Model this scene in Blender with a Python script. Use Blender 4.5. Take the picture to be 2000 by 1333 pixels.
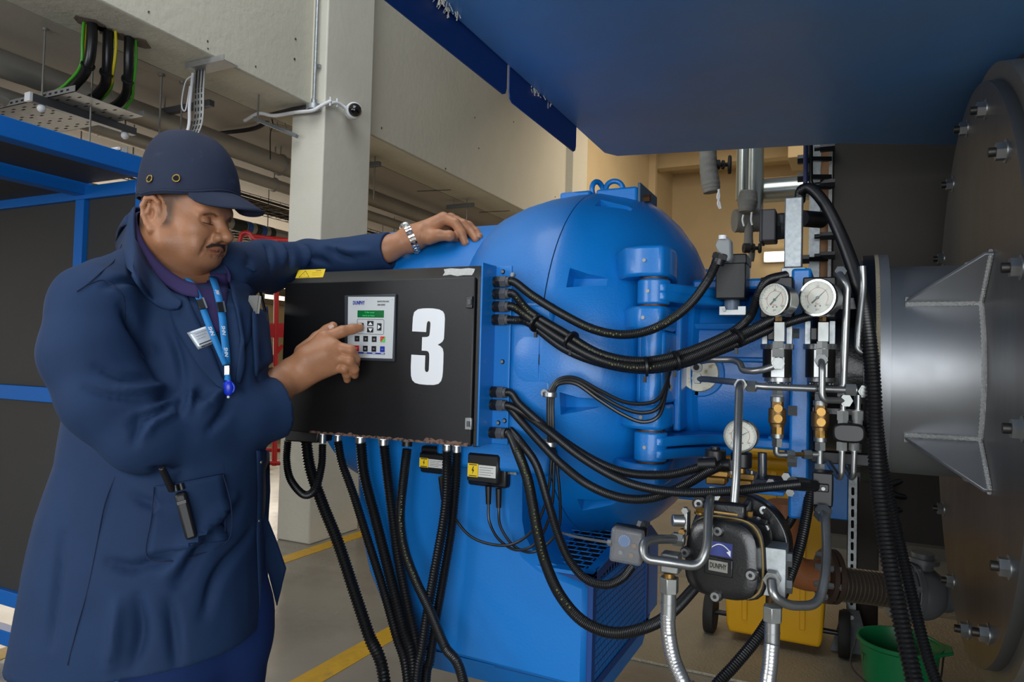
import bpy, bmesh, math, random
import numpy as np
from mathutils import Vector, Matrix, noise as mnoise

for _o in list(bpy.data.objects):
    bpy.data.objects.remove(_o)
SC = bpy.context.scene
COL = SC.collection
random.seed(7)

# ------------------------------------------------------------------ camera
FPX = 1370.0
PSI, TH, RHO = math.radians(25.7), 0.03, 0.027
CAM = np.array([0.0, 0.0, 1.25])
_Z = np.array([0, 0, 1.0])
_F0 = np.array([-math.sin(PSI), math.cos(PSI), 0.0]); _R0 = np.array([math.cos(PSI), math.sin(PSI), 0.0])
CF = _F0*math.cos(TH) + _Z*math.sin(TH); _U0 = _Z*math.cos(TH) - _F0*math.sin(TH)
CR = _R0*math.cos(RHO) + _U0*math.sin(RHO); CU = _U0*math.cos(RHO) - _R0*math.sin(RHO)
cam_d = bpy.data.cameras.new('camera')
cam_d.lens = FPX/2000*36.0; cam_d.sensor_width = 36.0; cam_d.clip_start = 0.05; cam_d.clip_end = 200
cam = bpy.data.objects.new('camera', cam_d); COL.objects.link(cam)
cam.matrix_world = Matrix(((CR[0], CU[0], -CF[0], CAM[0]), (CR[1], CU[1], -CF[1], CAM[1]), (CR[2], CU[2], -CF[2], CAM[2]), (0, 0, 0, 1)))
SC.camera = cam

# ------------------------------------------------------------------ world, lights, exposure
SC.view_settings.view_transform = 'Standard'
SC.view_settings.look = 'None'
SC.view_settings.gamma = 1.0
SC.view_settings.use_curve_mapping = False
SC.view_settings.exposure = 0.0
W = bpy.data.worlds.new('world'); SC.world = W; W.use_nodes = True
_bg = W.node_tree.nodes['Background']
_bg.inputs['Color'].default_value = (0.80, 0.90, 1.0, 1); _bg.inputs['Strength'].default_value = 0.16

def area_light(name, loc, target, sx, sy, power, col):
    l = bpy.data.lights.new(name, 'AREA'); l.shape = 'RECTANGLE'; l.size = sx; l.size_y = sy
    l.energy = power; l.color = col
    o = bpy.data.objects.new(name, l); COL.objects.link(o); o.location = loc
    o.rotation_euler = (Vector(target)-Vector(loc)).to_track_quat('-Z', 'Y').to_euler()
    return o
# tall windows of the boiler hall behind and to the right of the photographer
area_light('hall_window_light', (1.3, -3.4, 1.35), (-0.6, 2.0, 1.3), 4.4, 2.4, 200, (0.93, 0.97, 1.0))
area_light('side_window_light', (-4.2, -2.6, 2.6), (-1.2, 1.6, 1.2), 2.6, 2.2, 170, (0.96, 0.98, 1.0))
area_light('overhead_fill_light', (-1.4, 0.6, 5.2), (-1.9, 2.4, 1.0), 2.6, 4.0, 120, (0.95, 0.98, 1.0))  # added overhead fill, brightens the beam, column, floor and the man's shoulders
# warm hall lighting further down the building
area_light('far_hall_light', (-0.6, 9.0, 4.7), (-1.6, 11.0, 1.5), 3.0, 3.0, 170, (1.0, 0.86, 0.68))
area_light('bay_window_light', (-7.7, 4.6, 1.5), (-3.5, 4.6, 2.4), 7.0, 1.6, 130, (1.0, 0.90, 0.76))

# ------------------------------------------------------------------ helpers: projection
def ray(px, py): return CF + CR*(px-1000)/FPX + CU*(666.5-py)/FPX
def P(px, py, d): return CAM + d*ray(px, py)
def PX(px, py, v): r = ray(px, py); return CAM + r*((v-CAM[0])/r[0])
def PY(px, py, v): r = ray(px, py); return CAM + r*((v-CAM[1])/r[1])
def PZ(px, py, v): r = ray(px, py); return CAM + r*((v-CAM[2])/r[2])
def V3(*a): return np.array(a, float)
def unit(v):
    v = np.asarray(v, float); n = np.linalg.norm(v)
    return v/n if n > 1e-12 else v
def frame(axis, hint=None):
    w = unit(axis); h = np.array([0, 0, 1.0]) if hint is None else np.asarray(hint, float)
    if abs(w @ unit(h)) > .98: h = np.array([1.0, 0, 0])
    u = unit(np.cross(h, w)); return u, np.cross(w, u), w
def spline(pts, n=10):
    p = [np.asarray(q, float) for q in pts]
    if len(p) < 3: return p
    p = [2*p[0]-p[1]] + p + [2*p[-1]-p[-2]]
    out = []
    for i in range(1, len(p)-2):
        for k in range(n):
            t = k/n; a, b, c, d = p[i-1], p[i], p[i+1], p[i+2]
            out.append(.5*((2*b)+(c-a)*t+(2*a-5*b+4*c-d)*t*t+(3*b-a-3*c+d)*t**3))
    out.append(p[-2]); return out
def resample(pts, step):
    p = np.array(pts); s = np.r_[0, np.cumsum(np.linalg.norm(np.diff(p, axis=0), axis=1))]
    n = max(2, int(round(s[-1]/step))+1); t = np.linspace(0, s[-1], n)
    return np.stack([np.interp(t, s, p[:, i]) for i in range(3)], 1)
def fillet(pts, r=.02, n=6):
    p = [np.asarray(q, float) for q in pts]; out = [p[0]]
    for i in range(1, len(p)-1):
        a, b, c = p[i-1], p[i], p[i+1]; u = unit(a-b); v = unit(c-b)
        m = min(r, .48*np.linalg.norm(a-b), .48*np.linalg.norm(c-b)); q0 = b+u*m; q1 = b+v*m
        for k in range(n+1):
            t = k/n; out.append((1-t)**2*q0+2*t*(1-t)*b+t*t*q1)
    out.append(p[-1]); return out

# ------------------------------------------------------------------ helpers: materials
def lin(c):
    out = []
    for v in c[:3]:
        v = v/255.0; out.append(v/12.92 if v <= .04045 else ((v+.055)/1.055)**2.4)
    return tuple(out)
MATS = {}
def pm(name, rgb, rough=.5, metal=0.0, var=0.0, vscale=6.0, bump=0.0, bscale=40.0, spec=.5, coat=0.0, rvar=0.0,
       second=None, sscale=3.0, slo=.55, shi=.7, emit=None, estr=0.0, alpha=1.0, trans=0.0, stretch=None):
    if name in MATS: return MATS[name]
    m = bpy.data.materials.new(name); m.use_nodes = True
    nt = m.node_tree; N = nt.nodes; L = nt.links; b = N['Principled BSDF']
    c = lin(rgb)+(1,)
    b.inputs['Base Color'].default_value = c
    b.inputs['Roughness'].default_value = rough; b.inputs['Metallic'].default_value = metal
    b.inputs['Specular IOR Level'].default_value = spec; b.inputs['Coat Weight'].default_value = coat
    b.inputs['Coat Roughness'].default_value = .15
    b.inputs['Transmission Weight'].default_value = trans
    b.inputs['Alpha'].default_value = alpha
    if emit: b.inputs['Emission Color'].default_value = lin(emit)+(1,); b.inputs['Emission Strength'].default_value = estr
    if var or bump or second or rvar:
        tc = N.new('ShaderNodeTexCoord'); src = tc.outputs['Object']
        if stretch:
            mp = N.new('ShaderNodeMapping'); mp.inputs['Scale'].default_value = stretch; L.new(src, mp.inputs['Vector']); src = mp.outputs['Vector']
        col = None
        def noise(scale, det=5):
            n = N.new('ShaderNodeTexNoise'); n.inputs['Scale'].default_value = scale; n.inputs['Detail'].default_value = det
            n.inputs['Roughness'].default_value = .6; L.new(src, n.inputs['Vector']); return n.outputs['Fac']
        if var:
            f = noise(vscale); r = N.new('ShaderNodeMapRange'); L.new(f, r.inputs['Value'])
            r.inputs['From Min'].default_value = .25; r.inputs['From Max'].default_value = .75
            r.inputs['To Min'].default_value = 1-var; r.inputs['To Max'].default_value = 1+var
            mx = N.new('ShaderNodeMix'); mx.data_type = 'RGBA'; mx.blend_type = 'MULTIPLY'; mx.inputs[0].default_value = 1
            mx.inputs[6].default_value = c; L.new(r.outputs['Result'], mx.inputs[7]); col = mx.outputs[2]
        if second:
            f = noise(sscale, 8); r = N.new('ShaderNodeMapRange'); L.new(f, r.inputs['Value'])
            r.inputs['From Min'].default_value = slo; r.inputs['From Max'].default_value = shi
            mx = N.new('ShaderNodeMix'); mx.data_type = 'RGBA'; L.new(r.outputs['Result'], mx.inputs[0])
            if col is None: mx.inputs[6].default_value = c
            else: L.new(col, mx.inputs[6])
            mx.inputs[7].default_value = lin(second)+(1,); col = mx.outputs[2]
        if col is not None: L.new(col, b.inputs['Base Color'])
        if rvar:
            f = noise(vscale*1.7); r = N.new('ShaderNodeMapRange'); L.new(f, r.inputs['Value'])
            r.inputs['To Min'].default_value = max(0, rough-rvar); r.inputs['To Max'].default_value = min(1, rough+rvar)
            L.new(r.outputs['Result'], b.inputs['Roughness'])
        if bump:
            f = noise(bscale, 4); bp = N.new('ShaderNodeBump'); bp.inputs['Strength'].default_value = bump; bp.inputs['Distance'].default_value = .01
            L.new(f, bp.inputs['Height']); L.new(bp.outputs['Normal'], b.inputs['Normal'])
    MATS[name] = m; return m

# ------------------------------------------------------------------ helpers: scene objects
WLOC = {}
def tag(o, label=None, cat=None, group=None, kind=None):
    if label: o['label'] = label
    if cat: o['category'] = cat
    if group: o['group'] = group
    if kind: o['kind'] = kind
    return o
def thing(name, label, cat, loc, group=None, kind=None):
    o = bpy.data.objects.new(name, None); COL.objects.link(o); o.location = tuple(map(float, loc)); o.empty_display_size = .05
    WLOC[o] = np.asarray(loc, float); tag(o, label, cat, group, kind); return o
class MB:
    def __init__(s): s.v = []; s.f = []; s.m = []; s.mi = 0
    def add(s, verts, faces):
        b = len(s.v); s.v.extend([tuple(map(float, q)) for q in verts]); s.f.extend([tuple(b+i for i in f) for f in faces]); s.m.extend([s.mi]*len(faces)); return s
    def obox(s, c, hx, hy, hz):
        c, hx, hy, hz = (np.asarray(q, float) for q in (c, hx, hy, hz))
        vs = [c+a*hx+b*hy+d*hz for d in (-1, 1) for b in (-1, 1) for a in (-1, 1)]
        fs = [(0, 2, 3, 1), (4, 5, 7, 6), (0, 1, 5, 4), (2, 6, 7, 3), (0, 4, 6, 2), (1, 3, 7, 5)]
        if np.dot(np.cross(hx, hy), hz) < 0: fs = [f[::-1] for f in fs]
        return s.add(vs, fs)
    def box(s, x0, x1, y0, y1, z0, z1):
        return s.obox(((x0+x1)/2, (y0+y1)/2, (z0+z1)/2), (abs(x1-x0)/2, 0, 0), (0, abs(y1-y0)/2, 0), (0, 0, abs(z1-z0)/2))
    def bar(s, p0, p1, w, h, hint=None):
        p0 = np.asarray(p0, float); p1 = np.asarray(p1, float); u, v, _ = frame(p1-p0, hint)
        return s.obox((p0+p1)/2, u*w/2, v*h/2, (p1-p0)/2)
    def cyl(s, p0, p1, r0, r1=None, n=20, hint=None, phase=0):
        r1 = r0 if r1 is None else r1
        return s.tube([p0, p1], [r0, r1], n, hint=hint, phase=phase)
    def hexn(s, p0, p1, r, hint=None): return s.cyl(p0, p1, r, n=6, hint=hint)
    def tube(s, pts, r, n=12, caps=True, hint=None, phase=0, flat=1.0):
        p = [np.asarray(q, float) for q in pts]; k = len(p)
        r = [r]*k if np.isscalar(r) else list(r)
        u, v, w = frame(p[1]-p[0], hint); rings = []
        for i in range(k):
            t = unit(p[min(i+1, k-1)]-p[max(i-1, 0)])
            u = u-(u@t)*t
            u = unit(u) if np.linalg.norm(u) > 1e-6 else frame(t)[0]
            vv = np.cross(t, u)
            rings.append([p[i]+r[i]*(math.cos(a)*u+flat*math.sin(a)*vv) for a in (phase+2*math.pi*j/n for j in range(n))])
        vs = [q for g in rings for q in g]
        fs = [(i*n+j, i*n+(j+1) % n, (i+1)*n+(j+1) % n, (i+1)*n+j) for i in range(k-1) for j in range(n)]
        if caps: fs.append(tuple(range(n-1, -1, -1))); fs.append(tuple((k-1)*n+j for j in range(n)))
        return s.add(vs, fs)
    def lathe(s, p0, axis, prof, n=32, hint=None, a0=0, a1=2*math.pi):
        p0 = np.asarray(p0, float); u, v, w = frame(axis, hint); k = len(prof); full = abs(a1-a0-2*math.pi) < 1e-6
        na = n if full else n+1
        vs = [p0+w*t+r*(math.cos(a)*u+math.sin(a)*v) for t, r in prof for a in (a0+(a1-a0)*j/n for j in range(na))]
        fs = [(i*na+j, i*na+(j+1) % na, (i+1)*na+(j+1) % na, (i+1)*na+j) for i in range(k-1) for j in range(n)]
        s.add(vs, fs)
        if full:
            b = len(s.v)-k*na
            if prof[0][1] > 1e-5: s.f.append(tuple(b+j for j in range(na-1, -1, -1))); s.m.append(s.mi)
            if prof[-1][1] > 1e-5: s.f.append(tuple(b+(k-1)*na+j for j in range(na))); s.m.append(s.mi)
        return s
    def prism(s, poly, ext):
        poly = [np.asarray(q, float) for q in poly]; ext = np.asarray(ext, float); n = len(poly)
        nrm = sum(np.cross(poly[i]-poly[0], poly[(i+1) % n]-poly[0]) for i in range(n))
        if nrm @ ext > 0: poly = poly[::-1]
        vs = poly+[q+ext for q in poly]
        fs = [tuple(range(n)), tuple(range(2*n-1, n-1, -1))]+[(i, i+n, (i+1) % n+n, (i+1) % n) for i in range(n)]
        return s.add(vs, fs)
    def ball(s, c, r, n=16, ax=None):
        r = (r, r, r) if np.isscalar(r) else r
        ax = np.eye(3) if ax is None else np.asarray(ax); c = np.asarray(c, float); m = n//2; vs = []; fs = []
        vs.append(c-ax[2]*r[2])
        for i in range(1, m):
            t = -math.pi/2+math.pi*i/m
            for j in range(n):
                a = 2*math.pi*j/n; vs.append(c+ax[0]*(r[0]*math.cos(t)*math.cos(a))+ax[1]*(r[1]*math.cos(t)*math.sin(a))+ax[2]*(r[2]*math.sin(t)))
        vs.append(c+ax[2]*r[2]); top = len(vs)-1
        for j in range(n):
            fs.append((0, 1+(j+1) % n, 1+j)); fs.append((top, 1+(m-2)*n+j, 1+(m-2)*n+(j+1) % n))
            for i in range(m-2): fs.append((1+i*n+j, 1+i*n+(j+1) % n, 1+(i+1)*n+(j+1) % n, 1+(i+1)*n+j))
        return s.add(vs, fs)
    def ring(s, c, axis, R, r, n=28, m=10):
        u, v, w = frame(axis); c = np.asarray(c, float)
        vs = [c+(R+r*math.cos(b))*(math.cos(a)*u+math.sin(a)*v)+r*math.sin(b)*w for a in (2*math.pi*i/n for i in range(n)) for b in (2*math.pi*j/m for j in range(m))]
        fs = [(i*m+j, ((i+1) % n)*m+j, ((i+1) % n)*m+(j+1) % m, i*m+(j+1) % m) for i in range(n) for j in range(m)]
        return s.add(vs, fs)
    def rib(s, pts, r, pitch=.0045, depth=.12, n=12, seg=4):
        q = resample(pts, pitch/seg); k = len(q)
        rr = [r*(1-depth*(.5-.5*math.cos(2*math.pi*i/seg))) for i in range(k)]
        return s.tube(q, rr, n)
    def build(s, name, mat, parent=None, bevel=0, smooth=40, label=None, segs=2, solid=0, subd=0):
        me = bpy.data.meshes.new(name)
        v = np.array(s.v)
        if parent is not None: org = WLOC[parent]; loc = np.zeros(3)
        else:
            lo = v.min(0); hi = v.max(0); org = np.array([(lo[0]+hi[0])/2, (lo[1]+hi[1])/2, lo[2]]); loc = org
        me.from_pydata((v-org).tolist(), [], s.f)
        for q in (mat if isinstance(mat, (list, tuple)) else [mat]): me.materials.append(q)
        if any(s.m): me.polygons.foreach_set('material_index', s.m)
        me.update(); me.validate()
        if smooth:
            me.polygons.foreach_set('use_smooth', [True]*len(me.polygons)); me.set_sharp_from_angle(angle=math.radians(smooth))
        o = bpy.data.objects.new(name, me); COL.objects.link(o); o.location = loc
        if parent is not None: o.parent = parent
        WLOC[o] = org
        if solid: md = o.modifiers.new('solid', 'SOLIDIFY'); md.thickness = solid; md.offset = 0
        if bevel:
            md = o.modifiers.new('bevel', 'BEVEL'); md.width = bevel; md.segments = segs; md.limit_method = 'ANGLE'; md.angle_limit = math.radians(35)
            md.harden_normals = False
        if subd: md = o.modifiers.new('subd', 'SUBSURF'); md.levels = subd; md.render_levels = subd
        if label: o['label'] = label
        return o
def struct(name, mb, mat, parent=None, **k):
    o = mb.build(name, mat, parent, **k); o['kind'] = 'structure'; return o
def copy_tree(o, loc=None, parent=None, label=None):
    c = o.copy(); COL.objects.link(c)
    if parent is not None: c.parent = parent; c.matrix_parent_inverse = o.matrix_parent_inverse
    if loc is not None: c.location = tuple(map(float, loc))
    if label: c['label'] = label
    for ch in list(o.children): copy_tree(ch, None, c)
    return c
_TXT = {}
def text(string, size, c, xd, yd, mat, parent=None, name='lettering', off=0.0, sx=1.0, depth=.0003, align='CENTER', shear=0.0):
    cu = bpy.data.curves.new('t', 'FONT'); cu.body = string; cu.size = size; cu.align_x = align; cu.align_y = 'CENTER'
    cu.offset = off; cu.extrude = depth; cu.resolution_u = 2; cu.shear = shear
    ob = bpy.data.objects.new('t', cu); COL.objects.link(ob)
    me = bpy.data.meshes.new_from_object(ob.evaluated_get(bpy.context.evaluated_depsgraph_get()))
    bpy.data.objects.remove(ob); bpy.data.curves.remove(cu)
    xd = unit(xd); yd = unit(yd); zd = np.cross(xd, yd); c = np.asarray(c, float)
    mb = MB(); mb.v = [tuple(c+xd*q.co.x*sx+yd*q.co.y+zd*q.co.z) for q in me.vertices]
    mb.f = [tuple(p.vertices) for p in me.polygons]; mb.m = [0]*len(mb.f); bpy.data.meshes.remove(me)
    if parent == 'raw': return mb
    return mb.build(name, mat, parent, smooth=0)

# ------------------------------------------------------------------ shared materials
M = dict(
    blue=pm('blue enamel', (4, 112, 192), .44, var=.05, vscale=3, bump=.05, bscale=160, coat=.15),
    casting=pm('blue casting enamel', (4, 112, 192), .38, var=.05, vscale=5, bump=.10, bscale=220, coat=.25),
    frameblue=pm('blue frame paint', (4, 92, 172), .4, var=.06, vscale=5),
    black=pm('black powder coat', (17, 17, 19), .42, bump=.12, bscale=900, var=.10, vscale=4),
    blackp=pm('black plastic', (20, 20, 22), .4, var=.08, vscale=20),
    rubber=pm('black corrugated conduit', (17, 17, 19), .38, var=.06, vscale=30),
    cable=pm('black cable sheath', (20, 20, 22), .35),
    grey_gland=pm('dark grey nylon', (74, 76, 80), .5),
    zinc=pm('zinc plated steel', (150, 152, 150), .42, .9, var=.1, vscale=30, rvar=.12),
    tubes=pm('drawn steel tube', (150, 151, 150), .32, .85, var=.12, vscale=25, rvar=.12),
    steel=pm('brushed steel', (170, 172, 172), .33, .9, var=.1, vscale=12, rvar=.1),
    galv=pm('galvanised steel', (165, 170, 172), .42, .75, var=.22, vscale=60, rvar=.15),
    brass=pm('brass', (150, 116, 62), .34, .85, var=.16, vscale=40),
    bronze=pm('valve bronze', (124, 96, 60), .42, .8, var=.18, vscale=30),
    chrome=pm('chromed ring', (205, 205, 200), .18, 1.0),
    white=pm('white paint', (226, 228, 232), .5),
    darkmetal=pm('dark sheet steel', (58, 56, 54), .5, .35, var=.14, vscale=3, rvar=.1),
    castblack=pm('black pump paint', (17, 17, 19), .32, bump=.08, bscale=260, var=.1, coat=.3),
    yellow=pm('yellow print', (232, 196, 26), .5),
    dark=pm('black print', (15, 15, 17), .6),
)
# ================================================================== the building
wallm = pm('painted plaster', (200, 196, 180), .7, var=.05, vscale=1.5, bump=.5, bscale=18)
wallc = pm('painted column plaster', (214, 211, 198), .65, var=.05, vscale=2.0, bump=.3, bscale=16, second=(150, 146, 132), sscale=9, slo=.70, shi=.78)
wallw = pm('cream plaster', (202, 182, 144), .75, var=.08, vscale=1.2, bump=.2, bscale=10)
slabm = pm('painted soffit', (172, 165, 154), .75, var=.06, vscale=1.0, bump=.3, bscale=9)
floorm = pm('painted concrete floor', (138, 132, 120), .24, var=.13, vscale=2.2, bump=.10, bscale=24, rvar=.17, second=(112, 104, 92), sscale=1.3, slo=.5, shi=.75)
lineym = pm('worn yellow line paint', (196, 152, 34), .5, var=.15, vscale=18, second=(138, 126, 100), sscale=14, slo=.60, shi=.72)
struct('floor', MB().box(-9, 7, -6, 17, -.15, 0), floorm)
struct('trim_1', MB().box(-3.165, -3.055, -4, 12, 0, .002), lineym)
struct('trim_2', MB().box(-1.92, -1.81, -4, 9, 0, .002), lineym)
XB, ZB = -3.34, 2.97
struct('wall_left', MB().box(XB-.45, XB, -5, 8.9, ZB, 5.4), wallm, bevel=.012)
struct('ceiling', MB().box(-8, XB-.45, -5, 12, ZB, ZB+.4), slabm)
struct('column', MB().box(-3.50, -3.212, 3.66, 4.17, 0, 5.4), wallc, bevel=.010)
struct('wall_side_bay', MB().box(-8.1, -7.9, -5, 12, 0, ZB+.03), wallw)
struct('wall_far_left', MB().box(XB-.4, XB-.02, 8.9, 14.7, 0, 5.4), wallw)
struct('wall_bay_end', MB().box(-8, XB-.4, 11.5, 11.7, 0, ZB+.03), wallw)
struct('trim_3', MB().box(XB-.3, XB+.10, 8.42, 8.95, 0, 5.4), wallm, bevel=.01)
struct('trim_4', MB().box(XB-.2, XB+.10, 12.6, 12.75, 0, 5.4), wallw, bevel=.01)
struct('wall_back', MB().box(-3.7, 7, 14.5, 14.7, 0, 5.3), wallw)
struct('ceiling_hall', MB().box(-3.7, 7, 6.5, 14.7, 5.25, 5.4), wallw)
for i, y in enumerate((9.6, 11.2, 12.9)):
    struct('trim_%d' % (5+i), MB().box(-3.3, 7, y, y+.25, 4.95, 5.25), wallw, bevel=.01)
# a lower boxed duct under the far ceiling
struct('trim_8', MB().box(-.9, 1.6, 11.6, 12.4, 4.55, 4.97), pm('cream duct board', (176, 158, 122), .7), bevel=.01)
# bright windows of the side bay
wg = pm('daylit window glass', (255, 240, 215), .4, emit=(255, 236, 205), estr=2.2)
wfm = pm('window frame', (120, 112, 98), .6)
for i, (y0, y1) in enumerate(((4.0, 5.4), (5.9, 7.3), (7.8, 9.2))):
    wn = struct('window_%d' % (i+1), MB().box(-7.905, -7.86, y0-.06, y1+.06, 2.02, 2.10).box(-7.905, -7.86, y0-.06, y1+.06, 2.52, 2.60).box(-7.905, -7.86, y0-.06, y0, 2.1, 2.52).box(-7.905, -7.86, y1, y1+.06, 2.1, 2.52), wfm, bevel=.004)
    for k in range(3):
        a = y0+(y1-y0)*k/3; b = y0+(y1-y0)*(k+1)/3-.04
        MB().box(-7.895, -7.885, a, b, 2.1, 2.52).build('pane', wg, wn)
# chequer plate trench cover in the floor behind the burner
q0 = PZ(1235, 965, 0); q1 = PZ(1345, 1040, 0)
cm = pm('chequer plate', (150, 142, 124), .45, .4, var=.1, vscale=5, bump=.6, bscale=75)
tag(MB().box(-1.35, .6, 2.95, 4.2, .0, .012).build('trench_cover', cm, bevel=.003), 'grey chequer plate trench cover let into the floor behind the burner', 'cover')
# small chips and bolt holes in the plaster
chip = pm('bare plaster chip', (70, 58, 50), .8)
chw = pm('pale plaster chip', (196, 190, 176), .8)
tr = random.Random(3)
def blot(c, u, v, n, r):
    pts = [c+u*(r*(1+.5*tr.uniform(-1, 1))*math.cos(a))+v*(r*(1+.5*tr.uniform(-1, 1))*math.sin(a)*1.2) for a in [2*math.pi*k/9 for k in range(9)]]
    return MB().prism(pts, n*.004)
wl = bpy.data.objects['wall_left']; colo = bpy.data.objects['column']
for (x, y) in ((577, 76), (575, 115), (405, 80), (290, 23), (406, 95), (499, 130), (745, 250), (927, 230), (1003, 238), (1084, 385), (870, 330), (935, 290)):
    blot(PX(x, y, XB+.001), V3(0, 1, 0), V3(0, 0, 1), V3(1, 0, 0), .006 if x > 500 else .004).build('paint_chip', chip, wl, smooth=0)
for (x, y) in ((134, 8), (255, 42), (520, 180)):
    p = PZ(x, y, ZB+.029)
# ================================================================== services under the soffit, left bay
lagg = pm('dull pipe lagging', (168, 164, 156), .42, .55, var=.12, vscale=3, rvar=.12)
perf = pm('galvanised tray', (150, 150, 148), .5, .5, var=.12, vscale=25)
slotm = pm('slot shadow gap', (16, 15, 14), .9)
rodm = pm('threaded rod', (140, 138, 132), .45, .7)
earth_g = pm('earth green', (70, 160, 40), .45); earth_y = pm('earth yellow', (214, 196, 40), .45)
ZS = ZB
def ypipe(name, label, x, z, r, y0=-3.0, y1=11.4, mat=None, group=None, joints=True):
    t = thing(name, label, 'pipe', (x, y0, z), group)
    MB().cyl((x, y0, z), (x, y1, z), r, n=28).build('pipe_run', mat or lagg, t)
    if joints:
        for k in range(6):
            yy = y0+1.2+k*2.3; mb = MB().cyl((x, yy, z), (x, yy+.03, z), r*1.035, n=28); mb.build('joint_band', mat or lagg, t)
    for k in range(3):
        yy = y0+4.6+k*2.7
        mb = MB(); mb.ring((x, yy, z), (0, 1, 0), r*1.05, .008, 24, 6); mb.cyl((x, yy, z+r), (x, yy, ZS), .006, n=8); mb.build('pipe_hanger', rodm, t)
    return t
ypipe('service_pipe', 'thick silver lagged pipe nearest the soffit, running behind the column', -4.22, 2.815, .078)
ypipe('service_pipe', 'thinner silver lagged pipe just below the thick one under the soffit', -4.28, 2.655, .05)
ypipe('service_pipe', 'low silver pipe with blue and black marker bands beside the cap peak', -5.0, 2.42, .055, joints=False)
b = bpy.data.objects['service_pipe.002']
for k, (o, mt) in enumerate(((0, 'k'), (.16, 'b'), (.27, 'k'), (.33, 'b'), (.44, 'k'))):
    y = 4.52+o; mtl = pm('marker black', (34, 40, 34), .5) if mt == 'k' else pm('marker blue', (30, 84, 150), .5)
    MB().cyl((-5.0, y, 2.42), (-5.0, y+(.15 if k == 0 else .06), 2.42), .0575, n=24).build('marker_band', mtl, b)
ypipe('service_pipe', 'pale cream pipe low in the side bay behind the red rail', -5.6, 2.17, .05, mat=pm('cream pipe', (150, 140, 118), .5), joints=False)
ypipe('service_pipe', 'dark brown pipe lowest in the side bay behind the arm', -5.9, 1.98, .045, mat=pm('brown pipe', (96, 84, 66), .5), joints=False)

def rod(x, y, z0, parent, r=.005): 
    MB().cyl((x, y, z0), (x, y, ZS), r, n=8).cyl((x, y, ZS-.012), (x, y, ZS), .016, n=10).build('hanger_rod', rodm, parent)

# slotted tray that runs across the bay and carries the thick black cables
def tray(name, label, x0, x1, y0, y1, z, along='x', lip=.035, rows=4, group=None):
    t = thing(name, label, 'cable tray', ((x0+x1)/2, (y0+y1)/2, z), group)
    mb = MB(); mb.box(x0, x1, y0, y1, z, z+.003)
    if along == 'x': mb.box(x0, x1, y0, y0+.003, z, z+lip); mb.box(x0, x1, y1-.003, y1, z, z+lip)
    else: mb.box(x0, x0+.003, y0, y1, z, z+lip); mb.box(x1-.003, x1, y0, y1, z, z+lip)
    mb.build('tray_bed', perf, t)
    s = MB()
    L0, L1 = (x0, x1) if along == 'x' else (y0, y1); W0, W1 = (y0, y1) if along == 'x' else (x0, x1)
    n = int((L1-L0)/.05)
    for i in range(n):
        c = L0+.02+i*.05
        for r in range(rows):
            w = W0+(r+.5)*(W1-W0)/rows+(.012 if i % 2 else -.012); a = .016
            if along == 'x': s.box(c, c+.028, w-.004, w+.004, z-.0012, z+.0045)
            else: s.box(w-.004, w+.004, c, c+.028, z-.0012, z+.0045)
        if along == 'x': s.box(c, c+.022, y0-.001, y0+.004, z+.013, z+.023)
        else: s.box(x1-.004, x1+.001, c, c+.022, z+.013, z+.023)
    o = s.build('slots', slotm, t, smooth=0); o['kind'] = 'stuff'
    return t
tA = tray('cable_tray', 'slotted galvanised cable tray ending under the three thick black cables', -6.5, -3.66, 2.26, 2.66, 2.60)
pa = V3(-3.905, 2.278, 0)
mb = MB(); mb.box(-3.927, -3.883, 2.18, 2.78, 2.555, 2.598); mb.build('strut_channel', pm('strut steel', (92, 94, 98), .45, .6), tA, bevel=.003)
for y in (2.24, 2.72):
    rod(-3.905, y, 2.56, tA)
    MB().ball((-3.905, y, 2.538), .022, 14).build('rod_cap', M['white'], tA)
MB().box(-3.93, -3.882, 2.165, 2.182, 2.553, 2.6).build('end_cap', M['white'], tA, bevel=.002)
# three thick cables with green and yellow earth tails
def thick_cable(label, pts, r, tails):
    t = thing('power_cable', label, 'cable', pts[-1], 'thick black cables dropping from the soffit')
    MB().tube(spline(pts, 10), r, 14).build('sheath', M['cable'], t)
    for off, mt in tails:
        MB().tube(spline([np.asarray(p)+np.asarray(off)*(1+.15*math.sin(2.1*i)) for i, p in enumerate(pts)], 10), .0075, 8).build('earth_wire', mt, t)
    m = pts[2]; q = pts[3]
    MB().cyl(np.asarray(m), np.asarray(m)+unit(np.asarray(q)-np.asarray(m))*.012, r*1.35, n=14).build('cable_tie', M['blackp'], t)
def cabpts(pix, yt):
    a = PZ(pix[0], pix[1], ZS); return [a+V3(0, 0, .01), a+V3(.004, 0, -.10), V3((a[0]*2-3.70)/3, (a[1]*2+yt)/3, a[2]-.21), V3(-3.74, yt, 2.70), V3(-3.92, yt, 2.645), V3(-4.5, yt, 2.635), V3(-5.6, yt, 2.635)]
thick_cable('leftmost thick black cable with a yellow earth wire dropping from the soffit', cabpts((180, 45), 2.33), .026, [((-.034, -.012, .0), earth_y), ((-.028, -.026, .0), earth_g)])
thick_cable('middle thick black cable with a green earth wire dropping from the soffit', cabpts((211, 60), 2.46), .026, [((.010, .034, .0), earth_g), ((.030, .020, .01), earth_y)])
thick_cable('rightmost thick black cable, curving into the end of the slotted tray', cabpts((252, 73), 2.59), .025, [((.010, .032, -.015), earth_g)])
hm = pm('broken concrete', (112, 100, 88), .9, var=.3, vscale=40, bump=.8, bscale=60)
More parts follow.
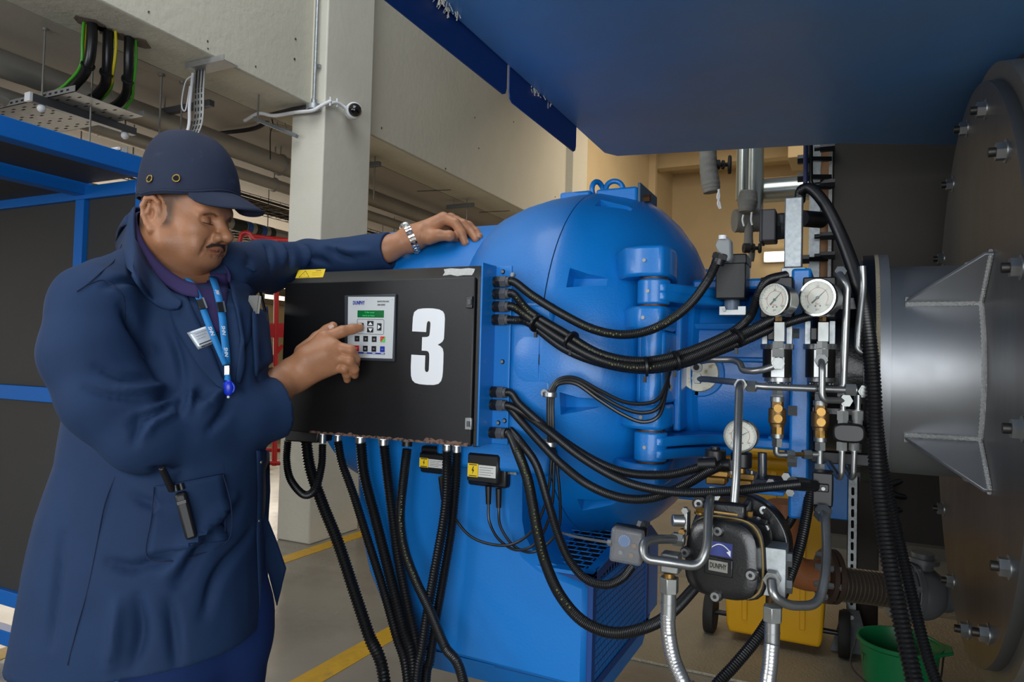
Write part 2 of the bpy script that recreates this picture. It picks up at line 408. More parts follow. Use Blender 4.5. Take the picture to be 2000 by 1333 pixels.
for (x, y, r) in ((178, 47, .06), (205, 60, .05), (238, 74, .05), (268, 84, .055)):
    c = PZ(x, y, ZS-.004); blot(c, V3(1, 0, 0), V3(0, 1, 0), V3(0, 0, 1), r).build('broken_edge', hm, bpy.data.objects['ceiling'], smooth=0)

tB = tray('cable_tray', 'narrow slotted tray with a white cable along its lip above the blue frame', -6.5, -3.45, 2.42, 2.62, 2.30, rows=3)
MB().tube(spline([(-6.4, 2.41, 2.325), (-5.2, 2.408, 2.327), (-4.4, 2.409, 2.324), (-3.5, 2.408, 2.327)], 8), .009, 8).build('white_cable', M['white'], tB)
for x in (-4.7, -3.8): rod(x, 2.44, 2.3, tB)
# vertical slotted tray dropping beside the cap
vt = thing('cable_tray', 'slotted tray dropping vertically from the soffit to behind the navy cap', 'cable tray', P(388, 250, 4.5))
A = PZ(392, 140, ZS); 
uu = V3(1, 0, 0)
cA = PZ(380, 138, ZS-.03); cB = PZ(450, 128, ZS-.03)
w = V3(.085, 0, 0)
pth = [cA+V3(.05, 0, 0)+V3(0, 0, 0), cA+V3(.045, 0, -.12), cA+V3(.04, 0, -.34), cA+V3(-.02, -.05, -.48), cA+V3(-.10, -.14, -.60)]
mb = MB(); ps = spline(pth, 6)
vs = []; fs = []
for i, p in enumerate(ps): vs += [p-w*.5, p+w*.5]
for i in range(len(ps)-1): fs.append((2*i, 2*i+1, 2*i+3, 2*i+2))
mb.add(vs, fs); mb.build('tray_bed', perf, vt, solid=.003)
mb = MB()
for i, p in enumerate(ps[:-1]):
    t = unit(ps[i+1]-p)
    for k in (-.3, 0, .3):
        mb.obox(p+w*k+t*.01+V3(0, -.002, 0), V3(.003, 0, 0), t*.011, V3(0, .0025, 0))
mb.build('slots', slotm, vt, smooth=0)['kind'] = 'stuff'
MB().box(cA[0]-.02, cA[0]+.30, cA[1]-.05, cA[1]+.05, ZS-.035, ZS-.03).box(cA[0]-.02, cA[0]+.30, cA[1]-.052, cA[1]-.049, ZS-.035, ZS-.002).build('top_bracket', perf, vt)
MB().tube(spline([cA+V3(0, -.01, -.02), cA+V3(-.006, -.02, -.2), cA+V3(-.02, -.03, -.4), cA+V3(-.14, -.16, -.6)], 8), .009, 8).build('white_cable', M['white'], vt)
MB().tube(spline([cA+V3(0, -.01, -.03), cA+V3(-.05, -.02, -.07), cA+V3(-.075, -.02, -.2), cA+V3(-.04, -.02, -.24), cA+V3(-.01, -.02, -.1)], 8), .004, 6).build('cable_loop', M['white'], vt)
for (x, y) in ((316, 145), (357, 160)):
    p = PZ(x, y, ZS); MB().cyl((p[0], p[1], 2.45), (p[0], p[1], ZS), .006, n=8).cyl((p[0], p[1], ZS-.012), (p[0], p[1], ZS), .016, n=10)
    tag(MB().cyl((p[0], p[1], 2.4), (p[0], p[1], ZS), .006, n=8).cyl((p[0], p[1], ZS-.014), (p[0], p[1], ZS), .02, n=10).build('hanger_rod', rodm), 'threaded hanger rod %s the vertical slotted tray' % ('left of' if x == 316 else 'just beside'), 'rod')
sc = thing('strut_channel', 'dark strut channel fixed under the soffit behind the vertical tray', 'channel', (-4.15, 3.1, 2.86))
MB().box(-4.35, -3.75, 3.18, 3.222, 2.86, 2.9).build('channel', pm('strut steel', (92, 94, 98), .45, .6), sc, bevel=.002)
MB().cyl((-4.2, 3.2, 2.9), (-4.2, 3.2, ZS), .006, n=8).build('hanger_rod', rodm, sc); MB().cyl((-3.85, 3.2, 2.9), (-3.85, 3.2, ZS), .006, n=8).build('hanger_rod', rodm, sc)

# wire basket trays full of dark cables, running down the bay
wirem = pm('basket wire', (120, 112, 98), .5, .6)
cabm = [pm('bay cable %d' % i, c, .6) for i, c in enumerate(((40, 34, 30), (62, 46, 36), (30, 28, 28), (84, 40, 34), (58, 54, 50)))]
def basket(label, x0, x1, z, y0, y1, ncab, cross=.12):
    t = thing('wire_basket_tray', label, 'cable tray', ((x0+x1)/2, y0, z), 'wire basket trays in the side bay')
    mb = MB()
    for k in range(6): 
        x = x0+(x1-x0)*k/5; mb.cyl((x, y0, z), (x, y1, z), .0035, n=5)
    for x in (x0, x1): mb.cyl((x, y0, z+.055), (x, y1, z+.055), .0035, n=5)
    n = int((y1-y0)/cross)
    for i in range(n):
        y = y0+i*cross; mb.tube([(x0, y, z+.055), (x0, y, z), (x1, y, z), (x1, y, z+.055)], .003, 5)
    mb.build('basket', wirem, t)['kind'] = 'stuff'
    for k in range(ncab):
        x = x0+.02+(x1-x0-.04)*(k+.5)/ncab; zz = z+.016+.022*(k % 2)
        MB().tube(spline([(x+.02*math.sin(3*k+j*1.7), y0+(y1-y0)*j/9, zz+.004*math.cos(2*k+j)) for j in range(10)], 4), .008+.006*((k*7) % 3)/2, 6).build('cable', cabm[k % 5], t)
    for yy in (3.3, 5.2, 7.1): MB().cyl((x1+.01, yy, z-.02), (x1+.01, yy, ZS), .005, n=8).build('hanger_rod', rodm, t)
    return t
basket('upper wire basket tray of dark cables behind the lagged pipes', -5.05, -4.65, 2.58, -1, 11, 8)
basket('lower wire basket tray of dark cables in the side bay', -5.75, -5.25, 2.44, -1, 11, 9)
basket('deepest wire basket tray of brown cables near the bay windows', -6.6, -6.05, 2.36, -1, 11, 9)

# conduit, junction box, white cable and dome camera on the column
ZC = P(613, 208, 4.6)[2]
cd = thing('conduit', 'galvanised conduit running down the column to a round junction box', 'conduit', (-3.3, 3.62, ZC))
jb = PY(613, 208, 3.62)
MB().cyl((jb[0], 3.62, jb[2]), (jb[0], 3.62, 5.3), .0125, n=14).build('conduit_pipe', M['galv'], cd)
MB().cyl((jb[0], 3.62, jb[2]-.028), (jb[0], 3.62, jb[2]+.012), .05, n=24).cyl((jb[0], 3.62, jb[2]+.012), (jb[0], 3.62, jb[2]+.05), .02, n=16).build('junction_box', M['galv'], cd, bevel=.003)
e = PY(545, 222, 3.62)
MB().cyl((jb[0]-.04, 3.62, jb[2]-.005), (e[0], 3.62, e[2]), .0125, n=12).build('conduit_arm', M['darkmetal'], cd)
MB().obox((jb[0], 3.64, jb[2]+.28), (.025, 0, 0), (0, .008, 0), (0, 0, .012)).build('saddle', M['galv'], cd)
wc = thing('cctv_camera', 'white dome security camera on the column with its white cable tail', 'camera', PY(692, 218, 3.6))
cp = PX(690, 217, -3.13)
dirv = unit(V3(.75, -.55, -.12))
MB().lathe(cp-dirv*.055, dirv, [(0, .03), (.01, .052), (.05, .056), (.085, .056), (.09, .050), (.096, .048)], 28).build('housing', M['white'], wc)
MB().ball(cp+dirv*.04, .046, 24).build('dome', pm('smoked dome', (8, 8, 9), .08, spec=.8), wc)
MB().cyl((-3.21, cp[1]+.03, cp[2]), cp-dirv*.045, .02, n=14).build('mount_arm', M['white'], wc)
cabp = [PY(478, 236, 3.62), PY(505, 222, 3.60), PY(535, 226, 3.6), PY(575, 220, 3.6), PY(610, 216, 3.585), PY(625, 208, 3.6), PY(645, 198, 3.62), (-3.195, 3.66, PY(658, 200, 3.64)[2]), (-3.185, 3.75, PX(670, 208, -3.19)[2]), cp-dirv*.05]
MB().tube(spline(cabp, 8), .012, 10).build('cable_tail', M['white'], wc)
for q in (6, 8): MB().cyl(np.asarray(cabp[q])-V3(0, 0, .03), np.asarray(cabp[q])+V3(0, 0, .03), .006, n=8).build('cable_clip', M['white'], wc)
# strut bracket left of the column with a loop of wire basket
sb = thing('strut_bracket', 'galvanised strut bracket sticking out left of the column', 'bracket', PY(540, 252, 3.6))
MB().bar(PY(497, 232, 3.5), PY(580, 266, 3.6), .04, .022).build('channel', pm('strut zinc', (124, 130, 134), .4, .7), sb, bevel=.002)
p = PZ(505, 185, ZS); MB().cyl((p[0], p[1], 2.78), (p[0], p[1], ZS), .006, n=8).build('hanger_rod', rodm, sb)
mb = MB()
for k in range(5): mb.tube([PY(520+k*3, 240+k*4, 3.75), PY(598-3*k, 252+k*2, 3.72)], .0025, 5)
for k in range(5): mb.tube([PY(525+k*16, 236+k*2, 3.74), PY(528+k*16, 258, 3.74)], .0025, 5)
mb.build('wire_basket_end', wirem, sb)
MB().tube(spline([PY(530, 200, 3.8), PY(530, 225, 3.78), PY(533, 245, 3.78), PY(528, 262, 3.78), PY(528, 312, 3.78)], 6), .004, 6).build('loose_wire', M['cable'], sb)
MB().tube(spline([PY(523, 200, 3.82), PY(526, 225, 3.8), PY(500, 250, 3.8), PY(420, 262, 3.8)], 6), .016, 10).build('black_cable', M['cable'], sb)
MB().tube(spline([PY(420, 232, 3.7), PY(480, 225, 3.7), PY(540, 218, 3.68), PY(606, 209, 3.64)], 6), .016, 10).build('dark_conduit', M['darkmetal'], sb)
# short ceiling struts right of the column
for i, (a, c, lab) in enumerate((((703, 325), (742, 320), 'short strut hung from the soffit just right of the column'), ((873, 405), (925, 400), 'short strut with two rods hung from the soffit above the wristwatch'))):
    q0 = PZ(*a, 2.9); q1 = PZ(*c, 2.9)
    s = thing('ceiling_strut', lab, 'bracket', q0, 'short struts under the soffit')
    MB().bar(q0, q1, .04, .04).build('channel', pm('strut zinc', (124, 130, 134), .4, .7), s, bevel=.003)
    for k in (.25, .75):
        m = q0*(1-k)+q1*k
        MB().cyl((m[0], m[1], 2.6), (m[0], m[1], ZS), .006, n=8).build('hanger_rod', rodm, s)
for (a, c) in (((815, 374), (880, 371)), ((936, 415), (995, 412))):
    q0 = PZ(*a, ZS-.002); q1 = PZ(*c, ZS-.002); MB().bar(q0, q1, .012, .003).build('soffit_slot', slotm, bpy.data.objects['ceiling'])
# red handrail frame seen between coat and control box
redm = pm('red frame paint', (170, 22, 22), .4)
rf = thing('red_trolley_frame', 'red tubular trolley frame standing beyond the man and the column', 'trolley', (-4.6, 3.3, 0))
def redtube(name, pts, r=.018): MB().tube(fillet(pts, .05), r, 10).build(name, redm, rf)
D = 4.9
redtube('handrail', [P(440, 560, D), P(462, 500, D), P(472, 455, D), P(488, 455, D), P(494, 468, D), P(600, 472, D)], .016)
redtube('top_rail', [P(470, 458, D+.5), P(640, 478, D+.5)], .014)
redtube('post', [P(541, 470, D), P(536, 910, D)])
redtube('post', [P(660, 470, D+.3), P(656, 910, D+.3)])
MB().bar(P(480, 646, D), P(660, 646, D), .03, .10, V3(0, 0, 1)).build('cross_panel', redm, rf)
redtube('brace', [P(552, 675, D), P(500, 740, D)], .014)
redtube('low_rail', [P(470, 878, D+.1), P(620, 882, D+.1)], .014)
redtube('low_rail', [P(470, 903, D-.1), P(620, 908, D-.1)], .014)
for px_ in (500, 640):
    b0 = P(px_, 905, D); MB().cyl((b0[0], b0[1], 0.0), (b0[0], b0[1], b0[2]+.05), .014, n=10).build('leg', redm, rf)

# blue framed dark enclosure at the far left
pnl = pm('charcoal mesh panel', (44, 43, 43), .65, var=.06, vscale=3, bump=.2, bscale=600)
cg = thing('blue_enclosure', 'blue steel framed enclosure with charcoal panels behind the man', 'enclosure', (-2.9, 1.74, 0))
T = 1.875
def cbar(name, x0, x1, y0, y1, z0, z1, m=M['frameblue']): return MB().box(x0, x1, y0, y1, z0, z1).build(name, m, cg, bevel=.003 if m is M['frameblue'] else .001)
cbar('top_rail', -2.39, -2.33, -.6, 1.77, T+.02, T+.085)
cbar('roof_rail', -2.745, -2.685, -.6, 1.745, T-.02, T+.03)
cbar('end_top_rail', -4.3, -2.39, 1.715, 1.77, T-.035, T+.015)
cbar('post', -2.742, -2.69, 1.715, 1.765, 0, T-.035)
cbar('post', -2.39, -2.335, 1.715, 1.77, 0, T+.02)
cbar('post', -4.3, -4.245, 1.715, 1.77, 0, T-.035)
cbar('mid_rail', -4.245, -2.742, 1.715, 1.765, 1.04, 1.10)
cbar('mid_rail', -2.69, -2.39, 1.715, 1.765, 1.04, 1.10)
cbar('lower_rail', -4.245, -2.39, 1.715, 1.765, .205, .265)
cbar('bottom_rail', -4.245, -2.39, 1.715, 1.765, .045, .105)
for (x0, x1) in ((-4.24, -2.745), (-2.688, -2.392)):
    cbar('end_panel', x0, x1, 1.735, 1.745, 1.10, T-.035, pnl); cbar('end_panel', x0, x1, 1.735, 1.745, .265, 1.04, pnl)
cbar('roof_panel', -2.68, -2.39, -.6, 1.72, T+.025, T+.035, pnl)
cbar('roof_panel', -4.3, -2.75, -.6, 1.72, T+.0, T+.01, pnl)
# ================================================================== the blue burner
YA, ZA = 1.90, 1.257
BL, CB = M['blue'], M['casting']
burner = thing('burner', 'large bright blue boiler burner with domed fan casing and air inlet box', 'burner', (-.8, YA, .5))
def yrect(x0, x1, y0, y1, Y):
    a = PY(x0, y0, Y); b = PY(x1, y1, Y); return a[0], b[0], b[2], a[2]
def ybox(x0, x1, y0, y1, Y, dep, mb=None):
    a, b, c, d = yrect(x0, x1, y0, y1, Y); return (mb or MB()).box(a, b, Y, Y+dep, c, d)
def boolean(o, cutters, op='DIFFERENCE'):
    for c in cutters:
        md = o.modifiers.new('b', 'BOOLEAN'); md.object = c; md.operation = op; md.solver = 'EXACT'
    bpy.context.view_layer.update()
    me = bpy.data.meshes.new_from_object(o.evaluated_get(bpy.context.evaluated_depsgraph_get()))
    o.modifiers.clear(); o.data = me
    for c in cutters: bpy.data.objects.remove(c)
    me.polygons.foreach_set('use_smooth', [True]*len(me.polygons)); me.set_sharp_from_angle(angle=math.radians(32))
AXP = V3(0, YA, ZA)
# fan drum
MB().lathe(AXP, (1, 0, 0), [(-1.40, .02), (-1.395, .30), (-1.38, .36), (-1.345, .395), (-1.30, .402), (-.84, .402)], 72).build('fan_drum', BL, burner)
# left half of the casing: shallow dome running up to the split flange
MB().lathe(AXP, (1, 0, 0), [(-.90, .36), (-.885, .405), (-.86, .425), (-.80, .447), (-.73, .462), (-.66, .468), (-.623, .468), (-.623, .40)], 72).build('casing_back_half', CB, burner)
MB().lathe(AXP, (1, 0, 0), [(-.6235, .44), (-.6235, .4655), (-.6195, .4655), (-.6195, .44)], 72).build('casing_gasket', M['dark'], burner)
dome = MB().lathe(AXP, (1, 0, 0), [(-.62, .20), (-.62, .468), (-.60, .468), (-.53, .452), (-.50, .443), (-.46, .415), (-.42, .375), (-.385, .325), (-.36, .27), (-.35, .20)], 72).build('casing_front_dome', CB, burner)
cuts = []
for k in range(10):
    a = math.radians(12+36*k); er = V3(0, math.cos(a), math.sin(a)); et = V3(0, -math.sin(a), math.cos(a))
    mb = MB(); c = AXP+er*.50
    n0 = -.575; n1 = -.46
    poly = [c+V3(n0, 0, 0)-et*.034, c+V3(n0, 0, 0)+et*.034, c+V3(n1, 0, 0)+et*.006, c+V3(n1, 0, 0)-et*.006]
    bot = [AXP+er*.425+V3(n0, 0, 0)-et*.018, AXP+er*.425+V3(n0, 0, 0)+et*.018, AXP+er*.44+V3(n1, 0, 0)+et*.006, AXP+er*.44+V3(n1, 0, 0)-et*.006]
    mb.add(poly+bot, [(0, 1, 2, 3), (7, 6, 5, 4), (0, 4, 5, 1), (1, 5, 6, 2), (2, 6, 7, 3), (3, 7, 4, 0)])
    o = mb.build('cut', CB, None, smooth=0); bm = bmesh.new(); bm.from_mesh(o.data); bmesh.ops.recalc_face_normals(bm, faces=bm.faces); bm.to_mesh(o.data); bm.free(); cuts.append(o)
boolean(dome, cuts)
# lifting lug pads and eye bolts
MB().box(-.715, -.628, 1.76, 1.90, 1.60, 1.715).build('lifting_pad', CB, burner, bevel=.006)
MB().box(-.612, -.50, 1.76, 1.90, 1.60, 1.715).build('lifting_pad', CB, burner, bevel=.006)
MB().box(-.50, -.492, 1.765, 1.94, 1.60, 1.725).build('pad_plate', pm('grey blue plate', (60, 84, 104), .5), burner, bevel=.002)
MB().hexn((-.492, 1.80, 1.69), (-.475, 1.80, 1.69), .011).build('pad_bolt', pm('brown bolt', (96, 66, 40), .5, .6), burner)
for (x, y, ax) in ((1167, 372, V3(.93, -.36, 0)), (1200, 370, V3(.35, -.94, .1))):
    c = P(x, y, 1.955)
    mb = MB().ring(c, ax, .0235, .0075, 28, 10); mb.cyl(c-V3(0, 0, .024), c-V3(0, 0, .062), .010, .012, n=14); mb.cyl(c-V3(0, 0, .034), c-V3(0, 0, .042), .019, n=18)
    mb.build('eye_bolt', CB, burner)
# square front block of the casing that carries the control box
a, b, c, d = yrect(1010, 1079, 530, 872, 1.45)
MB().box(-.885, b, 1.435, 1.70, 1.0, 1.385).build('casing_block', CB, burner, bevel=.010)
# flat lower volute plate with the curved back corner and the air inlet box
pts = [PY(x, y, 1.47) for x, y in ((690, 800), (689, 900), (691, 980), (698, 1055), (712, 1120), (738, 1185), (775, 1238), (820, 1272), (852, 1284))]
zb = .528
pts += [V3(-.50, 1.47, zb), V3(-.50, 1.47, .775), PY(1090, 1113, 1.47), PY(1058, 1100, 1.47), PY(1032, 1078, 1.47), PY(1017, 1050, 1.47), PY(1012, 1020, 1.47), PY(1012, 868, 1.47), PY(1012, 800, 1.47)]
MB().prism(pts, (0, .62, 0)).build('volute_casing', BL, burner, bevel=.022, segs=1)
# tucked-under base of the casing
MB().prism([V3(-.93, 1.49, .535), V3(-.503, 1.49, .535), V3(-.503, 1.56, .47), V3(-.93, 1.56, .47)], (0, 0, .001)).build('base_lip', BL, burner)
q = [V3(-.96, 1.478, .545), V3(-.502, 1.478, .545), V3(-.51, 1.535, .475), V3(-.94, 1.535, .475)]
MB().add(q+[V3(-.96, 2.0, .545), V3(-.502, 2.0, .545), V3(-.51, 1.95, .475), V3(-.94, 1.95, .475)], [(0, 3, 2, 1), (1, 2, 6, 5), (5, 6, 7, 4), (4, 7, 3, 0), (3, 7, 6, 2)]).build('base_skirt', BL, burner)
# air inlet box behind the plate
tz0, tz1 = .785, .838
inl = [V3(-.735, 1.48, .54), V3(-.735, 1.48, tz0-.004), V3(-.735, 1.95, tz1-.004), V3(-.735, 1.95, .54)]
MB().prism(inl, (.228, 0, 0)).build('inlet_box', pm('inlet dark blue', (8, 56, 116), .5), burner)
# grilles: blue bars over the dark opening
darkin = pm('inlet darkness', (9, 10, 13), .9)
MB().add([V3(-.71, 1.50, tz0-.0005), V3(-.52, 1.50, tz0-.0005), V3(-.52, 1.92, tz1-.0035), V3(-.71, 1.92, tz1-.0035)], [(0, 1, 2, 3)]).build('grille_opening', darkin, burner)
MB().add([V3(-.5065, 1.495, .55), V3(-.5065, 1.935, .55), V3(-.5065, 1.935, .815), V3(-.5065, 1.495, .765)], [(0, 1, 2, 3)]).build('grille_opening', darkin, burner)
mb = MB(); sl = (tz1-tz0)/.47
def tp(x, y): return V3(x, y, tz0+sl*(y-1.48)+.003)
for i in range(17):
    y = 1.50+i*.0262; mb.bar(tp(-.715, y), tp(-.515, y), .0035, .002, V3(0, 0, 1))
    for j in range(7):
        x = -.71+.030*j+(.015 if i % 2 else 0)
        if i < 16: mb.bar(tp(x, y), tp(x, y+.0262), .004, .002, V3(0, 0, 1))
for (x0, x1, y0, y1) in ((-.735, -.712, 1.475, 1.955), (-.52, -.498, 1.475, 1.955), (-.735, -.498, 1.475, 1.50), (-.735, -.498, 1.925, 1.955)):
    vs = [tp(x0, y0), tp(x1, y0), tp(x1, y1), tp(x0, y1)]; mb.prism([v-V3(0, 0, .004) for v in vs], (0, 0, .008))
mb.build('top_grille', BL, burner, smooth=0)
mb = MB()
nz = 16; ny = 21
for i in range(nz):
    z = .548+i*.0165; mb.box(-.5012, -.4995, 1.495, 1.935, z-.0011, z+.0011)
    for j in range(ny):
        y = 1.50+j*.0210+(.0105 if i % 2 else 0)
        if i < nz-1: mb.box(-.5012, -.4998, y-.0012, y+.0012, z, z+.0165)
mb.box(-.507, -.497, 1.475, 1.497, .53, .785); mb.box(-.507, -.497, 1.93, 1.955, .53, .838); mb.box(-.507, -.497, 1.475, 1.955, .53, .55)
mb.add([V3(-.497, 1.475, .785), V3(-.497, 1.475, .767), V3(-.497, 1.955, .818), V3(-.497, 1.955, .838)], [(0, 1, 2, 3)])
mb.build('side_grille', pm('grille dark blue', (10, 62, 128), .45), burner, smooth=0)
# round shaft between dome and burner head, and the burner head casting
def superloft(secs, n=40, e=4.0):
    mb = MB(); vs = []; fs = []
    for (x, cy, cz, ry, rz) in secs:
        for j in range(n):
            a = 2*math.pi*j/n; c, s_ = math.cos(a), math.sin(a); r = (abs(c)**e+abs(s_)**e)**(-1/e); vs.append(V3(x, cy+ry*r*c, cz+rz*r*s_))
    k = len(secs)
    for i in range(k-1):
        for j in range(n): fs.append((i*n+j, i*n+(j+1) % n, (i+1)*n+(j+1) % n, (i+1)*n+j))
    fs.append(tuple(range(n-1, -1, -1))); fs.append(tuple((k-1)*n+j for j in range(n)))
    return mb.add(vs, fs)
superloft([(-.40, YA, ZA, .16, .16), (-.375, YA, ZA, .205, .205), (-.35, YA, ZA, .235, .215), (-.33, YA, ZA-.005, .24, .217), (-.32, YA, ZA-.005, .222, .19), (-.20, YA, ZA-.005, .215, .186), (-.12, YA, ZA-.005, .205, .182)], 48, 3.4).build('head_casting', CB, burner)
# edge flange of the head and vertical mounting flange
fz0, fz1 = PY(1560, 880, 1.68)[2], PY(1560, 545, 1.68)[2]
MB().box(-.335, -.10, 1.665, 2.14, fz1-.022, fz1+.002).build('top_flange', CB, burner, bevel=.006)
MB().box(-.335, -.10, 1.665, 2.14, fz0-.002, fz0+.022).build('bottom_flange', CB, burner, bevel=.006)
MB().box(-.115, -.075, 1.63, 2.17, .93, 1.47).build('mounting_flange', CB, burner, bevel=.006)
MB().prism([V3(-.34, 1.668, fz1-.10), V3(-.12, 1.668, fz1-.10), V3(-.12, 1.674, fz1-.115), V3(-.34, 1.674, fz1-.115)], (0, .03, 0)).build('head_rib', CB, burner, bevel=.003)
for (x0, y0, x1, y1) in ((1500, 855, 1570, 885), (1480, 640, 1570, 640), (1300, 700, 1560, 705)):
    MB().bar(PY(x0, y0, 1.684), PY(x1, y1, 1.684), .014, .012).build('head_rib', CB, burner, bevel=.004)
# hinges: lugs on the dome, knuckles on the head
PN = V3(-.385, 1.505, 0)
def zat(py): return PY(1278, py, 1.48)[2]
def lug(x0, y0, y1, dep, name='hinge_lug'):
    z1, z0 = zat(y0), zat(y1); xa = PY(x0, y0, 1.50)[0]
    mb = MB(); r = .036
    poly = [V3(PN[0]+r, PN[1]-.012, z0), V3(PN[0]+r*.7, PN[1]-r, z0), V3(PN[0]-.02, PN[1]-r-.004, z0), V3(xa, PN[1]-.025, z0), V3(xa-.055, PN[1]+.06, z0), V3(xa-.06, PN[1]+.22, z0), V3(PN[0]+.0, PN[1]+.24, z0), V3(PN[0]+r, PN[1]+.05, z0)]
    mb.prism(poly, (0, 0, z1-z0)); o = mb.build(name, CB, burner, bevel=.007)
    MB().cyl(V3(PN[0]-.012, PN[1]-r-.006, (z0+z1)/2), V3(PN[0]-.012, PN[1]-r+.01, (z0+z1)/2), .004, n=10).build('grease_nipple', M['zinc'], o)
lug(1225, 480, 540, .2); lug(1235, 598, 645, .2); lug(1228, 792, 840, .2); lug(1220, 908, 950, .2)
def knuckle(y0, y1):
    z1, z0 = zat(y0), zat(y1)
    o = MB().cyl((PN[0], PN[1], z0), (PN[0], PN[1], z1), .035, n=32).build('hinge_knuckle', CB, burner, bevel=.004)
    for zz in (z0-.004, z1-.002): MB().cyl((PN[0], PN[1], zz), (PN[0], PN[1], zz+.006), .031, n=28).build('hinge_washer', pm('rusty washer', (74, 52, 40), .5, .5), o)
    for zz0, zz1 in ((z1-.03, z1-.008), (z0+.006, z0+.028)):
        MB().prism([V3(PN[0]+.0, PN[1]-.033, zz0), V3(PN[0]+.03, PN[1]-.026, zz0), V3(PN[0]+.07, PN[1]+.05, zz0), V3(PN[0]+.17, PN[1]+.18, zz0), V3(PN[0]+.0, PN[1]+.19, zz0), V3(PN[0]-.0, PN[1]+.035, zz0)], (0, 0, zz1-zz0)).build('hinge_arm', CB, o, bevel=.005)
    MB().cyl(V3(PN[0]-.004, PN[1]-.037, (z0+z1)/2), V3(PN[0]-.004, PN[1]-.02, (z0+z1)/2), .004, n=10).build('grease_nipple', M['zinc'], o)
knuckle(545, 594); knuckle(846, 904)
MB().cyl((PN[0], PN[1], zat(945)), (PN[0], PN[1], zat(485)), .026, n=24).build('hinge_pin', CB, burner)
MB().box(PN[0]-.032, PN[0]+.03, PN[1]-.012, PN[1]+.24, zat(790), zat(645)).build('hinge_web', CB, burner, bevel=.008)
MB().box(-.36, -.343, 1.60, 1.70, zat(850), zat(600)).build('hinge_rail', CB, burner, bevel=.005)
# round inspection plate on its pad
cpl = PY(1366, 729, 1.665)
MB().cyl(cpl+V3(0, .03, 0), cpl+V3(0, .006, 0), .056, n=36).box(cpl[0]-.07, cpl[0]+.0, cpl[1]+.006, cpl[1]+.03, cpl[2]-.056, cpl[2]+.05).build('plate_pad', CB, burner, bevel=.003)
ip = MB().cyl(cpl+V3(0, .006, 0), cpl-V3(0, .004, 0), .044, n=36).build('inspection_plate', pm('oily bright steel', (186, 182, 166), .35, .55, second=(120, 104, 70), sscale=60, slo=.55, shi=.75), burner, bevel=.002)
c2 = PY(1362, 718, 1.66)
MB().cyl(c2, c2-V3(0, .012, 0), .0125, n=20).build('plate_union', M['zinc'], ip); MB().cyl(c2-V3(0, .011, 0), c2-V3(0, .0135, 0), .007, n=14).build('port', M['dark'], ip)
# casing and bracket bolts
for (x, y) in ((985, 532), (1003, 538), (984, 707), (976, 826), (988, 822)):
    c = PY(x, y, 1.432); MB().cyl(c, c-V3(0, .007, 0), .0055, n=14).cyl(c-V3(0, .006, 0), c-V3(0, .010, 0), .0038, n=12).build('bolt', M['zinc'], burner)
for (x, y) in ((1056, 457), ): 
    c = P(x, y, 1.99); MB().ball(c, .008, 12).build('bolt', M['zinc'], burner)
for (x, y) in ((1559, 803), (1563, 652), (1558, 903)):
    c = PY(x, y, 1.63); MB().hexn(c+V3(-.02, 0, 0), c+V3(-.002, 0, 0), .012).build('flange_bolt', M['zinc'], burner)
# bracket that carries the control box
a, b, c, d = yrect(972, 991, 520, 870, 1.425)
MB().box(-.735, b, 1.425, 1.43, c, d).box(-.735, -.73, 1.36, 1.43, c, d).build('box_bracket', BL, burner, bevel=.002)
# bright blue beam behind, under the hinge, and blue fuel train frame
bb = thing('pipe_stand', 'blue steel pipe stand behind the burner hinges and fuel pump', 'stand', (-.2, 3.4, 0))
def bbar(x0, x1, y0, y1, d, t=.05):
    a = P(x0, y0, d); b_ = P(x1, y1, d); return MB().box(a[0], b_[0], a[1], a[1]+t, b_[2], a[2])
bbar(1120, 1480, 882, 962, 2.7, .06).build('cross_beam', BL, bb, bevel=.004)
a = P(1600, 905, 2.7); b_ = P(1645, 1012, 2.7)
MB().box(a[0], b_[0]+.02, a[1], a[1]+.05, b_[2], a[2]+.4).build('end_plate', BL, bb, bevel=.004)
MB().box(P(1480, 900, 2.7)[0]-.05, b_[0]+1.1, a[1]+.05, a[1]+.09, a[2]+.1, a[2]+.2).build('upper_beam', BL, bb, bevel=.004)
cc = P(1120, 900, 2.7); MB().box(cc[0], cc[0]+.06, cc[1]+.06, cc[1]+.12, 0, cc[2]).build('leg', BL, bb, bevel=.004)
MB().box(b_[0]+1.04, b_[0]+1.1, a[1]+.09, a[1]+.15, 0, a[2]+.2).build('leg', BL, bb, bevel=.004)
# ================================================================== black control box
YP = 1.36
cb = thing('control_box', 'black steel control box with keypad and large white number three', 'control box', (-1.02, YP, 1.065))
x0, x1, z0, z1 = -1.305, -.735, 1.065, 1.437
zt = PY(975, 518, 1.425)[2]
prof = [V3(x0, YP+.012, z0), V3(x0, YP+.012, z1-.002), V3(x0, 1.425, zt), V3(x0, 1.472, zt), V3(x0, 1.472, z0)]
MB().prism(prof, (x1-x0, 0, 0)).build('body', M['black'], cb, bevel=.003)
door = MB().box(x0+.001, x1-.014, YP, YP+.011, z0-.004, z1).build('door', M['black'], cb, bevel=.0035)
MB().box(x1-.010, x1+.002, YP+.002, YP+.02, z0-.004, z1).build('door_frame', M['black'], cb, bevel=.002)
for (x, y) in ((919, 591), (917, 828)):
    c = PY(x, y, YP); hg = MB().obox(c-V3(0, .003, 0), (.008, 0, 0), (0, .004, 0), (0, 0, .013)).build('door_catch', M['blackp'] if y < 700 else M['steel'], cb, bevel=.001)
    MB().obox(c-V3(-.002, .007, 0), (.004, 0, 0), (0, .003, 0), (0, 0, .006)).build('catch_pin', M['grey_gland'], hg)
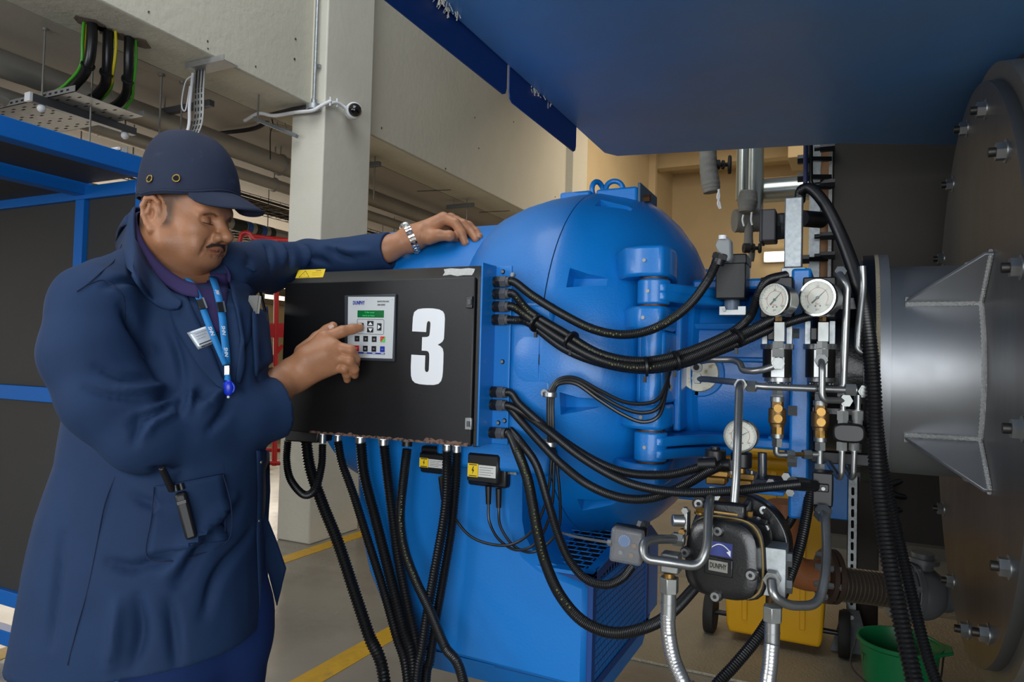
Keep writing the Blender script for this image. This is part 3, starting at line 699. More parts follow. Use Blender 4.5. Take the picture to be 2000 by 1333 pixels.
# chipped lower edge of the door, bare metal showing
rust = pm('chipped rusty edge', (112, 84, 72), .75, var=.25, vscale=50, second=(40, 32, 30), sscale=90, slo=.48, shi=.6)
rr = random.Random(11); mb = MB(); n = 70
top = []; 
for i in range(n+1):
    x = x0+.10+(x1-.02-x0-.10)*i/n; h = .003+.010*max(0, mnoise.noise(Vector((i*.23, 3.1, 0))))+ (.004 if i > n*.75 else 0)+(.0022 if i % 3 else 0)
    top.append((x, h))
mb.prism([V3(x, YP-.0006, z0-.0042) for x, h in top]+[V3(x, YP-.0006, z0-.004+h) for x, h in reversed(top)], (0, .0012, 0))
mb.build('chipped_edge', rust, door, smooth=0)
# white number three
def C3(x, y): return PY(660+x/6.346, 560+y/6.346, YP-.0008)
tri = [(920, 556), (924, 470), (930, 380), (945, 318), (990, 282), (1050, 272), (1110, 270), (1180, 272), (1250, 283), (1300, 308), (1320, 345), (1325, 400), (1321, 500), (1316, 600), (1312, 650), (1295, 684), (1265, 706), (1235, 722), (1272, 742), (1298, 772), (1308, 820), (1306, 930), (1300, 1060), (1293, 1120), (1278, 1172), (1245, 1207), (1190, 1221), (1100, 1220), (1010, 1211), (955, 1195), (920, 1160), (905, 1105), (903, 1000), (910, 845), (1082, 855), (1079, 940), (1076, 1020), (1081, 1050), (1100, 1064), (1119, 1053), (1126, 1030), (1130, 950), (1133, 880), (1130, 830), (1118, 806), (1095, 798), (1038, 795), (1044, 628), (1105, 626), (1126, 616), (1135, 598), (1140, 560), (1146, 490), (1147, 455), (1140, 435), (1125, 428), (1110, 436), (1102, 455), (1097, 500), (1092, 565)]
MB().prism([C3(*q) for q in tri], (0, .0009, 0)).build('number_three', M['white'], door, smooth=0)
# keypad
kp = MB().prism([PY(676, 578, YP), PY(776, 575, YP), PY(773, 707, YP), PY(676, 703, YP)], (0, -.007, 0)).build('keypad_bezel', pm('bezel grey', (52, 56, 64), .5), cb, bevel=.002)
YK = YP-.0072
def K(x, y, o=.0): return PY(660+x/6.346, 560+y/6.346, YK-o)
def kq(name, q, mat, o=.0004, ext=.0005, par=None): return MB().prism([K(a, b, o) for a, b in q], (0, ext, 0)).build(name, mat, par or kp, smooth=0)
gm = pm('keypad membrane', (196, 200, 202), .45)
mem = kq('keypad_membrane', ((126, 127), (702, 127), (674, 895), (118, 878)), gm, .0006, .001)
kblack = pm('key black', (26, 28, 32), .45); kb = pm('key blue', (28, 50, 150), .45); kr = pm('key red', (206, 32, 36), .45); kg = pm('key green', (92, 190, 84), .45)
kq('display', ((243, 296), (570, 296), (567, 386), (241, 382)), pm('green display', (8, 96, 48), .25, emit=(10, 110, 52), estr=.12), .0014)
kxd, kyd = unit(K(600, 500)-K(200, 496)), V3(0, 0, 1)
def ktext(s, x, y, h, mat, sx=1.0, off=0.0, o=.0016, align='CENTER'): return text(s, h, K(x, y, o), kxd, kyd, mat, kp, 'lettering', off, sx, .0001, align)
lcd = pm('lcd glow', (60, 200, 110), .4, emit=(60, 210, 110), estr=.25)
ktext('7.3 Bar actual', 390, 322, .0052, lcd, 1.0); ktext('10:41% ok Water', 378, 362, .0052, lcd, 1.0)
ktext('DUNPHY', 257, 204, .0125, kb, .68, .0004)
ktext('RATIOTRONIC', 562, 186, .0052, kblack, .97, .00008); ktext('6000 SERIES', 537, 228, .0052, kblack, .85, .00008); ktext('TM', 673, 166, .0018, kblack); ktext('R', 357, 163, .0018, kb)
mb = MB(); loop = [(247, 405), (560, 409), (571, 420), (568, 582), (557, 594), (250, 586), (238, 575), (240, 415)]
mb.tube([K(a, b, .0012) for a, b in loop+[loop[0]]], .0004, 5); mb.build('arrow_key_border', kblack, kp)
kq('key', ((266, 450), (317, 452), (314, 545), (264, 543)), kblack, .0014)
kq('key', ((364, 426), (440, 428), (438, 490), (362, 488)), kblack, .0014)
kq('key', ((362, 506), (438, 508), (436, 570), (360, 568)), kblack, .0014)
kq('key', ((486, 455), (540, 457), (537, 547), (483, 545)), kblack, .0014)
for t in (((302, 470), (304, 530), (272, 500)), ((402, 440), (428, 478), (376, 476)), ((376, 518), (428, 520), (400, 560)), ((496, 472), (528, 500), (494, 532))): kq('key_arrow', t, M['white'], .002)
for i, (s, y) in enumerate((('On', 648), ('Low\nFire', 650), ('Fuel\nSelect', 655), ('', 656))):
    x = 237+106*i
    if s:
        kq('key', ((x-29, y-37), (x+29, y-36), (x+28, y+34), (x-30, y+33)), kblack, .0014); ktext(s, x, y, .0026, M['white'], .9, 0, .0021)
    else:
        kq('key', ((x-28, y-36), (x+30, y-35), (x-30, y+36)), kr, .0014); kq('key', ((x+30, y-35), (x+29, y+37), (x-30, y+36)), kg, .0014)
        ktext('0', x-12, y-14, .0035, M['white'], 1, 0, .0021); ktext('1', x+12, y+16, .0035, M['white'], 1, 0, .0021)
for i, (s, mt) in enumerate((('Mute\nReset', kr), ('Auto\nHand', kblack), ('Data', kblack), ('Com', kb))):
    x = 232+106*i; y = 767+4*i
    kq('key', ((x-28, y-37), (x+29, y-36), (x+28, y+35), (x-29, y+34)), mt, .0014); ktext(s, x, y, .0026, M['white'], .9, 0, .0021)
kq('blue_strip', ((203, 810), (580, 825), (579, 843), (202, 828)), kb, .0014)
for i in range(4): x = 232+106*i; y = 819+4*i; kq('print_line', ((x-18, y-4), (x+18, y-3), (x+18, y+4), (x-18, y+3)), M['white'], .002)
# labels on the sloping top
sl_n = unit(np.cross(V3(1, 0, 0), V3(0, 1.425-YP-.012, zt-z1+.002)))
def topP(px_, py_):
    o = V3(x0, YP+.012, z1-.002); r = ray(px_, py_); t = ((o-CAM)@sl_n)/(r@sl_n); return CAM+r*t
if sl_n[1] > 0: sl_n = -sl_n
wl_ = MB().prism([topP(583, 528)+sl_n*.0006, topP(636, 526)+sl_n*.0006, topP(631, 542)+sl_n*.0006, topP(577, 544)+sl_n*.0006], -sl_n*.0005).build('warning_label', M['yellow'], cb, smooth=0)
mb = MB(); tq = [topP(597, 530)+sl_n*.0009, topP(604, 542)+sl_n*.0009, topP(584, 542.5)+sl_n*.0009]; mb.tube(tq+[tq[0]], .0006, 5); mb.build('warning_triangle', M['dark'], wl_)
lx, ly = unit(topP(636, 526)-topP(583, 528)), unit(topP(583, 528)-topP(577, 544))
text('!', .007, topP(594.5, 538)+sl_n*.001, lx, ly, M['dark'], wl_, 'lettering', .0002)
text('WARNING', .0042, topP(622, 529.6)+sl_n*.001, lx, ly, M['dark'], wl_, 'lettering', .0001, .9)
for k in range(3): MB().bar(topP(610, 533+k*2.8)+sl_n*.001, topP(629-k*1.5, 532.7+k*2.8)+sl_n*.001, .0006, .0002).build('print_line', M['dark'], wl_)
pts = [(867, 527), (880, 525), (900, 526), (915, 524.5), (928, 526), (926, 532), (922, 538), (905, 538), (893, 540), (880, 537), (865, 539), (869, 533)]
MB().prism([topP(a, b)+sl_n*.0008 for a, b in pts], -sl_n*.0006).build('torn_label', pm('torn paper', (190, 190, 186), .8, var=.2, vscale=200), cb, smooth=0)
# knockouts in the side of the box
for (x, y) in ((940, 818), (953, 816)):
    c = PX(x, y, x1+.001); MB().ring(c, (1, 0, 0), .010, .0012, 20, 6).build('knockout', M['dark'], cb)
MB().prism([PY(556, 838, 1.40), PY(622, 841, 1.40), PY(618, 866, 1.40), PY(556, 862, 1.40)], (0, .06, 0)).build('elbow_box', M['blackp'], cb, bevel=.003)

# ------------------------------------------------------------------ flexible conduits and glands
yl = pm('faint yellow print', (84, 88, 26), .6)
def gland_side(py, parent, n=(1, 0, 0)):
    c = PX(953, py, x1+.0)
    c = V3(x1, 1.418, c[2])
    mb = MB().cyl(c, c+V3(.014, 0, 0), .0125, n=18).hexn(c+V3(.010, 0, 0), c+V3(.022, 0, 0), .0138); mb.build('gland_body', M['blackp'], parent)
    MB().hexn(c+V3(.021, 0, 0), c+V3(.036, 0, 0), .0138).cyl(c+V3(.036, 0, 0), c+V3(.043, 0, 0), .0115, n=18).build('gland_nut', M['grey_gland'], parent)
    return c+V3(.040, 0, 0)
def conduit(label, path, r=.0098, pitch=.0034, gland=None, group=None, dep=.10, prints=(), n=12, cat='conduit', name='flexible_conduit', end=None):
    pts = [np.asarray(p, float) if len(p) == 3 and not isinstance(p, tuple) else P(*p) for p in path]
    t = thing(name, label, cat, pts[0], group)
    if gland is not None:
        g = gland_side(gland, t); pts = [g-V3(.01, 0, 0), g+V3(.014, 0, -.001)]+pts
    sp = spline(pts, 12)
    MB().rib(sp, r, pitch, dep, n).build('corrugated_sleeve', M['rubber'], t)
    for (a, b) in prints:
        q = resample(sp, .002); k0 = int(a*len(q)); k1 = int(b*len(q)); mb = MB(); rg = random.Random(int(a*1000))
        k = k0
        while k < k1:
            p = q[k]; tg = unit(q[min(k+1, len(q)-1)]-q[k-1]); tc = unit(CAM-p); tc = unit(tc-(tc@tg)*tg)
            up = np.cross(tg, tc); L = rg.choice((.002, .003, .0015)); o = p+tc*r*1.0
            mb.obox(o+up*rg.uniform(-.002, .002), tg*L*.6, up*.0016, tc*.0006); k += rg.choice((3, 3, 4, 6))
        mb.build('printed_marking', yl, t, smooth=0)['kind'] = 'stuff'
    return t, sp
G1 = 'conduits leaving the side of the control box'
conduit('topmost black conduit from the control box to the grey plug on the flame detector', [(1040, 578, 1.545), (1100, 615, 1.49), (1160, 644, 1.45), (1220, 654, 1.425), (1280, 641, 1.415), (1340, 602, 1.43), (1380, 552, 1.45), (1400, 512, 1.458)], gland=549, group=G1, prints=((.12, .2), (.4, .55), (.65, .75)))
bt, bsp = conduit('second conduit in the bundle, rising left of the upper pressure gauges', [(1035, 610, 1.56), (1100, 650, 1.50), (1170, 691, 1.44), (1250, 706, 1.405), (1330, 692, 1.405), (1420, 655, 1.42), (1462, 622, 1.43), (1480, 580, 1.43), (1498, 549, 1.44), (1535, 538, 1.46)], gland=573, group=G1, prints=((.05, .14), (.3, .45)))
conduit('third conduit in the bundle, ending behind the left pressure gauge', [(1035, 622, 1.555), (1100, 666, 1.485), (1170, 703, 1.425), (1250, 719, 1.392), (1330, 706, 1.392), (1420, 668, 1.40), (1480, 638, 1.405), (1528, 612, 1.425)], gland=598, group=G1, prints=((.04, .12), (.45, .6)))
conduit('lowest conduit in the bundle, ending behind the right pressure gauge', [(1035, 632, 1.57), (1100, 680, 1.50), (1170, 708, 1.445), (1250, 722, 1.41), (1330, 712, 1.412), (1430, 676, 1.415), (1500, 645, 1.425), (1550, 627, 1.43), (1602, 612, 1.44)], gland=624, group=G1)
for (x, y, d, a) in ((1048, 632, 1.54, 0), (1116, 665, 1.475, 0), (1262, 716, 1.395, 0), (1320, 705, 1.395, 0), (1440, 660, 1.405, 0)):
    i = int(np.argmin([np.linalg.norm(p-P(x, y, d)) for p in bsp])); c = P(x, y, d); tg = unit(bsp[min(i+1, len(bsp)-1)]-bsp[i-1])
    mb = MB().tube([c-tg*.0025, c+tg*.0025], .0205, 18); mb.obox(c-V3(0, 0, .026)-tg*.002, (.003, 0, 0), (0, .003, 0), (0, 0, .006)); mb.build('cable_tie', M['blackp'], bt)
conduit('conduit from the middle of the box sagging to the left solenoid plug', [(1015, 790, 1.55), (1060, 830, 1.50), (1110, 869, 1.45), (1170, 905, 1.40), (1230, 925, 1.37), (1300, 928, 1.345), (1350, 918, 1.335), (1384, 907, 1.33)], r=.0092, gland=766, group=G1)
conduit('conduit from the middle of the box crossing over the pump to the right solenoid', [(1030, 812, 1.54), (1070, 842, 1.48), (1130, 890, 1.42), (1200, 932, 1.36), (1260, 953, 1.32), (1340, 963, 1.28), (1420, 960, 1.265), (1500, 952, 1.265), (1558, 946, 1.275)], r=.0088, gland=791, group=G1)
conduit('lowest sagging conduit curving up to the second brass solenoid', [np.array([x1+.05, 1.424, PX(953, 797, x1)[2]]), (1015, 820, 1.555), (1060, 870, 1.49), (1100, 910, 1.44), (1150, 948, 1.38), (1210, 972, 1.345), (1270, 974, 1.325), (1330, 952, 1.32), (1380, 924, 1.32), (1408, 910, 1.32)], r=.0092, group=G1)
conduit('conduit from the low side gland looping down under the pump', [(1012, 885, 1.50), (1030, 935, 1.46), (1040, 985, 1.43), (1050, 1040, 1.40), (1066, 1102, 1.37), (1095, 1165, 1.34), (1140, 1215, 1.32), (1200, 1237, 1.31), (1262, 1226, 1.32), (1310, 1198, 1.35), (1360, 1145, 1.42), (1410, 1085, 1.50), (1470, 1010, 1.55)], r=.0115, gland=845, group=G1, prints=((.1, .2), (.24, .34), (.4, .45)))
conduit('conduit from the low side gland looping to the air pressure switch', [np.array([x1+.05, 1.43, PX(953, 840, x1)[2]]), (1020, 868, 1.51), (1048, 910, 1.47), (1070, 980, 1.43), (1090, 1045, 1.41), (1112, 1095, 1.395), (1145, 1132, 1.385), (1183, 1143, 1.385), (1215, 1130, 1.395), (1234, 1108, 1.41)], r=.0092, group=G1)
# bottom of the box
def cl(pts): return [PY(x, y, Y) for x, y, Y in pts]
def gl_bottom(x, y, parent, mat, r=.011):
    c = PY(x, y, 1.415); MB().cyl(c, V3(c[0], c[1], z0-.002), r, n=18).hexn(V3(c[0], c[1], z0-.012), V3(c[0], c[1], z0-.002), r*1.15).build('gland', mat, parent)
G2 = 'conduits hanging from the bottom of the control box'
def fl(x, y, Y, zend=.03, dx=0, dy=0):
    a = PY(x, y, Y); return [a, a+V3(dx*.5, dy*.5, -(a[2]-zend)*.5), V3(a[0]+dx, a[1]+dy, zend)]
t, _ = conduit('short conduit looped in a U below the left end of the control box', cl([(562, 862, 1.41), (560, 900, 1.41), (568, 938, 1.405), (594, 967, 1.40), (616, 955, 1.40), (628, 910, 1.405), (630, 868, 1.41)]), r=.0105, pitch=.0055, dep=.21, group=G2); gl_bottom(630, 866, t, M['steel'], .009)
conduit('thickest conduit, leftmost, slanting from the box down to the floor', cl([(598, 862, 1.43), (606, 915, 1.425), (630, 985, 1.42), (660, 1060, 1.41), (690, 1150, 1.395), (720, 1240, 1.38), (750, 1325, 1.36)])+fl(752, 1340, 1.36, dx=.06, dy=-.02)[1:], r=.0155, pitch=.0072, dep=.22, group=G2)
t, _ = conduit('second hanging conduit, with a silver gland, left of the fan casing', cl([(660, 862, 1.415), (668, 905, 1.42), (690, 965, 1.42), (720, 1060, 1.41), (748, 1150, 1.40), (773, 1240, 1.39), (795, 1325, 1.38)])+fl(797, 1340, 1.38, dx=.05)[1:], r=.0115, pitch=.0062, dep=.21, group=G2); gl_bottom(660, 864, t, M['steel'], .009)
t, _ = conduit('third hanging conduit with a silver gland, slanting across the blue casing', cl([(705, 866, 1.41), (712, 930, 1.415), (735, 1020, 1.415), (760, 1120, 1.41), (785, 1220, 1.40), (808, 1310, 1.39)])+fl(812, 1330, 1.39, dx=.04)[1:], r=.0140, pitch=.0066, dep=.21, group=G2); gl_bottom(704, 866, t, M['steel'], .0125)
t, _ = conduit('fourth hanging conduit with a silver gland, nearly vertical before the casing', cl([(750, 868, 1.425), (757, 930, 1.43), (767, 1010, 1.43), (778, 1090, 1.425), (796, 1180, 1.42), (812, 1250, 1.41), (822, 1320, 1.40)])+fl(825, 1335, 1.40, dx=.02)[1:], r=.0132, pitch=.0066, dep=.21, group=G2); gl_bottom(749, 870, t, M['steel'], .012)
t, _ = conduit('smooth hanging conduit with a black gland, curving to the right at the floor', cl([(795, 878, 1.405), (788, 940, 1.405), (782, 1010, 1.40), (789, 1070, 1.39), (810, 1130, 1.375), (838, 1190, 1.36), (868, 1262, 1.345), (905, 1333, 1.33)])+fl(912, 1350, 1.33, dx=.12, dy=-.05)[1:], r=.0115, pitch=.0042, dep=.10, group=G2, prints=((.1, .3),)); gl_bottom(795, 872, t, M['blackp'], .0125)
t, _ = conduit('left of the crossed pair of conduits hanging under the white number', cl([(873, 882, 1.40), (872, 960, 1.40), (866, 1020, 1.395), (850, 1110, 1.385), (836, 1190, 1.38), (824, 1270, 1.375), (814, 1333, 1.37)])+fl(812, 1345, 1.37, dx=-.01)[1:], r=.0118, pitch=.0062, dep=.21, group=G2); gl_bottom(873, 884, t, M['steel'], .0105)
t, _ = conduit('right of the crossed pair of conduits hanging under the white number', cl([(893, 884, 1.42), (889, 960, 1.425), (881, 1040, 1.42), (866, 1130, 1.41), (852, 1210, 1.405), (840, 1290, 1.40), (832, 1333, 1.395)])+fl(830, 1345, 1.395, dx=.0)[1:], r=.0112, pitch=.0062, dep=.21, group=G2); gl_bottom(892, 884, t, M['steel'], .010)

# ------------------------------------------------------------------ ignition transformers with leads
lab_w = pm('white label', (206, 206, 202), .5)
def transformer(x0_, x1_, y0_, y1_, label, leads):
    a = PY(x0_, y0_, 1.43); b = PY(x1_, y1_, 1.43); Yf = 1.43
    t = thing('ignition_transformer', label, 'transformer', (a[0], 1.47, b[2]), 'ignition transformers on the fan casing')
    MB().box(a[0], b[0], Yf+.014, 1.47, b[2], a[2]).build('case', M['blackp'], t, bevel=.006)
    cv = MB().box(a[0]+.004, b[0]-.012, Yf, Yf+.016, b[2]+.008, a[2]-.012).build('cover', M['blackp'], t, bevel=.006, segs=1)
    w = b[0]-a[0]; h = a[2]-b[2]; zc = b[2]+h*.42
    yb = MB().box(a[0]+.008, a[0]+.008+w*.27, Yf-.0008, Yf, zc-h*.17, zc+h*.17).build('warning_sticker', M['yellow'], t, smooth=0)
    MB().box(a[0]+.008+w*.28, a[0]+w*.80, Yf-.0008, Yf, zc-h*.15, zc+h*.15).build('rating_label', lab_w, t, smooth=0)
    cx = a[0]+.008+w*.135; mb = MB(); s = h*.10
    mb.prism([V3(cx+.1*s, Yf-.0012, zc+s), V3(cx-.35*s, Yf-.0012, zc-.1*s), V3(cx, Yf-.0012, zc-.1*s), V3(cx-.1*s, Yf-.0012, zc-s), V3(cx+.4*s, Yf-.0012, zc+.15*s), V3(cx+.05*s, Yf-.0012, zc+.15*s), V3(cx+.3*s, Yf-.0012, zc+s)], (0, .0004, 0)); mb.build('bolt_symbol', M['dark'], yb, smooth=0)
    for k in range(2): MB().box(cx-w*.10, cx+w*.10, Yf-.0012, Yf-.0008, zc+(1 if k else -1)*h*.14-.0009, zc+(1 if k else -1)*h*.14+.0009).build('print_line', M['dark'], yb, smooth=0)
    for k in range(4): MB().box(a[0]+.011+w*.28, a[0]+w*(.74-.06*(k % 2)), Yf-.0012, Yf-.0008, zc+h*(.09-.06*k)-.0004, zc+h*(.09-.06*k)+.0004).build('print_line', M['dark'], t, smooth=0)
    MB().box(b[0], b[0]+.016, 1.463, 1.469, b[2]+h*.35, b[2]+h*.75).cyl((b[0]+.008, 1.463, b[2]+h*.55), (b[0]+.008, 1.458, b[2]+h*.55), .004, n=12).build('mounting_ear', M['steel'], t)
    for path in leads:
        p0 = P(*path[0]); p1 = P(*path[1]); ld = MB().cyl(p0, p1, .0075, .006, n=14).build('lead_boot', M['blackp'], t)
        MB().tube(spline([p0]+[P(*q) for q in path[1:]], 10), .0033, 8).build('ignition_lead', M['cable'], ld)
transformer(815, 878, 872, 932, 'left black ignition transformer, partly behind the crossed conduits', [[(862, 932, 1.63), (866, 975, 1.64), (880, 1000, 1.635), (915, 1045, 1.60), (960, 1064, 1.57), (1005, 1062, 1.55), (1045, 1030, 1.53), (1070, 965, 1.515), (1078, 880, 1.505)]])
transformer(909, 983, 873, 958, 'right black ignition transformer with two leads hanging below it', [[(954, 950, 1.60), (954, 985, 1.60), (956, 1020, 1.595), (975, 1055, 1.575), (1010, 1075, 1.555), (1050, 1058, 1.54), (1078, 990, 1.515), (1082, 880, 1.505)], [(974, 955, 1.60), (974, 992, 1.60), (978, 1030, 1.585), (1005, 1068, 1.565), (1045, 1078, 1.55), (1088, 1040, 1.53), (1094, 980, 1.515), (1085, 880, 1.505)]])
# bundle of thin sensor cables held by two clips
sb_ = thing('sensor_cable_bundle', 'three thin black cables clipped to the dome and looping to the round plate', 'cable', P(1075, 870, 1.5))
for k in range(3):
    o = (k-1)*4.2
    MB().tube(spline([P(1078+o, 885, 1.503), P(1076+o, 840, 1.492-.002*k), P(1075+o, 790, 1.487), P(1078+o, 765, 1.484), P(1092, 746+o, 1.478), P(1125, 745+1.3*o, 1.468), P(1170, 772+2.2*o, 1.462), P(1215, 797+3*o, 1.456), P(1255, 807+4.2*o, 1.452), P(1287, 795+4*o, 1.45), P(1303-o*.5, 750+3*o, 1.47), P(1306-o*.6, 715+o, 1.50), P(1306, 692+34*k, 1.545)], 10), .0042, 8).build('cable', M['cable'], sb_)
    MB().hexn(P(1300, 691+34*k, 1.575), P(1306, 690+34*k, 1.54), .009).build('cable_gland', M['blackp'], sb_)
for (y, d) in ((771, 1.487), (868, 1.503)):
    c = P(1074, y, d); MB().cyl(c-V3(0, 0, .006), c+V3(0, 0, .006), .0155, n=18).build('pipe_clip', M['steel'], sb_, bevel=.002); e = P(1063, y-3, d); MB().cyl(e, e+V3(0, .006, 0), .008, n=14).build('clip_screw', M['steel'], sb_)
MB().cyl(P(1074, 700+0, 1.6), P(1074, 701, 1.601), .001, n=4)
# air pressure switch with blue dial
ps = thing('air_pressure_switch', 'clear covered pressure switch with a blue dial on the inlet box corner', 'switch', P(1225, 1110, 1.42))
clearm = pm('clear plastic cover', (150, 152, 156), .12, alpha=.45, spec=.6)
c = P(1225, 1066, 1.42); aX, aY = unit(V3(.97, .10, -.06)), unit(V3(.06, -.0, 1)); aN = unit(np.cross(aX, aY))
MB().obox(c-aN*.022, aX*.034, aY*.036, aN*.012).build('base', M['blackp'], ps, bevel=.005)
MB().obox(c-aN*.006, aX*.026, aY*.028, aN*.004).build('mechanism', pm('switch grey', (92, 90, 92), .5, var=.3, vscale=80), ps)
dl = MB().cyl(c-aN*.004-aX*.006+aY*.009, c+aN*.004-aX*.006+aY*.009, .0125, n=28).build('dial', pm('dial blue', (74, 146, 222), .45), ps)
for k in range(10):
    a = math.radians(-30+k*24); q = c-aX*.006+aY*.009+aN*.0042+(aX*math.cos(a)+aY*math.sin(a))*.0102; MB().obox(q, aX*.0005, aY*.0012, aN*.0003).build('tick', M['white'], dl, smooth=0)
for k, (a, b) in enumerate(((-.012, -.016), (.010, -.018), (.014, .002))): MB().cyl(c+aX*a+aY*b-aN*.004, c+aX*a+aY*b+aN*.003, .0045, n=14).build('terminal_screw', M['brass'] if k else M['zinc'], ps)
MB().ball(c+aX*.014-aY*.004+aN*.002, .002, 8).build('red_indicator', kr, ps)
MB().obox(c+aN*.002, aX*.033, aY*.035, aN*.013).build('clear_cover', clearm, ps, bevel=.007, segs=3)
MB().hexn(P(1196, 1061, 1.42), P(1188, 1060, 1.425), .007).tube(spline([P(1188, 1060, 1.425), P(1130, 1050, 1.50), P(1092, 1040, 1.56)], 6), .003, 8).build('sensing_tube', pm('grey tube', (120, 124, 128), .4, .4), ps)
MB().hexn(P(1240, 1032, 1.45), P(1262, 1024, 1.47), .008).hexn(P(1246, 1040, 1.44), P(1253, 1022, 1.45), .009).build('elbow_fitting', M['zinc'], ps)
# ================================================================== boiler, throat, overhead duct
stain = pm('stained boiler plate', (104, 104, 104), .36, .75, var=.12, vscale=4, rvar=.1, second=(92, 74, 56), sscale=2.2, slo=.58, shi=.8, stretch=(1, 1, .35))
silv = pm('aluminium paint', (158, 160, 163), .42, .7, var=.06, vscale=7, rvar=.08)
weld = pm('weld bead', (226, 226, 224), .35, .6, bump=.8, bscale=260)
rope = pm('gasket rope', (176, 166, 140), .85, bump=.8, bscale=300)
boiler = thing('boiler', 'big round steel boiler front with studded cover plate and silver throat', 'boiler', (.8, YA, .3))
XD, RD = .245, .63
MB().lathe(AXP, (1, 0, 0), [(XD+.02, .2), (XD, .2), (XD, RD), (XD+.022, RD)], 96).build('cover_plate', stain, boiler)
MB().lathe(AXP, (1, 0, 0), [(XD+.022, RD-.03), (XD+.022, RD+.035), (XD+.05, RD+.035), (XD+.05, RD-.03)], 96).build('rim_flange', pm('rim steel', (122, 118, 110), .4, .6, var=.12, vscale=10), boiler)
mb = MB(); n = 130
mb.tube([AXP+V3(XD+.058+.002*math.sin(i*2.1), (RD+.022+.003*math.sin(i*1.3))*math.cos(2*math.pi*i/n), (RD+.022+.003*math.sin(i*1.3))*math.sin(2*math.pi*i/n)) for i in range(n+1)], .0095, 8)
mb.build('gasket_rope', rope, boiler)
MB().lathe(AXP, (1, 0, 0), [(XD+.066, RD-.06), (XD+.066, RD+.045), (XD+.10, RD+.055), (XD+.12, RD+.05), (3.2, RD+.05)], 96).build('shell', pm('dark boiler shell', (72, 70, 68), .5, .5, var=.15, vscale=5), boiler)
for k in range(14):
    a = 2*math.pi*(k+.35)/14; c = AXP+V3(XD, (RD-.055)*math.cos(a), (RD-.055)*math.sin(a))
    st = MB().cyl(c, c-V3(.027, 0, 0), .0085, n=12).build('stud', pm('dark stud', (60, 58, 56), .45, .7), boiler)
    MB().hexn(c, c-V3(.016, 0, 0), .0165).cyl(c, c-V3(.002, 0, 0), .021, n=18).build('nut', M['steel'], st)
# throat
RT = .2425
MB().lathe(AXP, (1, 0, 0), [(.075, RT), (XD+.002, RT)], 80).build('throat', silv, boiler)
MB().lathe(AXP, (1, 0, 0), [(.058, RT-.02), (.058, RT+.03), (.078, RT+.03), (.078, RT-.02)], 80).build('throat_flange', silv, boiler)
MB().lathe(AXP, (1, 0, 0), [(.050, RT-.02), (.050, RT+.031), (.058, RT+.031), (.058, RT-.02)], 80).build('flange_gasket', rope, boiler)
def weldline(pts, r=.006):
    q = resample(spline(pts, 8), .003); MB().tube(q, [r*(1+.16*math.sin(i*1.9)) for i in range(len(q))], 8).build('weld_bead', weld, boiler)
ring = [AXP+V3(XD-.003, (RT+.002)*math.cos(a), (RT+.002)*math.sin(a)) for a in np.linspace(0, 2*math.pi, 73)]
weldline(ring, .0055)
for ang in (36, -36, 144, -144):
    a = math.radians(180-ang) if abs(ang) < 90 else math.radians(180-ang)
    er = V3(0, math.cos(a), math.sin(a)); et = V3(0, -math.sin(a), math.cos(a))
    def G(x, r): return AXP+V3(x, 0, 0)+er*r
    poly = [G(.108, RT-.004), G(.108, RT+.006), G(.232, RT+.142), G(XD+.001, RT+.142), G(XD+.001, RT-.004)]
    MB().prism([q-et*.004 for q in poly], et*.008).build('gusset', silv, boiler, bevel=.0015)
    s = 1 if ang > 0 else -1
    weldline([G(.106, RT+.002)-et*.007, G(.17, RT+.002)-et*.007, G(XD-.004, RT+.002)-et*.007], .0048); weldline([G(.106, RT+.002)+et*.007, G(.17, RT+.002)+et*.007, G(XD-.004, RT+.002)+et*.007], .0048)
    weldline([G(XD-.004, RT+.004)-et*.007, G(XD-.004, RT+.08)-et*.007, G(XD-.004, RT+.142)-et*.005], .0042); weldline([G(XD-.004, RT+.004)+et*.007, G(XD-.004, RT+.08)+et*.007, G(XD-.004, RT+.142)+et*.005], .0042)
MB().box(.55, 1.1, YA-.35, YA+.35, 0, .66).build('saddle', pm('grey saddle', (86, 88, 84), .6), boiler, bevel=.01)
# black burner head flange section
hd = thing('blast_tube', 'black steel blast tube and flange between blue casting and silver throat', 'tube', (-.02, YA, ZA-.2))
gb = pm('gloss black enamel', (15, 15, 17), .25, bump=.15, bscale=160, coat=.3)
MB().lathe(AXP, (1, 0, 0), [(-.076, .205), (.03, .205)], 64).build('head_tube', gb, hd)
MB().lathe(AXP, (1, 0, 0), [(.026, .15), (.026, .272), (.050, .272), (.050, .15)], 72).build('head_flange', gb, hd)
for k in range(12):
    a = 2*math.pi*(k+.5)/12; c = AXP+V3(.026, .25*math.cos(a), .25*math.sin(a)); MB().hexn(c, c-V3(.016, 0, 0), .0125).build('flange_bolt', M['zinc'], hd)
MB().box(-.07, .03, YA-.215, YA-.19, ZA+.125, ZA+.155).build('head_bracket', gb, hd, bevel=.003)
q = P(1605, 898, 1.42); MB().box(-.07, .045, YA-.30, YA-.27, q[2]-.012, q[2]+.012).build('head_bracket', M['black'], hd, bevel=.002)
MB().box(-.07, .03, YA-.24, YA-.20, ZA-.10, ZA-.088).build('head_seam', gb, hd)

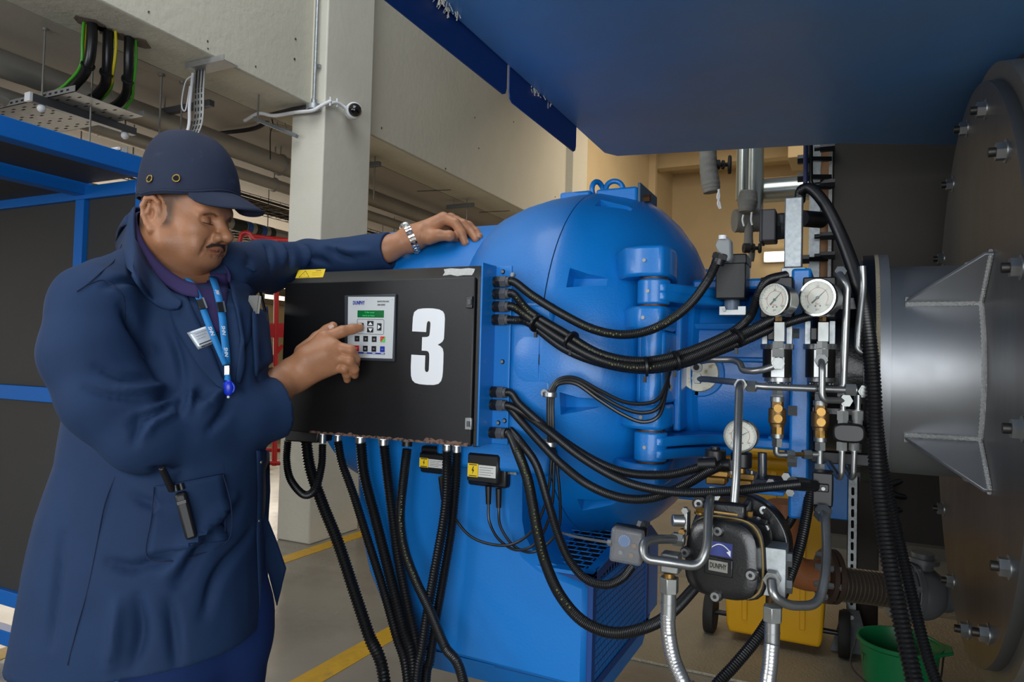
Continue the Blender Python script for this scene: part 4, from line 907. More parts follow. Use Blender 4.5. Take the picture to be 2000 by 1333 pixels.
# overhead blue duct with hanging side flaps
duct_m = pm('blue duct paint', (88, 138, 192), .38, .1, var=.10, vscale=2, rvar=.12, second=(112, 128, 150), sscale=1.1, slo=.45, shi=.8)
ZD = 1.95
dt = thing('overhead_duct', 'huge blue sheet steel duct hanging over the burner at the top right', 'duct', (.6, 1.2, ZD))
dp = [V3(-.727, -.4, ZD), PZ(1180, 300, ZD), PZ(1205, 306, ZD), PZ(1650, 281, ZD), PZ(2000, 287, ZD), V3(2.4, 3.05, ZD), V3(2.4, -.4, ZD)]
MB().prism(dp, (0, 0, .6)).build('duct_body', duct_m, dt, bevel=.006)
navy = pm('navy flap paint', (14, 44, 104), .4)
def flap(y0, y1, zc0, zc1, r=.02):
    X = -.735; z0 = zc1; pts = [V3(X, y0, ZD+.05), V3(X, y1, ZD+.05), V3(X, y1, z0+r), V3(X, y1-.3*r, z0+.3*r), V3(X, y1-r, z0), V3(X, y0+r, z0), V3(X, y0+.3*r, z0+.3*r), V3(X, y0, z0+r)]
    MB().prism(pts, (-.004, 0, 0)).build('side_flap', navy, dt, bevel=.0015)
a = PX(990, 190, -.735); b = PX(1125, 300, -.735); c = PX(992, 135, -.735)
flap(-.3, a[1], 0, a[2]); flap(a[1]+.012, b[1], 0, b[2])
tuft = pm('torn white lagging', (206, 200, 188), .9)
for (x, y) in ((870, 8), (1050, 185)):
    mb = MB(); rg = random.Random(x)
    for k in range(34):
        s = rg.random(); p = PZ(x-18+38*s, y-16+34*s, ZD+.002); d = unit(V3(rg.uniform(-.6, .6), rg.uniform(-.6, .6), -.9)); L = rg.uniform(.006, .022)
        p = p+V3(rg.uniform(-.008, .012), rg.uniform(-.01, .01), 0); mb.bar(p, p+d*L, .0022, .0008)
    mb.build('torn_lagging', tuft, dt, smooth=0)['kind'] = 'stuff'

# dark casing of the boiler behind
bc = thing('boiler_casing', 'dark brown-grey steel casing standing behind the throat, with edge bolts', 'casing', (.5, 3.2, 0))
dk = pm('dark casing steel', (62, 57, 52), .55, .3, var=.1, vscale=3)
x_l = P(1625, 400, 2.62)[0]; yc = P(1625, 400, 2.62)[1]
MB().box(x_l, 2.2, yc, yc+1.6, .95, 2.9).build('casing_panel', dk, bc, bevel=.008)
MB().box(x_l-.012, x_l, yc-.01, yc+.04, .95, 2.9).build('corner_seam', weld, bc)
for x in (x_l+.1, 1.9): MB().box(x, x+.1, yc+.9, yc+1.0, 0, .95).build('leg', dk, bc, bevel=.004)
for y in (290, 360, 430, 462, 500, 628): 
    p = P(1602, y, 2.62); MB().hexn(p, p+V3(.05, 0, 0), .016).cyl(p-V3(.02, 0, 0), p, .009, n=10).build('edge_bolt', M['blackp'], bc)
for (y0, y1) in ((311, 311), (346, 346), (425, 425), (507, 507)):
    p = P(1575, y0, 2.60); q = P(1622, y1, 2.62); MB().bar(p, q, .016, .016).hexn(p-V3(.03, 0, 0), p+V3(.01, 0, 0), .018).build('tie_bolt', M['blackp'], bc)
p = P(1593, 300, 2.68); q = P(1593, 640, 2.68); MB().box(p[0]-.02, p[0]+.02, p[1], p[1]+.02, q[2], 2.5).build('galvanised_strip', M['galv'], bc, bevel=.002)
p = P(1603, 300, 2.72); MB().box(p[0], p[0]+.035, p[1], p[1]+.01, q[2], 2.5).build('copper_strip', pm('warm strip', (172, 128, 92), .5, .2), bc)
MB().tube(fillet([P(1583, 270, 2.6), P(1583, 358, 2.6), P(1592, 366, 2.6), P(1625, 366, 2.62)], .03), .009, 10).build('black_pipe', M['blackp'], bc)
MB().tube([P(1574, 260, 2.58), P(1573, 372, 2.58)], .0085, 10).build('blue_rod', pm('navy rod', (40, 48, 90), .4), bc)

# ------------------------------------------------------------------ distant pipework seen between burner and duct
def vpipe(x0_, x1_, y0_, y1_, d):
    a = P((x0_+x1_)/2, y0_, d); b = P((x0_+x1_)/2, y1_, d); r = (x1_-x0_)/2*d/FPX
    return a, V3(a[0], a[1], b[2]), r
shiny = pm('polished cladding', (188, 192, 186), .25, .9, var=.05, vscale=3, rvar=.08)
a, b, r = vpipe(1449, 1492, 250, 430, 5.2)
tag(MB().cyl(V3(a[0], a[1], 5.2), b, r, n=36).cyl(b+V3(0, 0, .55), b+V3(0, 0, .58), r*1.03, n=36).build('vertical_pipe', shiny), 'broad polished vertical pipe hanging in the distance under the blue duct', 'pipe')
a, b, r = vpipe(1440, 1463, 250, 392, 4.9)
tag(MB().cyl(V3(a[0], a[1], 5.2), b, r, n=28).build('vertical_pipe', shiny), 'narrow polished vertical pipe in front of the broad one', 'pipe')
a = P(1492, 373, 5.25); r = 24*5.25/FPX
tag(MB().cyl(a, a+V3(1.6, 0, 0), r, n=36).cyl(a+V3(.5, 0, 0), a+V3(.54, 0, 0), r*1.03, n=36).build('horizontal_pipe', shiny), 'polished horizontal pipe joining the vertical ones in the distance', 'pipe')
jk = pm('grey insulation jacket', (124, 124, 120), .9, var=.12, vscale=8, bump=.5, bscale=25)
def jacket(label, pts, rs, d, cord=None, flat=.8, riser=False):
    t = thing('valve_jacket', label, 'jacket', P(pts[-1][0], pts[-1][1], d), 'grey insulation jackets on distant valves')
    sp = spline([P(x, y, d) for x, y in pts], 8); rr = np.interp(np.linspace(0, 1, len(sp)), np.linspace(0, 1, len(rs)), rs)*d/FPX
    rr = [q*(1+.02*math.sin(i*1.9)) for i, q in enumerate(rr)]
    MB().tube(sp, rr, 14, flat=flat).build('padded_cover', jk, t)
    if riser: a_ = P(pts[0][0], pts[0][1], d); MB().cyl(a_, V3(a_[0], a_[1], 5.25), .05, n=16).build('riser_pipe', shiny, t)
    for c in (cord or []):
        MB().tube(spline([P(x, y, d-.15) for x, y in c], 6), .006, 6).build('tie_cord', M['white'], t)
    return t
jacket('grey padded valve jacket with a white tie cord, hanging left of the polished pipes', [(1384, 270), (1383, 300), (1384, 330), (1388, 360), (1390, 376)], [19, 20, 21, 22, 20], 4.5, [[(1403, 370), (1405, 385), (1402, 398), (1406, 408)], [(1405, 370), (1401, 385), (1405, 395), (1408, 408)]], riser=True)
jacket('grey padded jacket wrapped over the bottom of the polished vertical pipes', [(1462, 375), (1460, 395), (1458, 415)], [20, 24, 18], 4.7, [[(1452, 420), (1450, 430), (1453, 442)], [(1468, 415), (1467, 430), (1469, 440)]])
jacket('widest grey jacket, the box shaped one below the vertical pipes', [(1434, 432), (1460, 431), (1487, 430)], [22, 24, 22], 4.85, None, 1.0)
jacket('small drooping grey jacket lowest of the distant valves', [(1464, 425), (1462, 475), (1468, 492), (1466, 510)], [9, 11, 8, 8], 4.8)
def handwheel(label, x, y, d, h):
    t = thing('hand_valve', label, 'valve', P(x-25, y, d), 'black hand valves in the distance')
    MB().cyl(P(x-32, y, d), P(x, y, d), .012*d/4.5, n=10).cyl(P(x-32, y, d), P(x-20, y, d), .032*d/4.5, n=12).cyl(P(x-15, y, d), P(x-11, y, d), .03*d/4.5, n=8).build('stem', pm('dark valve iron', (44, 44, 44), .6, .4), t)
    c = P(x, y, d); MB().ring(c, (1, .2, 0), h*d/FPX, .012, 20, 6).bar(c-V3(0, 0, h*d/FPX), c+V3(0, 0, h*d/FPX), .014, .014).build('handwheel', pm('dark valve iron', (44, 44, 44), .6, .4), t)
handwheel('hand valve with a thin wheel beside the hanging jacket', 1425, 322, 4.5, 15)
handwheel('small hand valve below the box shaped jacket', 1484, 485, 4.7, 7)
lf = thing('wall_light', 'lit fluorescent light fitting on the far cream wall', 'light', PY(1517, 501, 14.3))
a = PY(1494, 494, 14.36); b = PY(1538, 508, 14.36)
MB().box(a[0]-.03, b[0]+.03, 14.40, 14.5, b[2]-.03, a[2]+.03).build('housing', M['white'], lf, bevel=.01)
MB().box(a[0], b[0], 14.34, 14.40, b[2], a[2]).build('diffuser', pm('lit diffuser', (255, 244, 220), .5, emit=(255, 240, 208), estr=9), lf, bevel=.02)
tag(MB().box(PY(1335, 534, 13.9)[0], PY(1400, 534, 13.9)[0], 13.86, 13.94, PY(1335, 540, 13.9)[2], PY(1335, 528, 13.9)[2]).box(PY(1340, 534, 13.9)[0], PY(1343, 534, 13.9)[0], 13.88, 13.92, 0, PY(1335, 534, 13.9)[2]).box(PY(1395, 534, 13.9)[0], PY(1398, 534, 13.9)[0], 13.88, 13.92, 0, PY(1335, 534, 13.9)[2]).build('guard_rail', M['frameblue']), 'blue rail low against the far cream wall behind the flame detector', 'rail')
# ------------------------------------------------------------------ galvanised post, black boxes above the burner head
gp = thing('galvanised_post', 'upright galvanised square tube standing on top of the burner head', 'post', P(1550, 540, 1.78))
a = P(1533, 386, 1.78); b = P(1567, 525, 1.78); w = b[0]-a[0]
MB().box(a[0], b[0], a[1], a[1]+w*.9, b[2], a[2]).build('square_tube', M['galv'], gp, bevel=.003)
c = P(1550, 540, 1.78); MB().box(c[0]-.028, c[0]+.03, a[1]-.004, a[1]+.06, c[2]-.012, b[2]).build('foot', M['galv'], gp, bevel=.002)
for (x, y) in ((1556, 531), (1563, 545)): q = P(x, y, 1.77); MB().hexn(q, q-V3(0, .01, 0), .008).build('bolt', M['blackp'], gp)
al = thing('junction_box', 'dark grey junction box with cast elbow beside the galvanised post', 'junction box', P(1503, 470, 1.85))
a = P(1488, 409, 1.86); b = P(1519, 472, 1.86)
MB().box(a[0], b[0]-.004, a[1], a[1]+.07, b[2], a[2]).build('box', pm('dark grey box', (62, 62, 64), .5), al, bevel=.004)
MB().obox((a+b)/2+V3(-.022, .03, 0), (.004, 0, 0), (0, .036, 0), (0, 0, (a[2]-b[2])/2+.002)).build('lid', pm('dark grey lid', (46, 46, 48), .5), al, bevel=.003)
mb = MB().tube(spline([P(1520, 445, 1.88), P(1527, 443, 1.88), P(1529, 430, 1.88), P(1529, 420, 1.88)], 6), [.022]*18+[.02], 14, caps=False) if False else MB().cyl(P(1518, 448, 1.88), P(1536, 446, 1.88), .028, n=18).cyl(P(1528, 440, 1.87), P(1529, 418, 1.86), .015, n=16)
mb.build('cast_elbow', pm('grey casting', (90, 92, 92), .5, .5, var=.15, vscale=30), al)
MB().cyl(P(1566, 427, 1.86), P(1604, 430, 1.90), .022, n=20).build('rubber_sleeve', M['blackp'], al)
# ================================================================== gauges, valves, pump and pipework on the burner head
def fbox(x0_, x1_, y0_, y1_, d, dep, mb=None):
    a = P((x0_+x1_)/2, (y0_+y1_)/2, d); hw = (x1_-x0_)/2*d/FPX; hh = (y1_-y0_)/2*d/FPX
    return (mb or MB()).box(a[0]-hw, a[0]+hw, a[1], a[1]+dep, a[2]-hh, a[2]+hh)
def vcyl(x, y0_, y1_, rp, d, n=20, mb=None, r1=None):
    a = P(x, (y0_+y1_)/2, d); hh = (y1_-y0_)/2*d/FPX; s = d/FPX
    return (mb or MB()).cyl(a-V3(0, 0, hh), a+V3(0, 0, hh), rp*s, (r1 or rp)*s, n=n)
def vhex(x, y0_, y1_, rp, d, mb=None): return vcyl(x, y0_, y1_, rp, d, 6, mb)
def TT(pts, rp, r=.02):
    q = [P(*p) for p in pts]; d = pts[0][2]; return MB().tube(fillet(q, r, 8), rp*d/FPX, 14)
def tube_thing(label, pts, rp, r=.02, nuts=(), mat=None, group='bent steel fuel tubes'):
    t = thing('steel_tube', label, 'tube', P(*pts[-1]), group)
    TT(pts, rp, r).build('tube', mat or M['tubes'], t)
    for (x, y, d, ax, rr, L) in nuts:
        c = P(x, y, d); ax = unit(ax); MB().hexn(c-ax*L/2, c+ax*L/2, rr).cyl(c-ax*L*.62, c+ax*L*.62, rr*.72, n=16).build('tube_nut', M['zinc'], t)
    return t
facem = pm('gauge face', (206, 206, 192), .5); redp = pm('red print', (196, 60, 50), .6)
def gauge(label, x, y, d, R, nrm, needle, group='round pressure gauges'):
    c = P(x, y, d); n = unit(nrm); t = thing('pressure_gauge', label, 'gauge', c-V3(0, 0, R), group)
    u = unit(np.cross(V3(0, 0, 1), n)); v = np.cross(n, u)
    MB().lathe(c, -n, [(.002, R*.95), (.006, R*.99), (.010, R*.96), (.034, R*.96), (.038, R*.9)], 40).build('case', M['steel'], t)
    MB().lathe(c, n, [(-.006, R*.93), (-.006, R*1.03), (.000, R*1.05), (.004, R*1.0), (.004, R*.9), (-.002, R*.88)], 44).build('bezel', M['chrome'], t)
    f = MB().cyl(c-n*.003, c-n*.001, R*.91, n=40).build('dial_face', facem, t)
    for k in range(21):
        a = math.radians(225-270*k/20); e = u*math.cos(a)+v*math.sin(a); L = .10 if k % 5 == 0 else .05
        MB().bar(c+e*R*(.84-L)-n*.0006, c+e*R*.84-n*.0006, .0005, .0003, n).build('tick', M['dark'], f, smooth=0)
    mb = MB(); mb.tube([c+(u*math.cos(a)+v*math.sin(a))*R*.55-n*.0006 for a in np.linspace(math.radians(225), math.radians(-45), 28)], .0004, 5); mb.build('inner_scale', redp, f)
    for (s, ax, ay, m_) in (('bar', 0, -.32, redp), ('psi', 0, -.62, M['dark']), ('0', -.52, -.46, M['dark']), ('10', -.62, .1, M['dark']), ('20', -.02, .62, M['dark']), ('40', .52, -.42, M['dark'])):
        text(s, R*.19, c+u*ax*R+v*ay*R-n*.0005, u, v, m_, f, 'lettering', 0, 1, .00005)
    for ax in (-.12, .14): MB().cyl(c+u*ax*R-v*.44*R-n*.001, c+u*ax*R-v*.44*R-n*.0002, R*.045, n=10).build('dot', M['dark'], f)
    a = math.radians(needle); e = u*math.cos(a)+v*math.sin(a); w = np.cross(n, e)
    mb = MB().prism([c-e*R*.42-w*.0016, c-e*R*.42+w*.0016, c+w*.0011, c+e*R*.68, c-w*.0011], n*.0008); mb.cyl(c, c+n*.0018, R*.09, n=14); mb.build('needle', M['dark'], f, smooth=0)
    MB().cyl(c+n*.0022, c+n*.0026, R*.9, n=40).build('glass', pm('gauge glass', (235, 240, 240), .03, alpha=.10, spec=.6), t)
    return c, t
s28 = V3(-math.sin(.48), -math.cos(.48), .02)
# ---- twin nozzle valves, left and right
def valve_stack(label, x, dx, d, group='twin solenoid valve stacks'):
    t = thing('solenoid_valve', label, 'valve', P(x, 745, d), group)
    fbox(x-32+dx, x+28+dx, 541, 622, d+.045, .06).build('actuator_box', M['blackp'], t, bevel=.003)
    for (a, b) in ((x-30, x-19), (x+18, x+29)): fbox(a+dx, b+dx, 627, 673, d+.05, .02).build('side_plate', M['galv'], t, bevel=.001)
    fbox(x-19, x-6, 640, 665, d+.02, .03).build('coil_plug', M['blackp'], t, bevel=.002)
    vcyl(x, 673, 683, 31, d+.06, 28).build('top_flange', M['steel'], t)
    b = vcyl(x, 683, 738, 27, d+.06, 28).build('valve_body', pm('dark anodised', (46, 44, 42), .35, .5), t)
    fbox(x-11, x+13, 684, 737, d+.018, .05).build('bright_band', M['steel'], t)
    vcyl(x+2, 737, 746, 26, d+.06, 28).build('bottom_flange', M['steel'], t)
    for k in range(6):
        a = 2*math.pi*(k+.3)/6; c = P(x+2, 750, d+.06); r = 22*d/FPX; MB().ball(c+V3(r*math.cos(a), r*math.sin(a), 0), .0036, 10).build('flange_nut', M['zinc'], t)
    vcyl(x+1, 746, 757, 9, d+.05).build('outlet_neck', M['steel'], t)
    vhex(x+1, 757, 769, 11, d+.05).build('outlet_nut', M['zinc'], t)
    vhex(x+1, 770, 782, 12, d+.05).build('outlet_nut', M['zinc'], t)
    return t
vs1 = valve_stack('left solenoid valve stack, under the left round gauge', 1518, 0, 1.40)
vs2 = valve_stack('right solenoid valve stack, under the right round gauge', 1602, 0, 1.40)
def gauge_col(t, x, d):
    vhex(x+3, 618, 628, 7, d).build('gauge_stem', M['bronze'], t); fbox(x-6, x+14, 629, 668, d-.008, .02).build('gauge_block', M['zinc'], t, bevel=.001)
    vhex(x+2, 668, 681, 11, d).build('gauge_nut', M['zinc'], t); vhex(x+2, 682, 698, 12.5, d).build('gauge_nut', M['zinc'], t); vcyl(x+2, 698, 706, 6, d).build('gauge_stem', M['zinc'], t)
gauge_col(vs1, 1518, 1.40); gauge_col(vs2, 1604, 1.40)
gauge('left of the two upper gauges, tilted away, steel cased', 1513, 586, 1.365, .0315, s28, 45)
gauge('right of the two upper gauges, the larger steel cased one', 1597, 582, 1.365, .036, V3(-math.sin(.36), -math.cos(.36), .02), 42)
g3c, g3t = gauge('low front gauge on a vertical steel tube above the pump', 1446, 852, 1.345, .031, V3(-.05, -1, .03), 30)
vhex(1449, 885, 896, 7, 1.36).build('stem', M['brass'], g3t)
# ---- brass valves below the stacks
def brass(label, x, y, d):
    t = thing('brass_valve', label, 'valve', P(x, y+70, d), 'brass lever valves')
    vcyl(x, y, y+9, 13, d).build('top_ring', M['zinc'], t); vcyl(x, y+9, y+22, 12, d, 8).build('neck', M['bronze'], t)
    b = vcyl(x, y+22, y+52, 16.5, d, 28).build('body', M['bronze'], t, bevel=.002)
    for k in (22, 42): c = P(x+2, y+k, d-.018); MB().cyl(c+V3(0, .014, 0), c-V3(0, .003, 0), .0082, n=20).build('test_cap', M['brass'], b)
    vcyl(x, y+52, y+58, 14, d).build('collar', M['bronze'], t); vcyl(x, y+58, y+72, 12, d, 8).build('tail', M['brass'], t); vcyl(x, y+72, y+80, 12, d).build('bottom_ring', M['zinc'], t)
    vhex(x, y+81, y+97, 10.5, d).build('bottom_nut', M['zinc'], t)
    return t
b1 = brass('left brass valve with two round test caps', 1518, 776, 1.40)
b2 = brass('right brass valve with two round test caps', 1602, 783, 1.40)
lf_ = thing('pipe_fittings', 'row of steel elbow, nuts and tee joining the two brass valves', 'fitting', P(1560, 900, 1.40))
TT([(1516, 872, 1.40), (1516, 889, 1.40), (1545, 889, 1.40)], 6, .008).build('elbow', M['zinc'], lf_)
def hhex(x0_, x1_, y, rp, d): return MB().hexn(P(x0_, y, d), P(x1_, y, d), rp*d/FPX)
hhex(1535, 1550, 888, 9.5, 1.40).build('hex_nut', M['steel'], lf_); hhex(1550, 1568, 888, 5, 1.40).build('olive', M['brass'], lf_); hhex(1568, 1584, 888, 9.5, 1.40).build('hex_nut', M['zinc'], lf_)
TT([(1584, 888, 1.40), (1600, 888, 1.40)], 6).build('tee_arm', M['zinc'], lf_); vcyl(1601, 876, 906, 6.5, 1.40).build('tee', M['zinc'], lf_); vhex(1601, 906, 922, 10, 1.40).build('hex_nut', M['zinc'], lf_)
# ---- right solenoid coil
sr = thing('solenoid_coil', 'square black solenoid coil below the right brass valve', 'solenoid', P(1606, 1000, 1.30))
fbox(1588, 1625, 924, 990, 1.33, .05).build('coil', M['blackp'], sr, bevel=.003); fbox(1596, 1618, 946, 962, 1.325, .02).build('plug', M['blackp'], sr, bevel=.002)
q = P(1608, 955, 1.322); MB().cyl(q, q-V3(0, .003, 0), .0035, n=12).build('plug_screw', M['zinc'], sr)
MB().cyl(P(1572, 948, 1.32), P(1592, 950, 1.33), .011, n=18).build('cable_entry', M['blackp'], sr); MB().hexn(P(1572, 947, 1.315), P(1577, 947, 1.315), .0115).build('entry_nut', M['zinc'], sr)
MB().cyl(P(1548, 945, 1.285), P(1572, 947, 1.315), .0125, n=18).build('cable_boot', M['blackp'], sr)
vcyl(1606, 990, 1000, 16, 1.345).build('brass_base', M['brass'], sr)
# ---- pump
pump = thing('oil_pump', 'black cast oil pump with a DUNPHY nameplate and blue arrow sticker', 'pump', P(1410, 1170, 1.28))
PD = 1.215; pc = P(1408, 1092, PD); pn = unit(V3(-.14, -1, .05)); pu = unit(np.cross(V3(0, 0, 1), pn)); pv = np.cross(pn, pu)
S = PD/FPX
def pp(a, b, o=0): return pc+pu*a*S+pv*b*S+pn*o
def plate(ax, ay, e, n=44, sk=0): 
    out = []
    for j in range(n):
        t = 2*math.pi*j/n; c_, s_ = math.cos(t), math.sin(t); r = (abs(c_)**e+abs(s_)**e)**(-1/e); out.append((ax*r*c_*(1-.06*s_), ay*r*s_))
    return out
def psec(mb, secs):
    n = 44; vs = []; fs = []
    for (o, ax, ay, e) in secs: vs += [pp(a, b, o) for a, b in plate(ax, ay, e)]
    k = len(secs)
    for i in range(k-1):
        for j in range(n): fs.append((i*n+j, i*n+(j+1) % n, (i+1)*n+(j+1) % n, (i+1)*n+j))
    fs.append(tuple(range(n-1, -1, -1))); fs.append(tuple((k-1)*n+j for j in range(n))); return mb.add(vs, fs)
psec(MB(), [(-.024, 72, 76, 3.4), (-.008, 72, 76, 3.4), (0.002, 70, 74, 3.4), (.006, 64, 68, 3.2), (.007, 50, 54, 3)]).build('cover', M['castblack'], pump)
psec(MB(), [(-.027, 74, 78, 3.6), (-.024, 74, 78, 3.6)]).build('gasket', pm('brass gasket', (150, 128, 80), .5, .4), pump)
psec(MB(), [(-.085, 76, 78, 4.5), (-.03, 77, 79, 4.5), (-.027, 75, 77, 4.5)]).build('body', M['castblack'], pump)
for (x, y) in ((1404, 1038), (1340, 1090), (1469, 1110), (1403, 1163)):
    a = x-1408; b = 1092-y; c = pp(a, b, .001); bt_ = MB().cyl(c-pn*.004, c+pn*.006, .0105, n=18).build('bolt_boss', M['castblack'], pump)
    MB().cyl(c+pn*.006, c+pn*.013, .0075, n=18).build('cap_screw', M['steel'], bt_); MB().cyl(c+pn*.0125, c+pn*.0135, .0036, n=6).build('socket', M['dark'], bt_)
MB().prism([pp(a, b, .0072) for a, b in ((-19, 33), (24, 33), (24, 6), (-19, 6))], pn*.0004).build('arrow_sticker', pm('blue sticker', (44, 56, 122), .5), pump, smooth=0)
mb = MB(); arc = [pp(-17+36*t, 15+14*math.sin(math.pi*(.12+.80*t)), .0080) for t in np.linspace(0, 1, 14)]
mb.tube(arc, .0009, 6); e = arc[-1]; mb.prism([pp(13, 16, .008), pp(21, 20, .008), pp(21, 8, .008)], pn*.0003); mb.build('arrow', M['white'], pump)
MB().prism([pp(a, b, .0068) for a, b in ((-29, 3), (26, 3), (26, -31), (-29, -31))], pn*.003).build('nameplate_frame', M['castblack'], pump, bevel=.002)
np_ = MB().prism([pp(a, b, .0099) for a, b in ((-20, -3), (17, -3), (17, -23), (-20, -23))], pn*.0006).build('nameplate', pm('pewter plate', (150, 148, 140), .45, .5), pump)
text('DUNPHY', .0125, pp(-1.5, -13, .0109), pu, pv, M['dark'], np_, 'lettering', .0002, .56)
# pump ring and back
rc = P(1442, 1060, 1.315)
MB().lathe(rc, pn, [(-.03, .055), (-.03, .092), (.0, .092), (.004, .088), (.004, .055)], 48).build('ring_flange', M['castblack'], pump, bevel=.001)
for (x, y) in ((1366, 983), (1493, 996), (1510, 1110)):
    c = P(x, y, 1.30); bo = MB().cyl(c+V3(0, .02, 0), c-V3(0, .004, 0), .013, n=16).build('ring_boss', M['castblack'], pump); MB().cyl(c, c-V3(0, .010, 0), .0078, n=16).build('cap_screw', M['steel'], bo); MB().cyl(c-V3(0, .0095, 0), c-V3(0, .0105, 0), .004, n=6).build('socket', M['dark'], bo)
fbox(1372, 1455, 982, 1014, 1.245, .08).build('top_block', M['castblack'], pump, bevel=.006)
MB().bar(P(1394, 1000, 1.235), P(1440, 1006, 1.235), .003, .003).build('top_edge', M['brass'], pump)
for (x, y) in ((1368, 996), (1462, 1004)): vhex(x, y-5, y+5, 9, 1.26).cyl(P(x, y+8, 1.26), P(x, y+4, 1.26), .011, n=16).build('plug', M['brass'], pump)
MB().cyl(P(1313, 1017, 1.26), P(1336, 1018, 1.26), .0105, n=20).build('shaft_stub', M['steel'], pump, bevel=.001)
fbox(1336, 1342, 1002, 1048, 1.255, .03).build('side_plate', M['steel'], pump, bevel=.001)
fbox(1486, 1495, 1022, 1068, 1.25, .03).build('side_plate', M['steel'], pump, bevel=.001)
for (x, y) in ((1338, 998), (1332, 1040), (1496, 1032), (1497, 1060)): c = P(x, y, 1.245); MB().hexn(c+V3(0, .01, 0), c-V3(0, .004, 0), .006).build('plate_bolt', M['brass'] if y > 1035 else M['zinc'], pump)
blk = fbox(1488, 1533, 1072, 1166, 1.20, .055).build('manifold_block', M['galv'], pump, bevel=.001)
for y in (1093, 1145): c = P(1538, y, 1.225); MB().hexn(c-V3(.006, 0, 0), c+V3(.008, 0, 0), .013).build('manifold_plug', M['zinc'], pump)
vcyl(1509, 1164, 1182, 13, 1.215).build('block_neck', M['bronze'], pump)
# ---- solenoids on the pump
def solenoid(label, x, y, d, plug):
    t = thing('brass_solenoid', label, 'solenoid', P(x, y+45, d), 'small brass solenoids on the pump')
    vcyl(x, y-22, y+8, 20, d+.02, 28).build('coil', M['blackp'], t, bevel=.003); vcyl(x, y-27, y-22, 9, d+.02).build('coil_nut', M['blackp'], t)
    fbox(x-24, x-4, y-6, y+14, d-.01, .02).build('connector', M['grey_gland'], t, bevel=.001)
    vcyl(x, y+8, y+22, 9, d+.02).build('armature_tube', M['brass'], t); fbox(x-24, x+24, y+20, y+32, d, .05).build('brass_flange', M['brass'], t, bevel=.002); fbox(x-19, x+19, y+32, y+48, d+.002, .045).build('brass_body', M['brass'], t, bevel=.003)
    for k in (-20, 20): vcyl(x+k, y+14, y+21, 4.5, d+.006, 10).build('flange_screw', M['zinc'], t)
    c = P(plug[0], plug[1], d-.012); MB().cyl(c-V3(.02, 0, .002), c+V3(.012, 0, .002), .0115, n=16).build('cable_plug', M['blackp'], t)
solenoid('left small brass solenoid on top of the pump', 1397, 900, 1.335, (1386, 907)); solenoid('right small brass solenoid beside the steel riser tube', 1448, 906, 1.35, (1412, 909))
# ---- flame detector
fd = thing('flame_detector', 'black flame detector box with grey plug on top of the burner head', 'detector', P(1425, 612, 1.56))
fbox(1398, 1455, 507, 584, 1.52, .07).build('housing', M['black'], fd, bevel=.003)
a = P(1426, 507, 1.52); MB().box(a[0]-.031, a[0]+.034, a[1], a[1]+.085, a[2]-.01, a[2]+.012).build('top_cover', M['black'], fd, bevel=.003)
fbox(1456, 1460, 500, 560, 1.54, .05).build('edge_strip', M['steel'], fd)
vcyl(1430, 583, 606, 15, 1.56, 24).build('post', pm('blue grey post', (96, 112, 132), .4), fd)
fbox(1405, 1456, 598, 616, 1.55, .05).build('base_plate', M['steel'], fd, bevel=.001)
for x in (1414, 1448): q = P(x, 605, 1.549); MB().cyl(q, q-V3(0, .003, 0), .004, n=12).build('screw', M['zinc'], fd)
gm2 = pm('light grey plug', (142, 146, 148), .5)
tdir = unit(V3(.30, .0, 1)); g0 = P(1403, 512, 1.46)
MB().cyl(g0-tdir*.006, g0+tdir*.018, .0135, n=18).hexn(g0+tdir*.006, g0+tdir*.016, .0165).build('plug_gland', M['blackp'], fd)
pl = MB().prism([P(x, y, 1.455) for x, y in ((1402, 492), (1396, 480), (1402, 466), (1418, 461), (1427, 468), (1428, 505), (1420, 512))], (0, .035, 0)).build('plug_body', gm2, fd, bevel=.004)
q = P(1411, 466, 1.45); MB().cyl(q-V3(0, 0, .002), q+V3(0, 0, .006), .008, n=16).build('plug_screw', M['white'], pl)
# ---- bent steel tubes
d0 = 1.40
tube_thing('wavy steel tube from the round plate to the left valve', [(1370, 706, 1.53), (1385, 703, 1.50), (1432, 703, 1.46), (1446, 710, 1.44), (1450, 724, 1.43), (1480, 726, 1.40), (1522, 712, 1.385)], 6.2, .018, [(1519, 711, 1.385, (.2, -1, .1), .0125, .012)])
tube_thing('long horizontal steel tube crossing in front of both valve stacks', [(1362, 741, 1.52), (1380, 741, 1.50), (1445, 748, 1.40), (1480, 755, 1.375), (1650, 762, 1.365)], 6.0, .02, [(1362, 740, 1.52, (0, -1, .1), .012, .012), (1468, 755, 1.385, (1, 0, -.02), .0125, .016), (1662, 762, 1.365, (1, 0, 0), .013, .018)])
tube_thing('upright steel tube in front of the low gauge down to the pump', [(1447, 750, 1.37), (1444, 757, 1.33), (1441, 850, 1.28), (1438, 930, 1.26), (1434, 982, 1.25)], 7.6, .015, [(1447, 752, 1.375, (0, -1, 0), .0125, .012), (1436, 990, 1.255, (.1, -.6, 1), .014, .014)])
tube_thing('steel tube hooking down from the right valve to the black block', [(1604, 706, 1.375), (1606, 716, 1.355), (1605, 782, 1.35), (1648, 783, 1.36)], 6.4, .014, [(1604, 705, 1.378, (0, -1, .2), .0125, .012), (1651, 783, 1.36, (.3, -1, 0), .0125, .012)])
tube_thing('tall upright steel tube right of the larger gauge', [(1640, 536, 1.40), (1648, 548, 1.38), (1655, 560, 1.375), (1651, 650, 1.375), (1647, 757, 1.375)], 6.8, .02, [(1641, 532, 1.41, (.2, -1, .3), .0115, .012), (1646, 765, 1.375, (0, 0, 1), .011, .02)])
